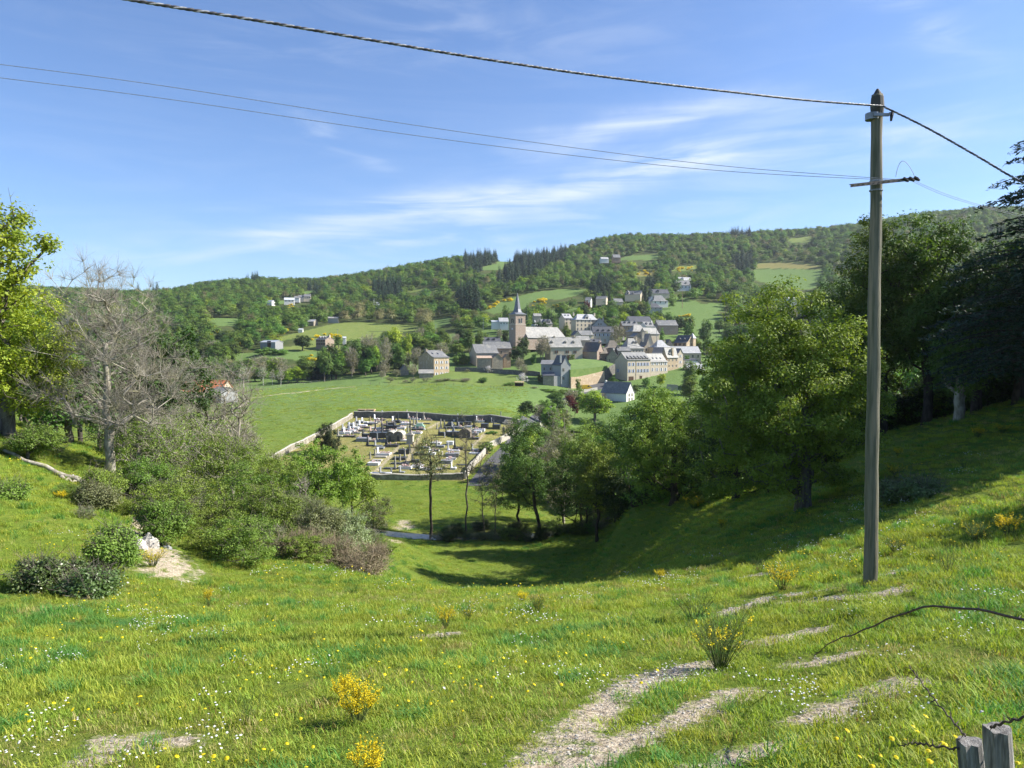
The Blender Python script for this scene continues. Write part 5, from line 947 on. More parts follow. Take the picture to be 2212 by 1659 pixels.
# ---------- near trees, each with its own crown
def own(kind, label, cat, px, Y, box, lb=None, nc=200, per=60, leaf=.2, ml=L_MID, bark=BARK, rt=.28, seed=1, depth=1.0, names=('trunk', 'crown'), nl=8, **k):
    x0, x1, y0, y1 = box; p = place(px, Y); p.z -= .1; S = Y/FPX; H = at(px, y0, Y).z-p.z; rng = rnd(seed+900)
    cx = ((x0+x1)/2-px)*S; rx = (x1-x0)/2*S; zb = at(px, y1, Y).z-p.z; cz = (H+zb)/2; rz = (H-zb)/2; ry = rx*depth
    if lb is None:
        lb = [(cx/H, 0, cz/H, rx*.72/H, ry*.72/H, rz*.74/H)]
        for i in range(nl):
            a = 2*pi*(i+rng.random()*.6)/nl*2.618; e = (-.85+1.75*(i+.5)/nl)*1.0; f = .40+.12*rng.random()
            lb.append(((cx+rx*.62*cos(a)*cos(e))/H, ry*.62*sin(a)*cos(e)/H, (cz+rz*.62*sin(e))/H, rx*f/H, ry*f/H, rz*f/H))
        lb.append((cx/H+rng.normal()*.03, 0, (H-rz*.35)/H, rx*.35/H, ry*.35/H, rz*.33/H))
    parts = tree_parts(seed, H, lb, nc, per, leaf, rt, ml, bark, **k); o = tree_thing(kind, parts, names, loc=p); tag(o, label, cat); return o
# right bank
own('oak_tree', 'great bright green oak standing alone on the shaded slope left of the utility pole', 'tree', 1735, 38, (1478, 1895, 588, 1135), nc=560, per=210, leaf=.135, ml=L_OAK, rt=.42, seed=301, clump=.75, tz=.5, tip=.018, twigs=1, twl=.5, twr=.008, nl=12)
own('oak_tree', 'dark broad oak in the tree row left of the great oak', 'tree', 1455, 84, (1310, 1560, 815, 1110), nc=330, per=150, leaf=.21, ml=L_OAKR, rt=.5, seed=302, clump=1.1, tz=.45, tip=.03, bark=BARKD)
own('oak_tree', 'dark oak half hidden behind the great oak', 'tree', 1590, 66, (1500, 1720, 800, 1080), nc=200, per=140, leaf=.21, ml=L_DARK, rt=.35, seed=303, clump=1.0, tip=.03, bark=BARKD)
own('leafy_tree', 'bright green tree in the riverside row, just left of the dark broad oak', 'tree', 1290, 100, (1232, 1350, 925, 1125), nc=170, per=140, leaf=.21, ml=L_OAKR, rt=.22, seed=304, clump=.95, tip=.03, bark=BARKD, tz=.7)
own('oak_tree', 'olive green oak with leaning trunk at the left end of the riverside row', 'tree', 1165, 108, (1062, 1205, 878, 1140), nc=200, per=130, leaf=.21, ml=L_MID, rt=.25, seed=305, clump=.95, tip=.03, bark=BARKD, lean=(-.12, 0), tz=.6)
own('alder_tree', 'tall greyish feathery tree behind the riverside row', 'tree', 1218, 122, (1165, 1255, 862, 1130), nc=200, per=40, leaf=.22, ml=L_GREY, rt=.2, seed=306, clump=.9, twigs=4, twl=1.0, twr=.02, tip=.025, tz=.85, bark=BARKG)
own('leafy_tree', 'small dark tree between the riverside trunks', 'tree', 1345, 97, (1300, 1400, 990, 1140), nc=110, per=130, leaf=.21, ml=L_DARK, rt=.15, seed=307, clump=.9, tip=.03, bark=BARKD, stems=[(-1, 0, -.1, 0), (0, 0, 0, 0), (1, 0, .12, 0)])
own('leafy_tree', 'multi stemmed thicket tree under the dark broad oak', 'tree', 1400, 90, (1350, 1500, 980, 1130), nc=130, per=50, leaf=.26, ml=L_MID, rt=.2, seed=308, clump=.9, tip=.03, bark=BARKD, stems=[(-2, 0, -.2, 0), (-.6, .3, 0, 0), (1, 0, .2, 0), (2, 0, .1, 0)])
own('leafy_tree', 'thin many stemmed tree leaning over the river', 'tree', 1240, 107, (1180, 1290, 985, 1150), nc=110, per=50, leaf=.26, ml=L_MID, rt=.16, seed=309, clump=.9, tip=.03, bark=BARKD, stems=[(-1.5, 0, -.1, 0), (0, 0, .1, 0), (1.6, 0, .1, 0)])
own('thorn_tree', 'low leafy thicket under the great oak', 'tree', 1560, 72, (1480, 1640, 960, 1100), nc=110, per=70, leaf=.26, ml=L_MID, rt=.15, seed=310, clump=.9, tip=.03, bark=BARKD)
own('leafy_tree', 'sparse grey thicket beside the river footbridge', 'tree', 1060, 112, (1020, 1095, 955, 1150), nc=90, per=22, leaf=.2, ml=L_GREY, rt=.1, seed=311, clump=.7, tip=.02, twigs=4, twl=.9, twr=.015, stems=[(-1, 0, -.08, 0), (.5, 0, .06, 0)], tz=.8)
own('alder_tree', 'slender young tree with bare straight trunk in the riverside meadow', 'tree', 930, 113, (875, 970, 925, 1060), nc=130, per=22, leaf=.2, ml=L_GREY, rt=.20, seed=312, clump=.8, tip=.022, twigs=4, twl=.9, twr=.016, tz=.75, bark=BARKD)
own('alder_tree', 'very thin nearly leafless tree right of the slender meadow tree', 'tree', 1007, 114, (982, 1040, 885, 1080), nc=60, per=10, leaf=.2, ml=L_GREY, rt=.13, seed=313, clump=.6, tip=.02, twigs=5, twl=1.0, twr=.016, tz=.9, bark=BARK)
own('oak_tree', 'rounded green oak in front of the cemetery left side', 'tree', 690, 88, (598, 802, 948, 1112), nc=240, per=90, leaf=.24, ml=L_OAKR, rt=.3, seed=314, clump=.85, tz=.42, tip=.022)
own('leafy_tree', 'low green tree behind the rounded green oak', 'tree', 760, 96, (720, 815, 1000, 1110), nc=110, per=80, leaf=.25, ml=L_OAKR, rt=.15, seed=315, clump=.8)
own('willow_bush', 'grey green willow bush on the river bank by the ford', 'bush', 808, 104, (775, 848, 1062, 1150), nc=90, per=50, leaf=.18, ml=L_GREY, rt=.08, seed=316, clump=.6, tz=.4, names=('stem', 'foliage'), twigs=2, twl=.7)
own('dead_tree', 'small pale dead tree with upright bare limbs before the rounded oak', 'tree', 648, 70, (632, 672, 1018, 1085), nc=24, per=0, rt=.12, bark=BARKG, seed=317, twigs=4, twl=.6, twr=.014, tz=.4, names=('trunk', 'crown'), tip=.03)
RB = 'dark tall trees of the wood on the right bank'
for l, px, Y, box, sd, ml, nc in (('tall dark tree right behind the utility pole', 1905, 55, (1800, 2010, 448, 900), 321, L_MIDN, 330), ('tall dark tree with highest crown of the right wood', 2000, 53, (1880, 2090, 428, 880), 322, L_MIDN, 330), ('dark tree beside the cedar in the right wood', 2110, 50, (2020, 2230, 500, 850), 323, L_DARK, 260),
                             ('dark tree at the left edge of the right wood', 1835, 60, (1755, 1930, 545, 930), 324, L_DARK, 260), ('leaning dark tree between the great oak and the pole', 1810, 56, (1740, 1880, 700, 960), 325, L_DARK, 150), ('broken pale trunked tree in the right wood', 2072, 47, (2020, 2140, 690, 870), 326, L_MIDN, 90),
                             ('dark tree at the right picture edge under the cedar', 2200, 46, (2140, 2330, 560, 830), 327, L_DARK, 200)):
    own('wood_tree', l, 'tree', px, Y, box, nc=nc, per=120, leaf=.185, ml=ml, rt=.32, seed=sd, clump=.9, tip=.025, bark=BARKD if sd != 326 else BARKG, tz=.62)['group'] = RB
# beyond the picture's right edge, trees that throw the broad shade on the slope
for l, x, y, h, sd in (('large tree beyond the right edge throwing shade on the slope', 30.5, 31.5, 14, 331), ('second large tree beyond the right edge', 37, 37, 16, 332), ('third large tree beyond the right edge', 44, 44, 17, 333), ('smaller tree beyond the right edge shading the terrace', 22.5, 18.3, 7, 334), ('fourth large tree beyond the right edge', 45, 50, 16, 335), ('fifth large tree beyond the right edge', 34, 35.5, 13, 336), ('sixth large tree beyond the right edge', 39, 40.5, 15, 337)):
    z = gz(x, y); pr = tree_parts(sd, h, BROAD, 220, 80, .36, .3, L_MIDN, BARKD, clump=1.1, tip=.03); o = tree_thing('wood_tree', pr, loc=(x, y, z)); tag(o, l, 'tree')
for i, (x, y, s_) in enumerate(((46, 33, .9), (42, 35.5, 1), (50, 39, 1), (49, 46, 1), (54, 52, 1.05), (41, 53, 1), (47, 58, 1))): clone(o, (x, y, gz(x, y)), i*1.1, s_, 'wood tree standing unseen right of the picture, %s' % ORD_[i], 'tree', 'wood beyond the right edge')
def cedar(px, Y, top, seed, label, wide=1.0):
    rng = rnd(seed); p = place(px, Y); H = at(px, top, Y).z-p.z; W = Wood(); W.tube([(0, 0, -.4), (.1, 0, H*.5), (0, 0, H)], [.42, .26, .04], 9); PP = []; n = 34
    for i in range(n):
        t = (i+rng.random()*.5)/n; z = H*(.10+.89*t); Rr = (6.4*(1-t)**.8+.5)*wide
        for k in range(int(9-4*t)):
            a = 2*pi*rng.random(); Lb = Rr*(.65+.5*rng.random()); d = np.array([cos(a), sin(a), 0]); s = np.linspace(0, 1, 7)
            zz_ = z+.10*Lb*np.sin(s*2.2)-.18*Lb*s**2.2; br = np.stack([d[0]*s*Lb, d[1]*s*Lb, zz_], 1); W.tube(br, np.linspace(.06, .012, 7)*(.6+.6*(1-t)), 4)
            m = int(150*Lb/6+24); u = rng.random(m)**.62; wd = (rng.random(m)-.5)*(1.0-u*.55)*Lb*.62; q = np.stack([np.interp(u, s, br[:, j]) for j in range(3)], 1); side = np.array([-d[1], d[0], 0])
            PP.append(q+side*wd[:, None]+d*rng.normal(size=(m, 1))*.1+np.array([0, 0, 1])*(rng.normal(size=(m, 1))*.05-.10*np.abs(wd)[:, None]))
    P = np.concatenate(PP); Nn = rng.normal(size=P.shape)*.45+np.array([0, 0, 1]); V, F = cards(P, unit(Nn), .34*(.6+.7*rng.random(len(P))), rng, .28)
    o = tree_thing('cedar_tree', (W.mesh('trunk', BARKD), mesh('crown', V, F, [L_CED], attrs={'v': ('FACE', 'FLOAT', rng.random(len(P)))})), loc=p); return tag(o, label, 'cedar')
cedar(2262, 40, 190, 341, 'tall dark blue cedar with drooping layered branches at the right picture edge')
# left bank
own('oak_tree', 'near oak with loose leafy branches reaching in at the upper left', 'tree', -190, 23, (-420, 112, 330, 740), nc=300, per=110, leaf=.12, ml=L_FRESH, rt=.35, seed=351, clump=.55, tip=.014, twigs=2, twl=.45, twr=.007, tz=.7)
own('oak_tree', 'bright yellow green oak filling the left picture edge', 'tree', 20, 43, (-190, 175, 585, 930), nc=330, per=150, leaf=.15, ml=L_FRESH, rt=.4, seed=352, clump=.8, tz=.5)
own('leafy_tree', 'dark olive tree behind the leafless chestnut', 'tree', 330, 56, (215, 455, 690, 960), nc=220, per=70, leaf=.24, ml=L_DARK, rt=.25, seed=353, clump=.9, twigs=1, twl=.8)
own('leafy_tree', 'green tree between the yellow green oak and the leafless chestnut', 'tree', 150, 52, (70, 260, 720, 950), nc=200, per=80, leaf=.24, ml=L_MID, rt=.25, seed=354, clump=.9)
own('bare_tree', 'large leafless grey chestnut with crooked spreading branches on the left bank', 'tree', 236, 43, (105, 345, 557, 960), lb=[(-.02, 0, .80, .26, .24, .19), (.04, 0, .66, .27, .25, .16), (-.12, .05, .55, .3, .25, .14), (.2, -.05, .46, .32, .28, .14), (-.28, -.02, .36, .26, .24, .10), (.05, 0, .3, .34, .3, .1)],
    nc=430, per=0, rt=.27, bark=BARKG, seed=355, twigs=17, twl=.8, twr=.0062, tip=.012, tz=.6, shell=.6, jit=.12)
own('bare_tree', 'dark forked bare tree behind the hedge, left of the orange roof', 'tree', 425, 62, (365, 570, 765, 955), nc=170, per=5, leaf=.12, ml=L_BUD, rt=.22, bark=BARKG, seed=356, twigs=7, twl=1.0, twr=.009, tip=.018, tz=.5, lean=(.2, 0), jit=.16, clump=.9)
own('bare_tree', 'twisted pale dead tree leaning over the hedge before the meadow', 'tree', 500, 60, (455, 560, 840, 1010), nc=60, per=0, rt=.18, bark=BARKG, seed=357, twigs=6, twl=.9, twr=.014, tip=.03, tz=.7, lean=(.12, 0), jit=.25)
own('thorn_tree', 'grey budding thorn thicket between the leafless chestnut and the meadow', 'tree', 400, 52, (300, 500, 885, 1040), nc=200, per=60, leaf=.11, ml=L_SHR, rt=.2, bark=BARKG, seed=358, twigs=6, twl=.8, twr=.011, clump=.7, stems=[(-2, 0, -.2, 0), (0, .5, 0, 0), (2, 0, .2, 0)])
own('thorn_tree', 'grey green thorn thicket at the foot of the leafless chestnut', 'tree', 300, 45, (200, 400, 880, 1020), nc=150, per=60, leaf=.11, ml=L_SHR, rt=.16, bark=BARKG, seed=359, twigs=6, twl=.7, twr=.010, clump=.6)
own('thorn_tree', 'dull green thicket in front of the twisted dead tree', 'tree', 470, 48, (400, 570, 930, 1060), nc=170, per=90, leaf=.11, ml=L_SHR, rt=.15, bark=BARKG, seed=360, twigs=4, twl=.7, twr=.010, clump=.6)
SH = 'bushes along the left bank'
def shrub(label, px, Y, box, ml, seed, per=110, leaf=.085, nc=110, twigs=2, bark=BARK, **k):
    k.setdefault('clump', .42)
    o = own('bush', label, 'bush', px, Y, box, nc=nc, per=per, leaf=leaf, ml=ml, rt=.08, seed=seed, names=('stem', 'foliage'), twigs=twigs, twl=.5, twr=.007, tz=.35, bark=bark, tip=.012, **k); o['group'] = SH; return o
for a in (('big green hawthorn bush left of centre in the bank thicket', 400, 36, (300, 500, 990, 1190), L_SHR, 361), ('big green hawthorn bush in the middle of the bank thicket', 510, 38, (420, 620, 985, 1200), L_SHR, 362), ('green bush right end of the bank thicket with yellowish tips', 590, 37, (520, 655, 1040, 1215), L_SHR, 363),
          ('low green bush by the sandy path', 345, 31, (300, 400, 1080, 1180), L_SHR, 364), ('dark green bush under the leafless chestnut', 320, 39, (265, 380, 985, 1085), L_MID, 365), ('silvery leaved willow bush on the bank', 755, 38, (700, 805, 1105, 1220), L_WILL, 366), ('olive bush left of the silvery willow', 690, 37, (640, 745, 1085, 1200), L_GREY, 367),
          ('green bush at the foot of the chestnut roots', 205, 36, (165, 260, 1010, 1095), L_SHR, 368), ('grey green bush before the dead log', 190, 33, (160, 245, 1040, 1110), L_GREY, 369), ('leafy bush behind the bank thicket', 560, 52, (500, 650, 960, 1080), L_SHR, 370), ('dark green shrub at the left hillside', 60, 38, (20, 130, 920, 985), L_MID, 371),
          ('small green bush beside the white rocks', 235, 24, (200, 290, 1140, 1235), L_SHR, 372), ('yellowish bush at the left edge', 20, 30, (-30, 50, 1040, 1110), L_SHR, 373), ('dull green bush behind the rounded oak foot', 640, 60, (580, 700, 1060, 1130), L_GREY, 374), ('greyish bush on the bank below the oak', 700, 52, (655, 770, 1095, 1160), L_GREY, 375)): shrub(*a)
for a in (('dark bramble mound at the left', 110, 21.5, (38, 180, 1205, 1290), L_BRAM, 376), ('dark bramble mound right of the first', 190, 21, (130, 255, 1232, 1295), L_BRAM, 377), ('pale leaved bramble clump in the shade right of the pole', 2010, 28, (1945, 2052, 1035, 1085), L_BRAM, 378), ('dark bramble clump just right of the pole', 1930, 29, (1890, 1975, 1040, 1100), L_BRAM, 379)): shrub(*a, clump=.32, depth=.8)
for a in (('dry brown bramble heap at the tip of the bank', 800, 34, (735, 858, 1180, 1255), L_DRY, 380), ('grey twiggy bush below the thicket', 640, 34, (590, 720, 1160, 1215), L_GREY, 381), ('dry twiggy bramble between thicket and willow', 700, 35, (660, 770, 1165, 1230), L_GREY, 382)): shrub(*a, per=30, twigs=9, bark=mat('dry_stems', (.24, .19, .12), (.34, .28, .19)))
print('trees', time.time()-T0)

own('yew_tree', 'dense dark clipped yew beside the left cemetery wall', 'yew', 708, 172, (686, 729, 912, 975), lb=[(0, 0, .5, .38, .36, .5), (-.14, 0, .42, .26, .26, .42), (.14, .03, .42, .26, .26, .42), (0, -.1, .72, .24, .22, .26), (0, 0, .16, .34, .34, .2)], nc=150, per=150, leaf=.22, ml=L_YEW, rt=.2, seed=401, clump=.5, tz=.6, asp=.4, flat=1.3)
r_ = rnd(60); n = 0; k_ = 0
while n < 64 and k_ < 900:
    k_ += 1; px = 1130+440*r_.random(); Y = 128+197*r_.random(); p = place(px, Y); b = proj(tuple(p)); h = 7+5*r_.random(); ty = b[1]-h*FPX/Y; lim = 868 if px < 1200 else 905 if px < 1240 else 925 if px < 1390 else 850
    if ty < lim or (px < 1160 and b[1] < 1010 and Y < 215): continue
    kd = str(r_.choice(['broad', 'broad', 'tall', 'fresh', 'dark', 'grey', 'bush'])); n += 1
    mid('%s in the wooded dip between cemetery and village' % {'broad': 'round green tree', 'tall': 'tall green tree', 'fresh': 'bright green tree', 'dark': 'dark green tree', 'grey': 'greyish budding tree', 'bush': 'leafy bush'}[kd], kd, px, ty, Y, (7.5 if kd != 'tall' else 5.5)*FPX/Y*(.85+.4*r_.random()), group={'broad': 'round green', 'tall': 'tall green', 'fresh': 'bright green', 'dark': 'dark green', 'grey': 'greyish', 'bush': 'bushy'}[kd]+' trees of the dip below the village')
for (xa, xb, ya, yb, ta, tb, nn, kds, lab, g) in ((1580, 2260, 95, 210, 690, 800, 26, ['broad', 'dark', 'tall', 'broad'], 'tree far behind the trunks of the right bank wood', 'trees far behind the right bank wood'),
        (-140, 330, 66, 125, 660, 790, 17, ['dark', 'broad', 'grey', 'dark'], 'tree in the wood behind the leafless chestnut', 'trees behind the leafless chestnut'), (300, 560, 80, 135, 880, 960, 10, ['grey', 'bush', 'grey', 'broad'], 'hedge tree between the left bank and the meadow', 'hedge trees at the left of the meadow')):
    for i in range(nn):
        px = xa+(xb-xa)*(i+r_.random())/nn; Y = ya+(yb-ya)*r_.random(); kd = kds[i % len(kds)]; kw = {'grey': 'greyish ', 'dark': 'dark ', 'broad': 'green ', 'tall': 'tall green ', 'bush': 'low green '}[kd]; mid(kw+lab, kd, px, ta+(tb-ta)*r_.random(), Y, 7.5*FPX/Y*(.9+.4*r_.random()), group=kw+g)
def fill(protos, P, h0, h1, lab, g, names=('stem', 'foliage')):
    first = {}; r = rnd(len(P)*7)
    for i, p in enumerate(P):
        k = i % len(protos); h = h0+(h1-h0)*r.random(); s = h/4; sc_ = (s*(1+.5*r.random()),)*2+(s,); p = (p.x, p.y, p.z-.15)
        if k not in first: o = tree_thing('bush', protos[k], names, loc=p); o.scale = sc_; tag(o, lab[k], 'bush', g+', '+lab[k].split()[0]); first[k] = o
        else: clone(first[k], p, r.random()*6, sc_, lab[k], 'bush', g+', '+lab[k].split()[0])
TH = [(270, 1030), (420, 1000), (560, 1010), (680, 1075), (800, 1120), (835, 1185), (760, 1215), (640, 1215), (560, 1225), (450, 1215), (395, 1190), (350, 1150), (300, 1100)]; P = []; r_ = rnd(61)
while len(P) < 66:
    q = (270+570*r_.random(), 1000+225*r_.random())
    if inpoly(np.array([q[0]]), np.array([q[1]]), TH)[0]: P.append(hit(q[0], q[1], 20, 70))
_sh = [tree_parts(601, 4, LOW, 110, 110, .10, .07, L_SHR, BARK, clump=.45, tip=.012, twigs=2, twl=.5, twr=.007, tz=.35), tree_parts(602, 4, LOW, 100, 80, .09, .07, L_GREY, BARKG, clump=.45, tip=.012, twigs=5, twl=.6, twr=.007, tz=.35), tree_parts(603, 4, LOW, 110, 110, .11, .07, L_OAKR, BARK, clump=.45, tip=.012, twigs=1, twl=.5, twr=.007, tz=.35)]
fill(_sh, P, 1.6, 2.9, ['green hawthorn bush in the dense thicket along the left bank', 'greyish thorn bush in the dense thicket along the left bank', 'bright green bush in the dense thicket along the left bank'], 'thicket bushes on the left bank')
P = []
for i in range(64):
    t = (i+r_.random())/64; px = 1270+980*t; Y = float(np.interp(px, [1270, 1350, 1500, 1700, 1900, 2080, 2250], [112, 102, 84, 68, 60, 54, 50]))+r_.random()*12; P.append(place(px, Y))
_dk = [tree_parts(604, 4, LOW, 90, 70, .17, .07, L_DARK, BARKD, clump=.55, tip=.015, twigs=2, twl=.7, twr=.012, tz=.35), tree_parts(605, 4, LOW, 90, 60, .17, .07, L_MID, BARKD, clump=.55, tip=.015, twigs=3, twl=.7, twr=.012, tz=.35)]
fill(_dk, P, 2.4, 5.2, ['dark bush in the undergrowth beneath the right bank wood', 'leafy bush in the undergrowth beneath the right bank wood'], 'undergrowth bushes on the right bank')
# more riverside trees closing the belt between the thin trees and the dark broad oak
for i, (px, Y, bx, ml, lab) in enumerate(((1120, 118, (1075, 1165, 960, 1120), L_MID, 'leafy tree filling the gap behind the olive green oak'), (1255, 116, (1205, 1310, 900, 1100), L_OAKR, 'bright leafy tree behind the left riverside trees'), (1340, 108, (1280, 1410, 880, 1120), L_MID, 'mid green tree between the riverside trees and the dark broad oak'),
        (1395, 98, (1345, 1480, 930, 1120), L_OAKR, 'bright tree crowding the dark broad oak from the left'), (1530, 78, (1460, 1610, 850, 1090), L_DARK, 'dark tree closing the gap between the two big oaks'), (1660, 62, (1590, 1740, 860, 1060), L_DARK, 'dark low crown right behind the great oak trunk'), (1780, 54, (1700, 1850, 790, 1010), L_DARK, 'dark crown behind the right side of the great oak'))):
    own('leafy_tree', lab, 'tree', px, Y, bx, nc=170, per=120, leaf=.21, ml=ml, rt=.2, seed=701+i, clump=1.0, tip=.03, bark=BARKD, tz=.6)
print('fill', time.time()-T0)

P = []; r_ = rnd(62)
for i in range(80):
    px = (600+235*r_.random()) if i % 4 == 0 else (905+420*r_.random()); side = -1 if i % 2 else 1; q = place(px, 111.0); yr = float(np.interp(q.x, [a for a, _ in RIV], [b for _, b in RIV])); P.append(place(px, yr+side*(2.4+1.2*r_.random())+(0 if side > 0 else -.6)))
fill([_dk[1], _sh[1], _dk[0]], P, .9, 2.3, ['leafy bush on the river bank', 'greyish bush on the river bank', 'dark bush on the river bank'], 'bushes along the river')

r_ = rnd(64); G2 = {'dark': 'dark', 'broad': 'round green', 'tall': 'tall green', 'bush': 'bushy', 'grey': 'greyish', 'fresh': 'bright green'}
for (xa, xb, ya, yb, ta, tb, nn, kds, lab) in ((380, 700, 366, 392, 768, 800, 16, ['fresh', 'broad', 'grey', 'tall', 'broad'], 'tree of the low strip behind the meadow track'), (690, 905, 372, 410, 705, 765, 15, ['broad', 'dark', 'tall', 'fresh', 'grey'], 'tree of the high strip left of the lone tall house'), (1445, 1600, 330, 400, 770, 825, 10, ['broad', 'bush', 'tall', 'dark'], 'tree at the right foot of the village'),
        (1175, 1300, 300, 348, 832, 850, 8, ['bush', 'broad', 'bush', 'grey'], 'bush beside the village road'), (880, 1060, 430, 500, 700, 735, 10, ['broad', 'grey', 'dark', 'tall'], 'tree behind the left barns'), (1440, 1560, 470, 560, 680, 705, 7, ['broad', 'dark', 'bush'], 'tree along the upper pasture'), (1080, 1440, 520, 590, 650, 690, 20, ['broad', 'dark', 'tall', 'grey', 'fresh'], 'tree in the gardens between church and villas')):
    for i in range(nn):
        px = xa+(xb-xa)*(i+r_.random())/nn; Y = ya+(yb-ya)*r_.random(); kd = kds[i % len(kds)]
        if any(a-2 < px < b+2 and abs(Y-Yh) < 14 for a, b, _, _, Yh in HOUSE_WIN): continue
        mid(G2[kd]+' '+lab, kd, px, ta+(tb-ta)*r_.random(), Y, 8.0*FPX/Y*(.8+.4*r_.random()), group='%s: %s' % (lab.replace('tree', 'trees', 1), G2[kd]))

P = []; r_ = rnd(66)
for (px, py) in [(10, 985), (60, 990), (120, 985), (165, 1000), (215, 1060), (180, 1120), (245, 1110), (235, 1180), (260, 1215), (140, 1060)]: P.append(hit(px+r_.normal()*8, py+r_.normal()*5, 18, 70))
fill([_sh[0], _sh[2], _sh[1]], P, .7, 1.6, ['green bush on the grassy left bank', 'bright green low bush on the grassy left bank', 'greyish low bush on the grassy left bank'], 'low bushes on the left bank')
# ------------------------------------------------------------ walls, graveyard
ST_OLD = mat('lichened_wall_stone', (.30, .27, .21), (.17, .155, .12), 2.5, .95, c3=(.40, .37, .30), bump=.05, bscale=5); ST_DK = mat('dark_weathered_shaded_stone', (.16, .155, .14), (.09, .088, .08), 3, .9, c3=(.22, .21, .18), bump=.03)  # the dark stone also carries the shade of unlit walls in its colour
G_WH = mat('white_marble', (.72, .72, .72), (.60, .60, .61), 2, .5); G_GR = mat('grey_granite', (.30, .31, .32), (.22, .23, .24), 6, .45, spec=.4); G_DK = mat('dark_granite', (.075, .08, .085), (.045, .048, .052), 6, .3, spec=.5)
G_PA = mat('pale_weathered_stone', (.46, .43, .37), (.33, .31, .26), 4, .9); G_OC = mat('ochre_stone_trim', (.50, .38, .20), (.40, .30, .17), 4, .9); G_PK = mat('pinkish_granite', (.42, .33, .29), (.34, .26, .23), 6, .5); G_GN = mat('green_copper', (.25, .40, .30), (.20, .32, .25), 4, .7)
FLW = mat('flower_pots', (.62, .55, .52), (.45, .16, .18), 9, .8, lo=.45, hi=.55, c3=(.25, .30, .10), c3scale=1); GRAV = mat('grave_gravel', (.45, .42, .36), (.33, .31, .27), 12, .95)
def wall_along(name, label, pts, h, th, m, step=2.0, cat='wall', coping=True, var=.08):
    P = [Vector(p) for p in pts]; Q = []
    for a, b in zip(P[:-1], P[1:]):
        n = max(1, int((b-a).length/step)); Q += [a.lerp(b, i/n) for i in range(n)]
    Q.append(P[-1]); rng = rnd(len(label)); m_ = MB(); c = MB(); V = []; V2 = []
    for i, q in enumerate(Q):
        d = (Q[min(i+1, len(Q)-1)]-Q[max(i-1, 0)]); d.z = 0; d.normalize(); n_ = Vector((-d.y, d.x, 0))*th/2; z = gz(q.x, q.y); t = z+h+rng.normal()*var
        V += [(q.x-n_.x, q.y-n_.y, z-1), (q.x+n_.x, q.y+n_.y, z-1), (q.x+n_.x*.85, q.y+n_.y*.85, t), (q.x-n_.x*.85, q.y-n_.y*.85, t)]
        V2 += [(q.x-n_.x*1.15, q.y-n_.y*1.15, t+.004), (q.x+n_.x*1.15, q.y+n_.y*1.15, t+.004), (q.x+n_.x*.5, q.y+n_.y*.5, t+.17), (q.x-n_.x*.5, q.y-n_.y*.5, t+.17)]
    F = []
    for i in range(len(Q)-1):
        a = i*4
        for k in range(4): F.append((a+k, a+(k+1) % 4, a+4+(k+1) % 4, a+4+k))
    k = (len(Q)-1)*4; F += [(0, 3, 2, 1), (k, k+1, k+2, k+3)]; m_.add(V, F)
    if not coping: o = m_.build(name, m); return tag(o, label, cat)
    o = bpy.data.objects.new(name, None); col.objects.link(o); o.location = (0, 0, 0); tag(o, label, cat); m_.build('masonry', m, o); c.add(V2, F); c.build('coping', m if th > .5 else G_PA, o); return o
H_ = lambda px, py, a=100, b=260: hit(px, py, a, b)
cbl, cbr = H_(765, 902), H_(1121, 921); cfl = H_(540, 1022); cfr = H_(1000, 1036)
wall_along('cemetery_wall', 'dark far wall of the cemetery facing the photographer', [cbl, H_(900, 904), H_(1000, 911), cbr], 1.75, .45, ST_DK)  # shade of its unlit face put into the darker stone colour
wall_along('cemetery_wall', 'pale sunlit left wall of the cemetery running down to the hedge', [cbl+Vector((-.5, -.4, 0)), H_(712, 932), H_(655, 962), H_(600, 990), cfl], 1.3, .5, ST_OLD)
wall_along('cemetery_wall', 'near wall of the cemetery above the riverside meadow', [cfl+Vector((.6, -.3, 0)), H_(800, 1036), H_(900, 1037), cfr], 1.1, .5, ST_OLD)
wall_along('cemetery_wall', 'pale curved right wall of the cemetery along the road', [cbr+Vector((.2, -.8, 0)), H_(1108, 944), H_(1080, 957), H_(1058, 968), H_(1040, 990), H_(1018, 1012), cfr+Vector((.4, .4, 0))], 1.25, .5, G_PA)
wall_along('garden_wall', 'high stone retaining wall behind the yellow van', [at(*Z1(940, 830), 352), at(*Z1(1080, 828), 360), at(*Z1(1218, 825), 368)], 5.4, .9, W_OCHRE, cat='wall', coping=False)
wall_along('garden_wall', 'dark shaded end of the retaining wall beside the shuttered building', [at(*Z1(1222, 825), 368), at(*Z1(1262, 815), 377), at(*Z1(1312, 800), 384)], 5.0, .7, ST_DK, coping=False)  # shade on this end painted as darker stone than the wall it continues
wall_along('garden_wall', 'long dark garden wall below the church meadow', [at(*Z1(-20, 780), 380), at(*Z1(230, 780), 381), at(*Z1(480, 785), 378), at(*Z1(690, 790), 372)], 2.3, .5, ST_DK, coping=False)
wall_along('road_wall', 'stone wall climbing beside the village road', [H_(1165, 925, 150, 340), H_(1200, 890, 180, 340), H_(1240, 850, 200, 345), H_(1290, 825, 220, 350)], 1.3, .5, G_PA, coping=False)
wall_along('garden_wall', 'pale stone garden wall below the row houses', [at(*Z1(1740, 880), 345), at(*Z1(1830, 880), 345)], 3, .6, G_PA, coping=False)
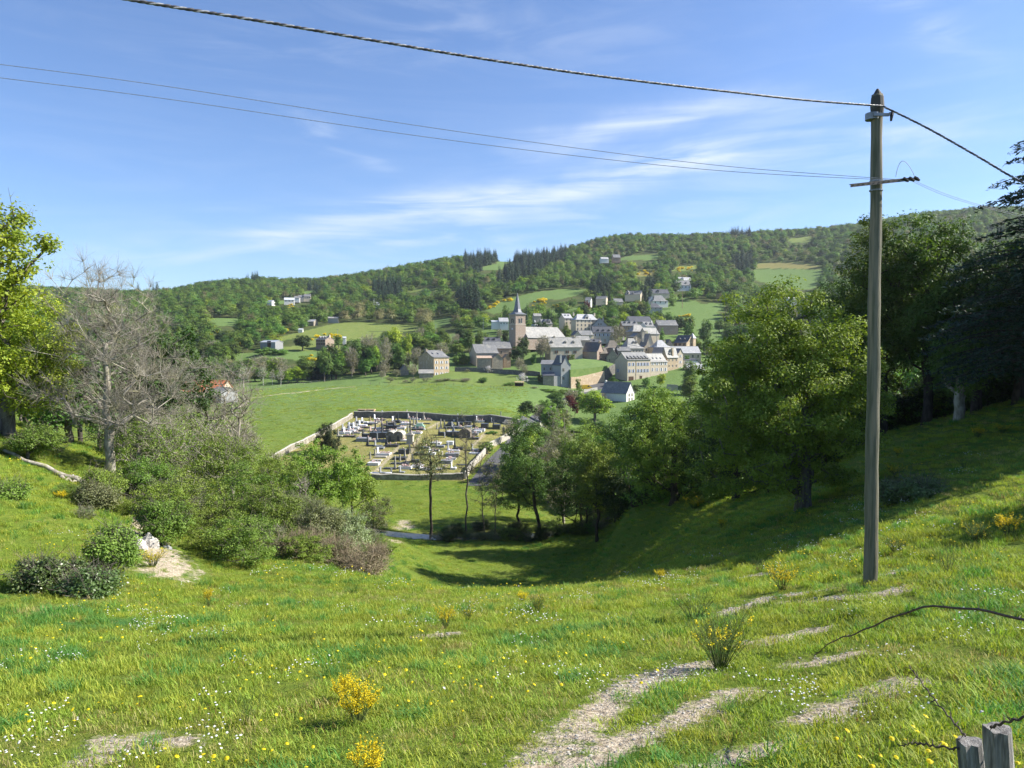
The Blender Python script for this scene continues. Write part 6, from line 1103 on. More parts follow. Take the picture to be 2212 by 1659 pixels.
# raised lawn behind the retaining wall
lw = MB(); tl = [at(*Z1(q[0], q[1]), q[2]) for q in ((940, 750, 352.6), (1080, 738, 360.6), (1218, 722, 368.6), (1300, 700, 386), (1180, 668, 399), (1040, 658, 399), (930, 668, 392), (860, 740, 362))]
zc = [p.z for p in tl]; V = [tuple(p) for p in tl]+[(p.x, p.y, p.z-7) for p in tl]; n = len(tl); lw.add(V, [tuple(range(n))]+[(i, n+i, n+(i+1) % n, (i+1) % n) for i in range(n)])
tag(lw.build('lawn', mat('lawn_grass', (.10, .17, .04), (.15, .215, .06), .4, .95, bump=.05)), kind='structure')
AL = R(-6)
def _mesh_of(fn): m = MB(); fn(m); return m
def slabm(m, x0, y0, x1, y1, z0, z1, ov=.06, tm=0):
    m.box(x0, y0, z0, x1, y1, z1-.08, tm); m.box(x0-ov, y0-ov, z1-.078, x1+ov, y1+ov, z1, tm)
GRAVES = []
def grave(f, X, Y, ty, base, stone=None, L=2.4, D=1.5, h=.55, desc='', flw=0, hs=1.25, side=-1):
    px, py = f(X, Y); p = H_(px, py, 125, 245); stone = stone or base; o = bpy.data.objects.new('grave', None); col.objects.link(o); o.location = p; o.rotation_euler = (0, 0, AL+(_rng.random()-.5)*.06); p_ = o
    x0, x1, y0, y1 = -L/2, L/2, 0, D
    if ty in ('box', 'low', 'open', 'bed'):
        b = MB()
        if ty == 'box': slabm(b, x0, y0, x1, y1, -.3, h)
        elif ty == 'low': b.box(x0, y0, -.3, x1, y1, h*.45); b.box(x0+.2, y0+.2, h*.45+.001, x1-.2, y1-.2, h*.6)
        else:
            t = .18; b.box(x0, y0, -.3, x1, y0+t, h*.8); b.box(x0, y1-t, -.3, x1, y1, h*.8); b.box(x0, y0+t+.002, -.3, x0+t, y1-t-.002, h*.8); b.box(x1-t, y0+t+.002, -.3, x1, y1-t-.002, h*.8)
            g = MB(); g.box(x0+t, y0+t, -.3, x1-t, y1-t, h*.6); g.build('gravel_bed', GRAV, o)
        b.build('tomb', base, o)
    sx = x0+.16 if side < 0 else x1-.16; ym = (y0+y1)/2; s = MB()
    k = stone[1] if isinstance(stone, tuple) else 'stele'; sm = stone[0] if isinstance(stone, tuple) else stone; zb = {'box': h, 'low': h*.45, 'open': h*.8, 'bed': h*.8, 'none': -.2}.get(ty, 0)
    if k == 'stele':
        wv = min(D*.42, .55); n = 6; prof = [(ym-wv, zb)]+[(ym-wv*cos(pi*t/n), zb+hs*.8+hs*.2*sin(pi*t/n)) for t in range(n+1)]+[(ym+wv, zb)]
        V = [(sx-.09, a, c) for a, c in prof]+[(sx+.09, a, c) for a, c in prof]; kk = len(prof); s.add(V, [tuple(range(kk))[::-1], tuple(range(kk, 2*kk))]+[(i, (i+1) % kk, kk+(i+1) % kk, kk+i) for i in range(kk)]); s.box(sx-.16, ym-wv-.08, zb-.25, sx+.16, ym+wv+.08, zb+.12)
    elif k == 'pillar': s.box(sx-.22, ym-.22, zb-.3, sx+.22, ym+.22, zb+.35); s.box(sx-.15, ym-.15, zb+.351, sx+.15, ym+.15, zb+hs*1.3, 0, .03); s.box(sx-.19, ym-.19, zb+hs*1.3+.001, sx+.19, ym+.19, zb+hs*1.3+.1)
    elif k == 'obelisk': s.box(sx-.3, ym-.3, zb-.3, sx+.3, ym+.3, zb+.4); s.box(sx-.2, ym-.2, zb+.401, sx+.2, ym+.2, zb+hs*1.7, 0, .1); s.add([(sx-.1, ym-.1, zb+hs*1.7), (sx+.1, ym-.1, zb+hs*1.7), (sx+.1, ym+.1, zb+hs*1.7), (sx-.1, ym+.1, zb+hs*1.7), (sx, ym, zb+hs*1.7+.22)], [(0, 1, 4), (1, 2, 4), (2, 3, 4), (3, 0, 4)])
    elif k == 'cross': s.box(sx-.35, ym-.35, zb-.3, sx+.35, ym+.35, zb+hs*.35, 0, .05); s.box(sx-.25, ym-.25, zb+hs*.35+.001, sx+.25, ym+.25, zb+hs*.8, 0, .06); s.box(sx-.09, ym-.09, zb+hs*.8+.001, sx+.09, ym+.09, zb+hs*1.75); s.box(sx-.09, ym-.42, zb+hs*1.38, sx+.088, ym-.091, zb+hs*1.52); s.box(sx-.09, ym+.091, zb+hs*1.38, sx+.088, ym+.42, zb+hs*1.52)
    elif k == 'mound': s.box(x0+.2, y0+.2, zb-.1, x1-.2, y1-.2, zb+hs*.5, 0, .35)
    if k != 'no': s.build('headstone', sm, o)
    if flw:
        rg = rnd(int(X*7+Y)); fm = MB()
        for _ in range(flw):
            a, c = x0+.3+rg.random()*(L-.6), y0+.25+rg.random()*(D-.5); r = .08+.07*rg.random(); zf = zb-(.1 if ty in ('open', 'bed') else 0); fm.tube([(a, c, zf-.02), (a, c, zf+.16), (a, c, zf+.2+r), (a, c, zf+.22+2*r)], [.07, .1, r*1.4, r*.5], 6)
        fm.build('flower_pots', FLW, o)
    GRAVES.append((o, desc, px, py)); return o
W_, Gc, Dk, Pa, Oc, Pk = G_WH, G_GR, G_DK, G_PA, G_OC, G_PK
NO = (Gc, 'no')
def S(m, k='stele'): return (m, k)
for a in '''1305,345,none,Pa,cross,1|1410,350,none,Pa,cross,1|1600,352,none,Pa,cross,1.1|1692,362,none,Pa,cross,1.5|1505,350,none,Dk,cross,1|1770,395,box,Gc,stele,2.6,1.6,.4,4|1870,405,bed,Wh,no,2.4,1.6,.4,5|2110,420,bed,Pa,cross,2.6,1.6,.4,4
1000,395,low,Wh,stele,1.6,1.2,.4|1080,425,box,Dk,no,2.8,1.6,.35,3|1180,340,box,Gc,stele,2.0,1.4,.6,3|1300,365,low,Gc,no,2.4,1.4,.5,3|890,430,none,Oc,pillar,1|1030,455,low,Pa,no,2,1.5,.5,4|940,490,low,Dk,no,2.4,1.4,.5
740,470,low,Wh,stele,2,1.4,.5|630,480,box,Gc,stele,2.4,1.4,.6|820,520,box,Dk,no,2.3,1.5,.5|910,495,box,Wh,no,2,1.3,.5,4|690,560,box,Wh,stele,2.2,1.6,.55|500,540,box,Gc,no,2,1.4,.55|590,600,low,Pa,pillar,2,1.4,.5|730,590,open,Dk,no,3,1.8,.5,4|540,620,box,Wh,stele,1.6,1.4,.7
450,605,box,Gc,stele,2,1.4,.6|460,680,box,Wh,cross,1.8,1.4,.6,4|640,655,open,Dk,no,2.4,1.5,.45,5|320,650,box,Gc,stele,2,1.4,.6|350,715,box,Wh,stele,2,1.4,.55,3|550,705,open,Gc,no,2.5,1.6,.4,5|240,720,box,Wh,no,1.8,1.4,.6,5|400,785,bed,Dk,no,3,1.8,.55,6|200,770,low,Pa,pillar,1.5,1.3,.5
1400,440,low,Wh,stele,1.8,1.4,.5|1160,525,low,Pk,pillar,1.6,1.4,.6|1320,535,box,Dk,no,2.4,1.6,.8,4|1440,480,box,Dk,stele,1.8,1.4,.8|1500,470,none,Dk,obelisk,1.6|1620,520,box,Wh,no,2.3,2.4,.6,7|1530,475,box,Gc,no,2.2,1.4,.5,3|1310,600,box,Dk,stele,2.6,1.5,.9|1540,605,box,Wh,no,2.2,2,.5,4
1440,600,box,Dk,stele,1.8,1.5,.9|1180,600,low,Dk,stele,2,1.4,.5|1035,640,low,Dk,obelisk,1.4|925,665,low,Pk,stele,2,1.4,.5,3|1190,670,box,Dk,stele,2,1.4,.5|1110,665,bed,Gc,no,2.2,1.4,.4,5|1340,655,bed,Wh,no,2.4,1.5,.4,5|1000,610,box,Wh,no,2.4,1.3,.4,3
1940,490,low,Pa,obelisk,1.9|1860,530,low,Pa,pillar,1.7,1.4,.4|1790,580,low,Pa,obelisk,1.4|1935,580,box,Gn,mound,2.6,1.8,.5|1900,630,box,Dk,no,3,1.6,.4,3|1980,620,low,Wh,no,2,1.4,.5,3|1840,710,open,Wh,no,3.2,2,.55,6|1720,665,none,Pa,pillar,1.3|1630,695,none,Pa,obelisk,1|2080,495,low,Dk,no,2.2,1.3,.35
760,790,box,Dk,stele,1.8,1.4,.9|990,780,box,Dk,stele,2,1.4,.5|1190,790,box,Dk,stele,2,1.4,.5|700,880,box,Gc,no,3.2,2.4,.85,4|900,880,open,Pk,no,3,1.8,.5,6|1100,890,open,Gc,pillar,2.6,1.5,.5,6|1620,875,box,Wh,no,2.2,1.6,.35,2|860,980,low,Dk,cross,1.8,1.4,.4|1040,985,low,Gc,stele,2,1.4,.4|1330,1000,box,Dk,cross,3.2,2.2,.55,3
1080,1050,box,Gc,no,1.8,1.4,.5|1140,1180,open,Wh,stele,3.2,2,.6,8|1000,1195,none,Pa,pillar,1.3|1090,1230,low,Pa,no,2.8,1.5,.5|900,1265,none,Pa,pillar,1.3|1000,1310,low,Pa,no,2.4,1.5,.6|930,1400,box,Wh,no,2.4,1.8,.6,4|1600,1150,box,Dk,stele,2.6,1.9,1.0,3,1|1500,1280,box,Dk,no,3,1.9,.55|1655,1215,none,Pa,obelisk,1.2
1550,1320,none,Pa,pillar,1.3|1500,1380,low,Dk,no,4.2,1.8,.5|1445,1470,none,Pa,obelisk,1.7|1290,1485,low,Dk,no,2.8,1.4,.5|1620,1480,bed,Wh,no,2.8,1.7,.7,14|1890,1450,box,Wh,no,2.4,1.6,.5,8|2010,1505,box,Wh,stele,1.6,1.4,.5,2|1130,1575,low,Gc,stele,1.4,1.2,.4|1360,1560,none,Gc,pillar,.8|1550,1560,low,Gc,stele,1.2,1.2,.4|960,1575,low,Wh,no,2,1.2,.3|1850,1340,box,Dk,stele,1.8,1.4,.6|1930,1180,box,Dk,no,1.8,1.8,.6|1250,1575,low,Wh,no,1.5,1.2,.3|1840,1010,none,Oc,pillar,1.1|1680,1370,none,Dk,stele,1'''.replace('\n', '|').split('|'):
    q = a.split(','); X, Y, ty, b = float(q[0]), float(q[1]), q[2], {'Wh': G_WH, 'Gc': Gc, 'Dk': Dk, 'Pa': Pa, 'Oc': Oc, 'Pk': Pk, 'Gn': G_GN}[q[3]]; k = q[4]; nums = [float(v) for v in q[5:]]
    if len(nums) < 3: grave(Z4, X, Y, ty, b, (b if ty != 'box' else b, k), L=1.2 if ty == 'none' else 2.0, D=1.0 if ty == 'none' else 1.4, h=.4, hs=nums[0], desc=(q[3], ty, k))
    else: grave(Z4, X, Y, ty, b, (b, k), L=nums[0], D=nums[1], h=nums[2], flw=int(nums[3]) if len(nums) > 3 else 0, desc=(q[3], ty, k), side=1 if len(nums) > 4 else -1)
for a in '''470,378,low,Gc,stele,1.6,1.2,.4|640,400,bed,Gc,no,2.2,1.4,.4,5|785,410,box,Wh,no,2.6,1.6,.6,5|815,365,box,Gc,stele,1.4,1.1,.4|1230,430,box,Wh,stele,2.4,1.6,.5,6|1510,440,low,Gc,stele,1.6,1.2,.4|1685,430,none,Gc,cross,1.9|1800,480,box,Pa,mound,3,1.8,.7|1560,570,box,Dk,stele,2.0,2.6,1.2
1320,555,box,Dk,no,1.9,2.2,1.3|1140,530,low,Dk,obelisk,2.0|980,490,box,Dk,no,1.8,1.5,1.0|820,500,box,Dk,stele,1.7,1.5,1.0|620,505,box,Dk,mound,2.4,1.6,.4|535,490,none,Pa,pillar,1.2|465,560,low,Pa,obelisk,1.4|390,575,none,Pa,obelisk,1|560,560,box,Dk,stele,1.8,1.4,.5|710,550,box,Gc,stele,1.8,1.4,.5|850,560,box,Gc,stele,1.8,1.4,.5,4|1200,620,bed,Wh,no,3.2,2.0,.9,8|1010,530,open,Wh,no,2.4,1.8,.5,3
600,700,box,Dk,stele,1.9,1.5,1.0|735,680,box,Gc,cross,1.6,1.4,.8|545,740,none,Gc,stele,1.6|455,700,box,Dk,stele,1.8,1.4,.9|790,730,box,Dk,no,2.4,1.8,1.4|640,640,box,Wh,no,2.4,1.4,.4,5|1085,625,none,Wh,obelisk,.8|1110,700,box,Gc,stele,2,1.5,.7,3|1180,640,box,Wh,no,2,1.4,.5|1100,780,box,Dk,no,2.6,1.6,.5,3|790,990,box,Dk,obelisk,2.2,1.5,.6|690,1010,low,Wh,pillar,3,1.6,.4,3|620,890,box,Wh,no,1.6,1.3,.9
660,1130,box,Gc,no,3.0,2.0,.8,6|500,1110,none,Pa,stele,1.3|550,1265,box,Gc,no,2.4,1.7,.7,4|640,1180,bed,Wh,no,2.2,1.4,.4,7|1120,1075,box,Wh,no,2.4,1.7,.3,2|1140,1010,box,Gc,stele,2.0,1.4,.4|540,1375,none,Gc,stele,1|685,1385,box,Wh,stele,1.2,1.1,.4|390,1395,bed,Wh,no,1.4,1.1,.4,3|250,1090,box,Wh,stele,1.6,1.4,.5,2|100,960,box,Gc,no,2.2,1.5,.4,3|170,1395,bed,Wh,no,1.6,1.3,.5,6|760,1380,none,Gc,stele,.9|860,1300,low,Dk,no,2.6,1.2,.3|330,870,box,Wh,no,2.4,1.5,.4,3|420,940,box,Gc,stele,2,1.4,.5|300,1010,bed,Wh,no,2.4,1.5,.4,5'''.replace('\n', '|').split('|'):
    q = a.split(','); X, Y, ty, b = float(q[0]), float(q[1]), q[2], {'Wh': G_WH, 'Gc': Gc, 'Dk': Dk, 'Pa': Pa}[q[3]]; k = q[4]; nums = [float(v) for v in q[5:]]
    if len(nums) < 3: grave(Z5, X, Y, ty, b, (b, k), L=1.2, D=1.0, h=.4, hs=nums[0], desc=(q[3], ty, k))
    else: grave(Z5, X, Y, ty, b, (b, k), L=nums[0], D=nums[1], h=nums[2], flw=int(nums[3]) if len(nums) > 3 else 0, desc=(q[3], ty, k))
TN = {'Wh': 'white', 'Gc': 'grey', 'Dk': 'dark', 'Pa': 'pale weathered', 'Oc': 'ochre', 'Pk': 'pinkish', 'Gn': 'green topped'}
TY = {'box': 'raised tomb', 'low': 'low tomb slab', 'open': 'kerbed gravel grave', 'bed': 'grave bed full of pots', 'none': ''}; TK = {'stele': 'rounded headstone', 'pillar': 'square pillar', 'obelisk': 'tapered obelisk', 'cross': 'stone cross', 'mound': 'domed top', 'no': ''}
def zone(px, py):
    r = 'along the far wall' if py < 902 else 'in the upper rows' if py < 918 else 'in the middle rows' if py < 945 else 'in the lower rows' if py < 995 else 'by the near wall'
    return ('left' if px < 838 else 'middle' if px < 935 else 'right')+' block, '+r
ORD = 'first second third fourth fifth sixth seventh eighth ninth tenth eleventh twelfth thirteenth fourteenth fifteenth'.split()
cnt = {}
for o, d, px, py in GRAVES:
    t = TN[d[0]]+' '+(TY[d[1]]+(' with '+TK[d[2]] if TK[d[2]] and TY[d[1]] else '') if TY[d[1]] else TK[d[2]]+''); cnt.setdefault(t+' in the '+zone(px, py), []).append((px, o))
for k, L in cnt.items():
    L.sort(key=lambda q: q[0])
    for i, (_, o) in enumerate(L):
        lab = k if len(L) == 1 else ('%s, %s' % (k, ('left one' if i == 0 else 'right one') if len(L) == 2 else ORD[i]+' from left')); tag(o, lab.replace('in the left block, in the', 'in the left block,').replace('in the middle block, in the', 'in the middle block,').replace('in the right block, in the', 'in the right block,'), 'grave', 'graves in the walled cemetery')
# portals against the far wall, monument, chapels, long vault
for X, lab in ((690, 'ochre framed tomb niche against the far cemetery wall, left one'), (880, 'ochre framed tomb niche against the far cemetery wall, right one')):
    p = H_(*Z4(X-10, 312)); m = MB(); m.box(-1.1, 0, -.3, -.85, 1.5, 1.6, 0); m.box(.85, 0, -.3, 1.15, 1.5, 1.6, 0); m.box(-1.25, -.1, 1.602, 1.3, 1.6, 1.85, 0); o = bpy.data.objects.new('tomb_niche', None); col.objects.link(o); o.location = p; o.rotation_euler = (0, 0, AL); m.build('frame', G_OC, o)
    b = MB(); b.box(-.84, .7, -.3, .84, 1.4, 1.5); b.build('back_panel', G_DK, o); tag(o, lab, 'tomb')
p = H_(*Z4(1745, 918)); o = bpy.data.objects.new('cemetery_cross', None); col.objects.link(o); o.location = p; o.rotation_euler = (0, 0, AL); tag(o, 'tall stone cross on a big square pedestal in the cemetery centre', 'monument')
m = MB(); m.box(-1.0, -.9, -.4, 1.0, .9, .2); m.box(-.75, -.7, .201, .75, .7, 2.0); m.box(-.95, -.9, 2.001, .95, .9, 2.3); m.box(-.5, -.5, 2.301, .5, .5, 2.6); m.build('pedestal', G_PA, o); m = MB(); m.box(-.16, -.16, 2.602, .16, .16, 5.6, 0, .02); m.box(-.75, -.13, 4.6, -.162, .13, 4.85); m.box(.162, -.13, 4.6, .75, .13, 4.85); m.build('cross', ST_DK, o)
for X, lab in ((1300, 'barrel roofed burial chapel, left of the pair'), (1480, 'barrel roofed burial chapel with dark door, right of the pair')):
    p = H_(*Z4(X, 872)); o = bpy.data.objects.new('burial_chapel', None); col.objects.link(o); o.location = p; o.rotation_euler = (0, 0, AL); tag(o, lab, 'chapel'); n = 10; w2 = 1.15 if X > 1400 else 1.02; Dp = 3.0
    arc = [(-w2, -.4), (-w2, 1.5)]+[(-w2*cos(pi*i/n), 1.5+.85*sin(pi*i/n)) for i in range(1, n)]+[(w2, 1.5), (w2, -.4)]; V = [(a, 0, b) for a, b in arc]+[(a, Dp, b) for a, b in arc]; k = len(arc); m = MB()
    m.add(V, [tuple(range(k)), tuple(range(k, 2*k))[::-1]]+[(i, k+i, k+i+1, i+1) for i in (0, k-2)]); m.build('wall', ST_OLD, o); m = MB(); V = []
    for yy in (-.15, Dp+.1):
        V += [(-(w2+.12)*cos(pi*i/n), yy, 1.5+.98*sin(pi*i/n)) for i in range(n+1)]
    for yy in (-.15, Dp+.1): V += [(-(w2+.01)*cos(pi*i/n), yy, 1.5+.86*sin(pi*i/n)) for i in range(n+1)]
    q = n+1; F = [(i, i+1, q+i+1, q+i) for i in range(n)]+[(2*q+i, 3*q+i, 3*q+i+1, 2*q+i+1) for i in range(n)]+[(i, 2*q+i, 2*q+i+1, i+1) for i in range(n)]; m.add(V, F); m.build('roof', G_PA, o)
    m = MB(); m.box(-.32, -.04, -.1, .32, -.003, 1.25); m.build('door', G_DK, o); m = MB(); m.box(-.07, -.12, 1.45, .07, -.05, 2.0); m.box(-.28, -.12, 1.7, -.072, -.05, 1.83); m.box(.072, -.12, 1.7, .28, -.05, 1.83); m.build('cross', G_GR, o)
p = H_(*Z4(1075, 800)); m = MB(); slabm(m, -2.6, 0, 2.6, 2.4, -.4, 1.35, .08); o = m.build('family_vault', G_DK, None, p, AL); tag(o, 'long dark raised vault block left of the burial chapels', 'vault', 'graves in the walled cemetery')
p = H_(*Z5(920, 745)); m = MB(); n = 10; arc = [(-1.5, -.4), (-1.5, 1.1)]+[(-1.5*cos(pi*i/n), 1.1+1.25*sin(pi*i/n)) for i in range(1, n)]+[(1.5, 1.1), (1.5, -.4)]; V = [(a, 0, b) for a, b in arc]+[(a, 2.6, b) for a, b in arc]; k = len(arc); m.add(V, [tuple(range(k)), tuple(range(k, 2*k))[::-1]]+[(i, k+i, k+i+1, i+1) for i in range(k-1)]); o = m.build('burial_vault', mat('mossy_vault_stone', (.24, .2, .15), (.13, .11, .09), 3), None, p, AL); tag(o, 'mossy brown round topped vault in the right block behind the thin tree', 'vault')
for X, lab in ((1715, 'left gate pillar of the cemetery in the right wall'), (1865, 'right gate pillar of the cemetery in the right wall')):
    p = H_(*Z5(X, 690)); m = MB(); m.box(-.3, -.3, -.4, .3, .3, 1.9); m.box(-.4, -.4, 1.901, .4, .4, 2.05); m.box(-.15, -.15, 2.051, .15, .15, 2.35, 0, .08); tag(m.build('gate_pillar', ST_OLD, None, p, AL), lab, 'gate pillar')
# ------------------------------------------------------------ river, roads
def ribbon(name, pts, w, m, dz=.03, kind='structure', label=None):
    Q = []
    for a, b in zip(pts[:-1], pts[1:]):
        a, b = Vector((*a, 0)), Vector((*b, 0)); n = max(1, int((b-a).length/2)); Q += [a.lerp(b, i/n) for i in range(n)]
    Q.append(Vector((*pts[-1], 0))); V = []
    for i, q in enumerate(Q):
        d = (Q[min(i+1, len(Q)-1)]-Q[max(i-1, 0)]).normalized(); n_ = Vector((-d.y, d.x, 0))*w/2
        for s in (-1, -.33, .33, 1): V.append((q.x+n_.x*s, q.y+n_.y*s, 0))
    V = np.array(V); V[:, 2] = ground(V[:, 0], V[:, 1])+dz
    if name == 'river': V[:, 2] = np.median(V[:, 2])+0; zc_ = ground(V[1::4, 0], V[1::4, 1])+.30; zc_ = np.convolve(np.pad(zc_, 7, 'edge'), np.ones(15)/15, 'valid'); V[:, 2] = np.repeat(zc_, 4)[:len(V)]
    F = [(i*4+k, i*4+k+1, i*4+k+5, i*4+k+4) for i in range(len(Q)-1) for k in range(3)]; return tag(link(name, mesh(name, V, F, [m])), label, kind=kind)
WAT = mat('river_water', (.03, .035, .03), (.08, .07, .05), 1, .08, bump=.05, bscale=2.2, spec=.6, coords='Object')
ribbon('river', RIV, 3.4, WAT, label='small shallow river at the valley bottom')
ASP = mat('road_asphalt', (.105, .105, .11), (.075, .075, .08), 1.5, .9)
rp = [H_(1030, 1050, 120, 200), H_(1060, 1010, 130, 220), H_(1095, 975, 140, 240), H_(1128, 940, 150, 260), H_(1160, 905, 180, 330), H_(1210, 872, 200, 340), H_(1260, 845, 220, 345), H_(1310, 828, 250, 360)]
ribbon('road', [(p.x, p.y) for p in rp], 4.5, ASP, .06)
p = H_(1245, 833, 250, 372); ribbon('road', [(at(*Z1(1120, 838), 352).x, 353), (at(*Z1(1250, 820), 366).x, 366)], 9, ASP, .1)
# ------------------------------------------------------------ van, cart, masts, fences
def van(px, py, Y):
    p = at(px, py, Y); p.z = gz(p.x, p.y); o = bpy.data.objects.new('yellow_van', None); col.objects.link(o); o.location = p; o.rotation_euler = (0, 0, R(12)); tag(o, 'yellow van parked below the high retaining wall', 'van')
    YP = mat('yellow_paint', (.75, .48, .02), rough=.35, spec=.5); prof = [(-2.4, .35), (-2.4, 1.9), (-2.2, 2.25), (.9, 2.3), (1.7, 1.4), (2.5, 1.15), (2.6, .35)]; V = [(a, -.95, b) for a, b in prof]+[(a, .95, b) for a, b in prof]; k = len(prof); m = MB(); m.add(V, [tuple(range(k)), tuple(range(k, 2*k))[::-1]]+[(i, (i+1) % k, k+(i+1) % k, k+i) for i in range(k)]); m.build('body', YP, o)
    g = MB(); g.add([(.95, -.8, 2.24), (1.68, -.8, 1.44), (1.68, .8, 1.44), (.95, .8, 2.24)], [(0, 1, 2, 3)]); g.v = [(a+.03, b, c+.03) for a, b, c in g.v]; g.build('windscreen', GLASS, o); g = MB(); g.box(.2, -.97, 1.35, 1.1, -.952, 1.95); g.build('side_window', GLASS, o)
    for a in (-1.5, 1.6):
        for b in (-.95, .75): w_ = MB(); w_.tube([(a, b, .33), (a, b+.2, .33)], .33, 14); w_.build('wheel', mat('tyre_rubber', (.02, .02, .02)) if 'tyre_rubber' not in bpy.data.materials else bpy.data.materials['tyre_rubber'], o)
van(*Z1(1075, 828), 351)
def cart(px, py, Y):
    p = at(px, py, Y); p.z = gz(p.x, p.y); o = bpy.data.objects.new('hay_cart', None); col.objects.link(o); o.location = p; o.rotation_euler = (0, 0, R(-5)); tag(o, 'low wooden field shelter with pale cover below the orchard', 'shelter')
    m = MB(); m.box(-2, -1, .2, 2, 1, .4); m.box(-2, -1, .401, -1.85, 1, 1.8); m.box(1.85, -1, .401, 2, 1, 1.8); m.box(-1.849, .85, .401, 1.849, 1, 1.4); m.build('frame', DOORM, o); m = MB(); m.tube([(-2.1, 0, 1.75), (2.1, 0, 1.75)], 1.1, 12); m.v = [(a, b, max(c, 1.81) if c > 1.7 else 1.805) for a, b, c in m.v]; m.v = [(a, b, 1.81+(c-1.81)*.45) for a, b, c in m.v]; m.build('cover', G_OC, o)
cart(*Z1(515, 945), 342)
def mast(f, X, base, top, Y, label, r=.09, arm=False, cat='mast', name='lamp_mast', wood=False):
    px, py = f(X, base); p = at(px, py, Y); t = at(*f(X, top), Y).z-p.z; o = bpy.data.objects.new(name, None); col.objects.link(o); o.location = p; tag(o, label, cat); m = MB(); m.tube([(0, 0, -3), (0, 0, t)], [r*1.3, r*.8], 7); m.build('post', W_BROWN if wood else G_GR, o)
    m = MB()
    if arm: m.box(-.9, -.06, t-.5, .9, .06, t-.35)
    else:
        for k in range(3): m.tube([(0, 0, t-.1), (cos(k*2.1)*.9, sin(k*2.1)*.9, t+.1)], .05, 5); m.tube([(cos(k*2.1)*.9, sin(k*2.1)*.9, t+.15), (cos(k*2.1)*.9, sin(k*2.1)*.9, t-.1)], [.12, .22], 8)
    m.build('crossarm' if arm else 'lamp_head', G_GR, o); return o
mast(Z1, 1103, 540, 322, 420, 'tall pale floodlight mast right of the nave', .16); mast(Z1, 1655, 560, 355, 410, 'tall dark floodlight mast in the middle of the village', .14); mast(Z1, 217, 380, 315, 500, 'thin white pole left of the church tower', .09, True); mast(Z1, 1867, 210, 98, 600, 'brown wooden power pole beside the hillside villas', .2, True, 'power pole', 'power_pole', True)
mast(Z8, 1760, 498, 430, 520, 'thin pale pole in the pasture left of the tower', .09, True, name='wooden_post'); mast(Z8, 475, 480, 440, 590, 'pale pole at the left end of the yellow meadow', .09, True, name='wooden_post'); mast(Z8, 808, 530, 480, 540, 'pale pole above the farmhouse hedge', .09, True, name='wooden_post'); mast(Z8, 1162, 225, 180, 800, 'thin mast beside the lone white house in the woods', .12, True)
FP = mat('fence_post_wood', (.20, .17, .13), (.12, .10, .08), 5); fpo = None
def fence_line(label, pts, step, h, sag=.02):
    P = [Vector(p) for p in pts]; Q = []
    for a, b in zip(P[:-1], P[1:]):
        n = max(1, int((b-a).length/step)); Q += [a.lerp(b, i/n) for i in range(n)]
    Q.append(P[-1]); o = bpy.data.objects.new('fence', None); col.objects.link(o); o.location = Q[0]; tag(o, label, 'fence'); g = [gz(q.x, q.y) for q in Q]; pm = None; o0 = Q[0]
    for q, z in zip(Q, g):
        if pm is None: m = MB(); m.tube([(0, 0, -.4), (0, 0, h)], .07, 5); pm = mesh('post', m.v, m.f, [FP])
        link('post', pm, o, (q.x-o0.x, q.y-o0.y, z-o0.z))
    for hh in (.45, .85):
        m = MB(); m.tube([(q.x-o0.x, q.y-o0.y, z-o0.z+h*hh) for q, z in zip(Q, g)], .008, 3); m.build('wire', G_GR, o)
fence_line('post and wire fence along the track at the left of the meadow', [H_(520, 850, 230, 345), H_(600, 838, 240, 350), H_(690, 826, 250, 380), H_(760, 819, 260, 390)], 5, 1.3)
fence_line('post and wire fence between the meadow and the orchard', [H_(780, 832, 260, 390), H_(880, 829, 260, 390), H_(960, 832, 260, 390), H_(1060, 838, 260, 390), H_(1110, 850, 250, 390)], 4, 1.2)
print('yard', len(GRAVES), time.time()-T0)
# ------------------------------------------------------------ utility pole, cables, posts
POLE = mat('weathered_pole_wood', (.20, .185, .14), (.095, .10, .068), 3, .85, stretch=(4, 4, .25), bump=.02, bscale=14, c3=(.25, .21, .15), c3scale=.8); STEEL = mat('galvanised_steel', (.30, .31, .33), (.20, .21, .22), 8, .45, metallic=.6)
CAB = mat('black_cable', (.03, .03, .035), rough=.4, spec=.5); CABG = mat('grey_cable', (.30, .31, .34), (.18, .19, .2), 30, .5); pb = place(1880, 14.0)
ptop = at(1895.5, 205, 14.0); axis = ptop-pb; Lp = axis.length; o = bpy.data.objects.new('utility_pole', None); col.objects.link(o); o.location = pb; tag(o, 'tall weathered wooden utility pole standing in the meadow at right', 'utility pole')
lean = Vector((axis.x/axis.z, axis.y/axis.z, 0))
def pl(z, dx=0, dy=0): return Vector((lean.x*z+dx, lean.y*z+dy, z))
Hp = axis.z; m = MB(); zs = np.linspace(-.5, Hp, 26); rr = [.128-.030*max(z, 0)/Hp+.0035*sin(z*5.1)+.003*sin(z*11) for z in zs]; m.tube([pl(z, .006*sin(z*2), 0) for z in zs], rr, 18); m.build('shaft', POLE, o, smooth=True)
m = MB(); m.tube([pl(Hp-.34), pl(Hp-.22), pl(Hp-.04), pl(Hp+.11)], [.108, .122, .108, .02], 12); m.build('cap', mat('dark_pole_cap', (.07, .065, .055), rough=.7), o)
m = MB(); m.box(-.13, -.16, Hp-.43, .16, -.11, Hp-.38); m.tube([pl(Hp-.46), pl(Hp-.34)], .125, 14); m.box(.162, -.15, Hp-.41, .24, -.12, Hp-.36); m.v = [(a+lean.x*Hp, b, c) for a, b, c in m.v]; m.build('bracket', STEEL, o)
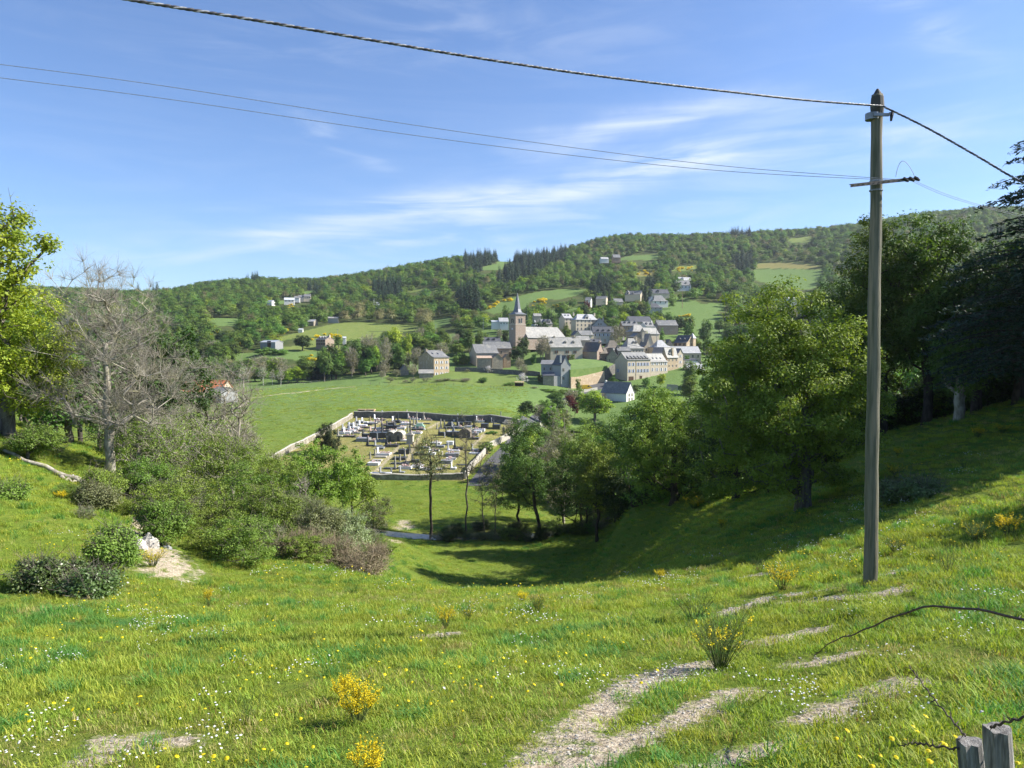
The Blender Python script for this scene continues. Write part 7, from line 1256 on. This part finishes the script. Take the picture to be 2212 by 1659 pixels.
m = MB(); m.tube([pl(Hp-.33, .21, -.14), pl(Hp-.42, .20, -.14), pl(Hp-.52, .19, -.14)], [.018, .032, .02], 8); m.build('clamp', mat('black_plastic', (.02, .02, .022), rough=.4), o)
ca = at(1829, 405, 13.75)-pb; cb = at(1958, 391, 14.1)-pb; m = MB(); d = (cb-ca).normalized(); up = Vector((0, 0, 1)); nrm = d.cross(up).normalized()
def bar(m, a, b, h, t, off=Vector((0, 0, 0))):
    d = (b-a).normalized(); n_ = d.cross(Vector((0, 0, 1))).normalized()*t/2; u = Vector((0, 0, h/2)); a, b = a+off, b+off; m.add([a-n_-u, b-n_-u, b+n_-u, a+n_-u, a-n_+u, b-n_+u, b+n_+u, a+n_+u], [(3, 2, 1, 0), (4, 5, 6, 7), (0, 1, 5, 4), (1, 2, 6, 5), (2, 3, 7, 6), (3, 0, 4, 7)])
off = Vector((0, -.16, 0)); bar(m, ca, cb, .06, .012, off); bar(m, ca, cb, .010, .05, off+Vector((0, .032, .025)))
for i in range(12):
    q = ca.lerp(cb, (i+.5)/12)+off+Vector((0, -.0075, 0)); m.tube([q-nrm*.0, q+Vector((0, -.004, 0))], .012, 6)
m.build('crossarm', mat('dark_rusted_steel', (.10, .09, .085), (.05, .045, .04), 9, .6), o)
m = MB(); zb = (ca+cb).z/2; [m.tube([pl(zb+dz-.012), pl(zb+dz+.012)], .120, 16) for dz in (-.10, .07)]; m.build('strap', STEEL, o)
m = MB()
for t, ddx in ((.86, 0), (.93, .03), (1.0, .05)):
    q = ca.lerp(cb, t)+off; m.tube([q+Vector((ddx, -.02, .03)), q+Vector((ddx+.05, -.02, .0)), q+Vector((ddx+.10, -.02, -.03))], [.03, .036, .02], 7)
m.build('insulator', bpy.data.materials['black_plastic'], o)
lp = MB(); c0 = cb+off+Vector((-.30, -.03, .04)); lp.tube([c0+Vector((.36*i/14-.05*sin(pi*i/14), 0, .30*sin(pi*i/14)**.8+(-.03*i/14))) for i in range(15)], .005, 4); lp.build('wire_loop', CABG, o)
def curve_pts(P, n=60):          # smooth curve through points
    P = [Vector(p) for p in P]; L = [0]
    for a, b in zip(P[:-1], P[1:]): L.append(L[-1]+(b-a).length)
    out = []
    for i in range(n+1):
        t = L[-1]*i/n; k = min(max(0, int(np.searchsorted(L, t))-1), len(P)-2); f = (t-L[k])/(L[k+1]-L[k]); p0, p1, p2, p3 = P[max(k-1, 0)], P[k], P[k+1], P[min(k+2, len(P)-1)]
        out.append(.5*((2*p1)+(p2-p0)*f+(2*p0-5*p1+4*p2-p3)*f*f+(3*p1-p0-3*p2+p3)*f**3))
    return out
def cable(name, label, P, r, m_, strands=1, pitch=.35, n=80, cat='cable', group=None, sides=6):
    C_ = curve_pts(P, n*(6 if strands > 1 else 1)); mb = []; Ls = 0; o_ = None
    if strands == 1: m = MB(); m.tube(C_, r, sides); return tag(m.build(name, m_), label, cat, group)
    o_ = bpy.data.objects.new(name, None); col.objects.link(o_); o_.location = C_[0]; tag(o_, label, cat, group); L = [0]
    for a, b in zip(C_[:-1], C_[1:]): L.append(L[-1]+(b-a).length)
    for k in range(strands):
        m = MB(); Q = []
        for i, c in enumerate(C_):
            d = (C_[min(i+1, len(C_)-1)]-C_[max(i-1, 0)]).normalized(); u = d.cross(Vector((0, 0, 1))).normalized(); v = u.cross(d); a = 2*pi*(L[i]/pitch+k/strands); Q.append(c+(u*cos(a)+v*sin(a))*r-C_[0])
        m.tube(Q, r*1.02, 5); m.build('strand', CAB if k < 2 else CABG, o_, smooth=True)
    return o_
cl = at(1906, 229, 13.85)
cable('twisted_cable', 'thick twisted overhead cable from the upper left to the pole top', [at(-420, -150, 6.2), at(-60, -62, 7.0), at(285, 0, 7.9), at(590, 50, 8.8), at(1000, 120, 10.1), at(1300, 165, 11.2), at(1600, 201, 12.5), at(1760, 218, 13.3), cl], .0098, CAB, 3, .24, 90)
cable('twisted_cable', 'thick overhead cable running down from the pole top to the right edge', [cl, at(2000, 275, 13.4), at(2110, 337, 12.7), at(2212, 396, 12.1), at(2420, 500, 11)], .0095, CAB, 3, .24, 30)
e1 = pb+ca.lerp(cb, .86)+off
cable('telephone_wire', 'upper of the two thin wires crossing the sky to the crossarm', [at(-350, 98, 10.5), at(0, 139, 11), at(370, 188, 11.6), at(900, 271, 12.5), at(1300, 327, 13.2), at(1600, 362, 13.6), e1], .0048, CABG, group='thin telephone wires')
cable('telephone_wire', 'lower of the two thin wires crossing the sky to the crossarm', [at(-350, 126, 10.5), at(0, 168, 11), at(370, 215, 11.6), at(900, 293, 12.5), at(1300, 343, 13.2), at(1600, 372, 13.6), e1+Vector((.05, -.02, -.02))], .0048, CABG, group='thin telephone wires')
cable('telephone_wire', 'upper thin wire leaving the crossarm to the right edge', [pb+cb+off, at(2040, 418, 14.6), at(2130, 446, 15.4), at(2240, 470, 16.4), at(2500, 520, 19)], .0042, CABG, group='thin telephone wires')
cable('telephone_wire', 'lower thin wire leaving the crossarm to the right edge', [pb+cb+off+Vector((0, 0, -.03)), at(2040, 422, 14.6), at(2130, 449, 15.4), at(2240, 474, 16.4), at(2500, 525, 19)], .0042, CABG, group='thin telephone wires')
OLD = mat('silvered_split_wood', (.36, .34, .31), (.14, .13, .12), 5, .9, stretch=(9, 9, .5), bump=.02, bscale=16, c3=(.45, .43, .40))
def post(px, py, Y, w_, label, seed, tilt=0):
    t = at(px, py, Y); g = gz(t.x, t.y); h = t.z-g; rng = rnd(seed); m = MB(); n = 14; V = []; lev = 10
    prof = [1+.05*rng.normal() for k in range(n)]; prof[10] *= .72; prof[5] *= .85
    for j in range(lev+1):
        z = -.4+(h+.4)*j/lev
        for k in range(n):
            a = 2*pi*k/n; r = w_/2*prof[k]*(1+.02*sin(j*1.7+k)); V.append((r*cos(a)+tilt*z, r*sin(a)*.9, z+((rng.random()-.5)*.012+.006*cos(a*2) if j == lev else 0)))
    F = [(j*n+k, j*n+(k+1) % n, (j+1)*n+(k+1) % n, (j+1)*n+k) for j in range(lev) for k in range(n)]; V.append((tilt*h, 0, h+.008)); F += [(lev*n+k, lev*n+(k+1) % n, len(V)-1) for k in range(n)]; m.add(V, F)
    return tag(m.build('fence_post', OLD, None, (t.x-tilt*h, t.y, g)), label, 'fence post', 'split wooden fence posts at the lower right')
post(2092, 1600, 3.3, .115, 'cracked grey wooden fence post at the lower right corner, nearer one', 3, -.13); post(2152, 1572, 3.55, .13, 'grey wooden fence post at the lower right corner, just behind the other', 4, -.10)
def cane(name, label, P, r0, r1, m_, cat, thorns=0):
    C_ = curve_pts(P, 40); m = MB(); m.tube([c+Vector((0, 0, .006*sin(i*1.3))) for i, c in enumerate(C_)], [r0+(r1-r0)*i/40 for i in range(41)], 5)
    for i in range(2, 39, 3):
        if thorns: c = C_[i]; a = i*2.4; m.tube([c, c+Vector((.03*cos(a), .02, .03*sin(a)))*thorns], [.004, .001], 4)
    return tag(m.build(name, m_), label, cat)
BW = mat('rusty_wire', (.05, .035, .03), (.09, .06, .045), 20, .7); CN = mat('dark_bramble_stem', (.06, .035, .03), (.10, .06, .045), 20, .6)
cane('bramble_cane', 'long dark arching bramble cane reaching in from the right edge', [at(2480, 1420, 3.6), at(2212, 1338, 4.4), at(2080, 1314, 4.9), at(2000, 1312, 5.2), at(1925, 1335, 5.6), at(1850, 1368, 6.2), at(1800, 1385, 6.8), at(1758, 1417, 7.4)], .010, .0045, CN, 'bramble', 1)
cane('barbed_wire', 'slanting rusty wire rising left from the nearer fence post', [at(2085, 1590, 3.25), at(2060, 1560, 3.5), at(2010, 1500, 3.9), at(1965, 1440, 4.4)], .0045, .003, BW, 'wire', 1)
cane('barbed_wire', 'short rusty wire running right from behind the posts', [at(2140, 1572, 3.5), at(2180, 1558, 3.4), at(2300, 1530, 3.2)], .006, .006, BW, 'wire', 1)
cane('barbed_wire', 'rusty wire low on the left of the nearer post', [at(2070, 1618, 3.28), at(2020, 1612, 3.5), at(1975, 1605, 3.9), at(1950, 1612, 4.2)], .005, .003, BW, 'wire', 1)
# ------------------------------------------------------------ log, rocks, stump
def rock(px, py, w_, h, label, seed, m_, d=.8, rot=0, Y=(20, 60)):
    p = hit(px, py, *Y); rng = rnd(seed); n, l = 9, 5; V = []
    for j in range(l+1):
        z = h*j/l-.1; s = (1-(j/l)**2.2*.75)
        for k in range(n): a = 2*pi*k/n; q = s*(.85+.3*rng.random()); V.append((w_/2*q*cos(a), w_/2*d*q*sin(a), z+.08*h*rng.normal()))
    V.append((0, 0, h*1.02)); F = [(j*n+k, j*n+(k+1) % n, (j+1)*n+(k+1) % n, (j+1)*n+k) for j in range(l) for k in range(n)]+[(l*n+k, l*n+(k+1) % n, len(V)-1) for k in range(n)]; m = MB(); m.add(V, F)
    return tag(m.build('rock', m_, None, p, rot), label, 'rock', 'pale rocks at the sandy path')
RK = mat('pale_rock', (.55, .52, .48), (.36, .34, .31), 5, .9, bump=.03); rock(297, 1184, .8, .5, 'white angular rock at the top of the sandy path, left one', 1, RK); rock(320, 1179, .9, .55, 'largest white rock at the top of the sandy path', 2, RK, .6, .5); rock(360, 1184, .5, .22, 'small flat grey rock right of the sandy path', 3, G_GR)
def log(label, pts, r, m_, name='fallen_log'):
    m = MB(); P = [hit(*p, 18, 60)+Vector((0, 0, r*1.2)) for p in pts]; P = [P[0].lerp(P[-1], i/8)+Vector((0, 0, .08*sin(i*1.9))) for i in range(9)]; m.tube(P, [r*(1.1-.07*i) for i in range(9)], 8); return tag(m.build(name, m_, smooth=True), label, 'log')
log('long grey fallen log on the left slope', [(188, 1053), (8, 982)], .15, BARKG); log('short pale log piece beside the fallen log', [(130, 1036), (165, 1046)], .09, BARKG)
p = hit(290, 1070, 20, 60); m = MB(); m.tube([p+Vector((-.5, 0, .9)), p+Vector((-.1, 0, .75)), p+Vector((.3, 0, .45)), p+Vector((.6, 0, .1))], [.05, .14, .17, .2], 7); m.tube([p+Vector((-.15, 0, .75)), p+Vector((-.45, 0, .35)), p+Vector((-.55, .1, -.1))], [.1, .07, .05], 6); m.tube([p+Vector((.05, 0, .6)), p+Vector((-.1, -.1, -.1))], [.1, .06], 6); tag(m.build('tree_stump', BARKG, smooth=True), 'pale forked dead root stump beside the bank thicket', 'stump')
log('dark broken stump below the rounded oak', [(722, 1128), (736, 1124)], .14, BARKD, 'tree_stump')
# ------------------------------------------------------------ broom bushes near the camera
def broom_proto(seed, flowers, h=1.0, ns=70, spread=.42):
    rng = rnd(seed); W = Wood(); P = []; Fp = []
    for i in range(ns):
        a = rng.random()*6.28; e = spread*rng.random()**.7; L = h*(.55+.5*rng.random()); b = np.array([.06*cos(a), .06*sin(a), -.03]); d = np.array([cos(a)*e, sin(a)*e, 1.]); q = [b, b+d*L*.5+rng.normal(size=3)*.02, b+d*L+np.array([cos(a), sin(a), -.4])*.08*L+rng.normal(size=3)*.03]
        W.tube(q, [.006, .004, .002], 3); q = np.array(q)
        for s in range(3):
            t = .35+.5*rng.random(); c = q[1]*(1-t)+q[2]*t; e2 = c+unit(d+rng.normal(size=3)*.4)*.22*h; W.tube([c, e2], [.003, .0015], 3); P += [c+(e2-c)*rng.random() for _ in range(5)]
            if rng.random() < flowers: Fp += [c+(e2-c)*rng.random()+rng.normal(size=3)*.014 for _ in range(13)]
        P += [q[1]*(1-t)+q[2]*t for t in rng.random(8)]
    sm = W.mesh('stems', mat('broom_stem', (.07, .10, .03), (.11, .14, .045)) if 'broom_stem' not in bpy.data.materials else bpy.data.materials['broom_stem']); lf = leafmesh('leaves', np.array(P)+rng.normal(size=(len(P), 3))*.012, .022, rng, L_MID, asp=.4)
    fl = leafmesh('flowers', np.array(Fp), .034, rng, L_YEL, asp=.9) if Fp else None; return sm, lf, fl
BP = [broom_proto(501, 1.0), broom_proto(502, .5, ns=60), broom_proto(503, .10, ns=90, spread=.5), broom_proto(504, .9, ns=40, spread=.3), broom_proto(505, .0, ns=34, spread=.6)]; bfirst = {}
for lab, px, py, hp, k, wd in (('yellow flowering broom bush at the front, left of the two', 745, 1520, 62, 0, 1.1), ('yellow flowering broom bush at the front, right of the two', 775, 1565, 88, 0, 1.2), ('dark leafy broom with few flowers above the sandy track', 1555, 1445, 120, 2, 1.15), ('slim bright yellow broom on the left meadow', 450, 1312, 40, 3, .7), ('yellow broom clump cut by the bottom edge', 790, 1690, 75, 3, 1.3),
                           ('broom bush left of the meadow centre', 962, 1358, 48, 1, 1.0), ('green flowerless broom tuft right of the centre broom', 1162, 1325, 40, 2, .8), ('small yellow broom on the meadow brow', 1425, 1252, 22, 3, 1.5), ('broom with sparse flowers left of the pole', 1690, 1275, 55, 1, 1.3), ('thin broom bush between track and pole', 1500, 1345, 75, 4, 1.2),
                           ('small yellow broom below the thin broom', 1130, 1300, 18, 3, 1.6), ('bright yellow broom at the right picture edge', 2178, 1160, 48, 3, 1.6), ('dark green broom beside the right edge yellow one', 2110, 1175, 50, 2, 1.3), ('broom in the shade right of the pole, upper', 2165, 935, 20, 1, 2.0), ('orange yellow broom in the shade right of the pole, middle', 2110, 945, 22, 3, 2.0),
                           ('broom in the shade just right of the pole', 1935, 1030, 26, 1, 1.8), ('broom in the shade at the meadow edge', 2085, 1010, 25, 4, 1.8), ('yellow broom in the shade below the dark broad oak', 1500, 1100, 26, 1, 2), ('thin leafless broom on the left meadow', 530, 1565, 70, 4, 1.0), ('tiny broom beside the track top', 1640, 1235, 28, 4, 1.3), ('green broom tuft above the left track end', 1010, 1340, 24, 2, 1.2),
                           ('small yellow broom at the bramble mounds', 330, 1225, 38, 1, 1.5), ('yellow broom at the left bank edge', 130, 1080, 20, 3, 1.8), ('yellow broom bush in the bank thicket', 635, 1120, 30, 3, 1.6), ('small yellow broom on the shaded slope', 1560, 1140, 20, 3, 1.5), ('single yellow broom on the shady slope', 1940, 985, 18, 3, 1.6), ('green broom under the pole', 1935, 1195, 32, 2, 1.5), ('green tufted broom at the far right', 2050, 1240, 60, 4, 1.2)):
    p = hit(px, min(py, 1650), 4, 110); 
    if py > 1655: p = place(px, 5.35)
    s = max(.3, (hp*p.y/FPX)/1.0)
    if k not in bfirst:
        o = bpy.data.objects.new('broom_bush', None); col.objects.link(o); [link(nm, me_, o) for nm, me_ in zip(('stems', 'leaves', 'flowers'), BP[k]) if me_ is not None]; bfirst[k] = o; o.location = p; o.scale = (s*wd, s*wd, s); o.rotation_euler = (0, 0, px % 6); tag(o, lab, 'broom bush', 'broom bushes dotted over the meadow')
    else: clone(bfirst[k], p, px % 6, (s*wd, s*wd, s), lab, 'broom bush', 'broom bushes dotted over the meadow')
# ------------------------------------------------------------ grass and flowers
def tuft(seed, n, h, spread, wd, m_, bend=.5, hv=.5):
    rng = rnd(seed); V = []; F = []; vv = []
    for i in range(n):
        a = rng.random()*6.28; r = spread*math.sqrt(rng.random()); b = np.array([r*cos(a), r*sin(a), -.02]); L = h*(1-hv+hv*2*rng.random()*.5+hv*.3*rng.random()); th = rng.random()*6.28; d = np.array([cos(th), sin(th), 0])*bend*(.3+rng.random()); s = np.array([-sin(th), cos(th), 0])*wd/2
        p1 = b+np.array([0, 0, L*.55])+d*L*.25; p2 = b+np.array([0, 0, L*.92])+d*L*.8; k = len(V); V += [b-s, b+s, p1+s*.8, p1-s*.8, p2]; F += [(k, k+1, k+2, k+3), (k+3, k+2, k+4)]; v = rng.random(); vv += [v, v]
    return mesh('tuft', np.array(V), F, [m_], attrs={'v': ('FACE', 'FLOAT', vv)})
LG1 = leafmat('meadow_grass_blades', (.195, .27, .028), (.335, .395, .06), tcol=(1.5, 1.5, .7), trans=.32, randv=.28, randh=.03); LG2 = leafmat('lush_grass_blades', (.08, .20, .035), (.15, .30, .07), trans=.4, randv=.2); LG3 = leafmat('dry_grass_blades', (.34, .31, .10), (.46, .42, .17), trans=.35, randv=.2, tcol=(1.2, 1.1, .8)); LG4 = leafmat('reddish_sorrel', (.30, .14, .06), (.28, .24, .08), trans=.3, randv=.2, tcol=(1.2, 1, .7))
kinds = [bpy.data.objects.new(n, m_) for n, m_ in (('blade_a', tuft(1, 90, .15, .26, .008, LG1)), ('blade_b', tuft(2, 90, .20, .22, .009, LG1, .7)), ('blade_c', tuft(3, 60, .26, .20, .010, LG2, .6)), ('blade_d', tuft(4, 44, .15, .26, .007, LG3, .4)), ('blade_e', tuft(5, 40, .16, .25, .006, LG4, .3)), ('blade_f', tuft(6, 90, .34, .16, .011, LG2, .8)))]
def grass():
    rng = rnd(9); PX = []
    for y0, y1, dens in ((3.2, 8, 46), (8, 14, 30), (14, 24, 17), (24, 42, 8.5), (42, 75, 3.2), (75, 135, 1.25), (135, 235, .45), (225, 345, .25)):
        n = int(dens*(y1*y1-y0*y0)*.80*(1.9 if y1 < 10 else 1.35 if y1 < 20 else 1.12)); y = np.sqrt(y0*y0+(y1*y1-y0*y0)*rng.random(n)); x = (rng.random(n)*2-1)*(y*.78+(5 if y1 < 30 else 3)); PX.append(np.stack([x, y, np.full(n, y)], 1))
    A = np.concatenate(PX); x, y = A[:, 0], A[:, 1]; z = ground(x, y); px, py = proj(np.stack([x, y, z], 1)); ok = ((px > -150) & (px < 2360) | (y < 42)) & (y > 3.2)
    i = np.where(ok)[0]; x, y, z, px, py = x[i], y[i], z[i], px[i], py[i]
    soil = np.zeros(len(x)); lush = np.zeros(len(x)); nr = np.where(y < 60)[0]; soil[nr] = np.maximum(strokes_mask(x[nr], y[nr], [(r*1.1, q) for r, q in SOIL])*.95, strokes_mask(x[nr], y[nr], PATH)*1.2); lush[nr] = strokes_mask(x[nr], y[nr], LUSH)
    sn = soil+(fbm(x*1.9, y*1.9, 21, 4)-.47)*1.5; ok = (sn < .52) | (rng.random(len(x)) < .32); ok &= segd(x, y, RIV) > 3.3
    cem = inpoly(px, py, [(765, 890), (1122, 905), (1000, 1040), (540, 1030)]) & (y > 120) & (y < 240); ok &= ~cem; ok &= ~((y > 225) & (y > 345) ); ok &= ~((px > 1140) & (y > 150) & (py < 980))
    n1 = fbm(x/2.2, y/2.2, 31); n2 = fbm(x/.9, y/.9, 33); n3 = fbm(x/5, y/5, 35); r = rng.random(len(x)); k = np.where(r < .5, 0, 1)
    k[(n1 > .56) & (r > .35)] = 1; k[(lush*.9+n2 > .78) & (r < .55)] = 2; k[(lush > .45) & (r < .10)] = 5; k[(n2 > .56) & (n3 < .49) & (r > .40)] = 3; k[(n2 < .36) & (r < .4) & (y < 60)] = 2; k[(rng.random(len(x)) < .03) & (y < 40)] = 4; k[(sn > .22) & (sn < .6) & (r > .55)] = 3; k[(sn > .28) & (sn < .56) & (r < .18)] = 4; k[(y < 60) & (r < .012)] = 5; k[(y > 60) & (y < 150) & (n3 > .52) & (r < .5)] = 2
    s = (.75+.5*rng.random(len(x))+.5*(n1-.45))*np.interp(y, [4, 12, 24, 45, 80, 150, 300], [.8, 1.0, 1.15, 1.5, 2.2, 3.2, 4.5]); s = np.where(sn > .2, s*.6, s); hz = s*np.interp(y, [5, 40, 80, 150], [.9, .75, .6, .32])*(.7+.9*np.clip(n3-.3, 0, .5)); hz = np.where(y < 16, hz*.68, hz*.9)
    rot = rng.normal(size=(len(x), 3))*.10; rot[:, 2] = rng.random(len(x))*6.28; i = np.where(ok)[0]
    o = scatter('meadow_grass', np.stack([x, y, z-.01], 1)[i], rot[i], np.stack([s, s, hz], 1)[i], k[i], kinds); tag(o, 'spring meadow grass covering the slopes', 'grass', kind='stuff'); print('grass', len(i))
grass()
def flower(seed, n, h, r, mpet, spread, up=1):
    rng = rnd(seed); V = []; F = []; mi = []
    for i in range(n):
        a = rng.random()*6.28; q = spread*math.sqrt(rng.random()); b = np.array([q*cos(a), q*sin(a), 0]); L = h*(.6+.6*rng.random()); c = b+np.array([rng.normal()*.02, rng.normal()*.02, L]); k = len(V); V += [b-[.002, 0, 0], b+[.002, 0, 0], c+[.002, 0, 0], c-[.002, 0, 0]]; F.append((k, k+1, k+2, k+3)); mi.append(1)
        m_ = 7; k = len(V); nn = unit(np.array([rng.normal()*.35, rng.normal()*.35-.3, 1.])); t = unit(np.cross(nn, [1, 0, .1])); u = np.cross(nn, t); V += [c+(t*cos(2*pi*j/m_)+u*sin(2*pi*j/m_))*r for j in range(m_)]+[c+nn*r*.5*up]; F += [(k+j, k+(j+1) % m_, k+m_) for j in range(m_)]; mi += [0]*m_
    return mesh('flower', np.array(V), F, [mpet, LG1], mi, attrs={'v': ('FACE', 'FLOAT', rng.random(len(F)))})
F_W = leafmat('white_petals', (.75, .75, .72), (.85, .85, .84), trans=.25, tcol=(1, 1, 1), randh=0, randv=.05); F_P = mat('dandelion_seed_head', (.50, .48, .44), (.62, .60, .57), 40)
def flowers():
    rng = rnd(15)
    fk = [bpy.data.objects.new(n, m_) for n, m_ in (('flower_a', flower(1, 9, .10, .012, F_W, .22)), ('flower_b', flower(2, 3, .14, .019, L_YEL, .3)), ('flower_c', flower(3, 1, .17, .019, F_P, .1, 1.6)), ('flower_d', flower(4, 16, .09, .011, F_W, .3)))]
    n = 1350; y = 4+34*rng.random(n)**1.25; x = (rng.random(n)*2-1)*(y*.74+1); z = ground(x, y); a = fbm(x/1.6, y/1.6, 61); b = fbm(x/3, y/3, 63); k = rng.choice([0, 1, 2, 3], n, p=[.40, .38, .05, .17]); ok = ((k == 0) | (k == 3)) & (a > .53) | (k == 1) & (b > .47) | (k == 2) & (b > .40)
    ok &= (strokes_mask(x, y, SOIL) < .35); i = np.where(ok)[0]; s = np.interp(y, [4, 10, 25, 40], [.85, 1, 1.5, 2])*(.8+.4*rng.random(n)); rot = np.zeros((n, 3)); rot[:, 2] = rng.random(n)*6
    o = scatter('wildflowers', np.stack([x, y, z+.03], 1)[i], rot[i], np.stack([s, s, s*.9], 1)[i], k[i], fk); tag(o, 'daisies, buttercups and dandelion clocks scattered through the meadow grass', 'wildflowers', kind='stuff')
flowers()
def gravel():
    rng = rnd(33); st = []
    for k in range(3):
        n = 6; V = [((.5+.2*rng.random())*cos(a)*r, (.4+.2*rng.random())*sin(a)*r, z) for z, r in ((-.1, .9), (.12, 1), (.3, .6)) for a in np.arange(n)*2*pi/n]+[(0, 0, .36)]; F = [(j*n+i, j*n+(i+1) % n, (j+1)*n+(i+1) % n, (j+1)*n+i) for j in range(2) for i in range(n)]+[(2*n+i, 2*n+(i+1) % n, 3*n) for i in range(n)]; st.append(bpy.data.objects.new('stone_%s' % 'abc'[k], mesh('stone', V, F, [RK if k else G_PA])))
    P = []
    for r, pts in SOIL:
        Q = [hit(*p) for p in pts]
        for a, b in zip(Q[:-1], Q[1:]):
            for _ in range(int((b-a).length*r*380)): t = rng.random(); P.append((a.x+(b.x-a.x)*t+rng.normal()*r*.7, a.y+(b.y-a.y)*t+rng.normal()*r*.7))
    P = np.array(P); n = len(P); s = .005+.012*rng.random(n)**3; s = s*np.interp(P[:, 1], [5, 20], [1, 1.8]); rot = np.zeros((n, 3)); rot[:, 2] = rng.random(n)*6; o = scatter('gravel', np.stack([P[:, 0], P[:, 1], ground(P[:, 0], P[:, 1])], 1), rot, np.stack([s*2, s*2, s*2], 1), rng.integers(0, 3, n), st); tag(o, 'small stones and grit on the bare sandy tracks', 'gravel', kind='stuff')
gravel()
# ------------------------------------------------------------ air
def haze():
    m = bpy.data.materials.new('air_haze'); m.use_nodes = True; t = m.node_tree; t.nodes.clear(); o = N(t, 'ShaderNodeOutputMaterial'); v = N(t, 'ShaderNodeVolumePrincipled'); v.inputs['Color'].default_value = (.80, .88, 1.0, 1); v.inputs['Density'].default_value = .000065; v.inputs['Anisotropy'].default_value = .3; t.links.new(v.outputs[0], o.inputs['Volume'])
    b = MB(); b.box(-3200, -60, -75, 3200, 3000, 330); h = b.build('haze', m); tag(h, 'thin blue air between the meadow and the far hills', 'haze', kind='stuff')
HAZE = True
if HAZE: haze()
print('done', time.time()-T0, len(bpy.data.objects))
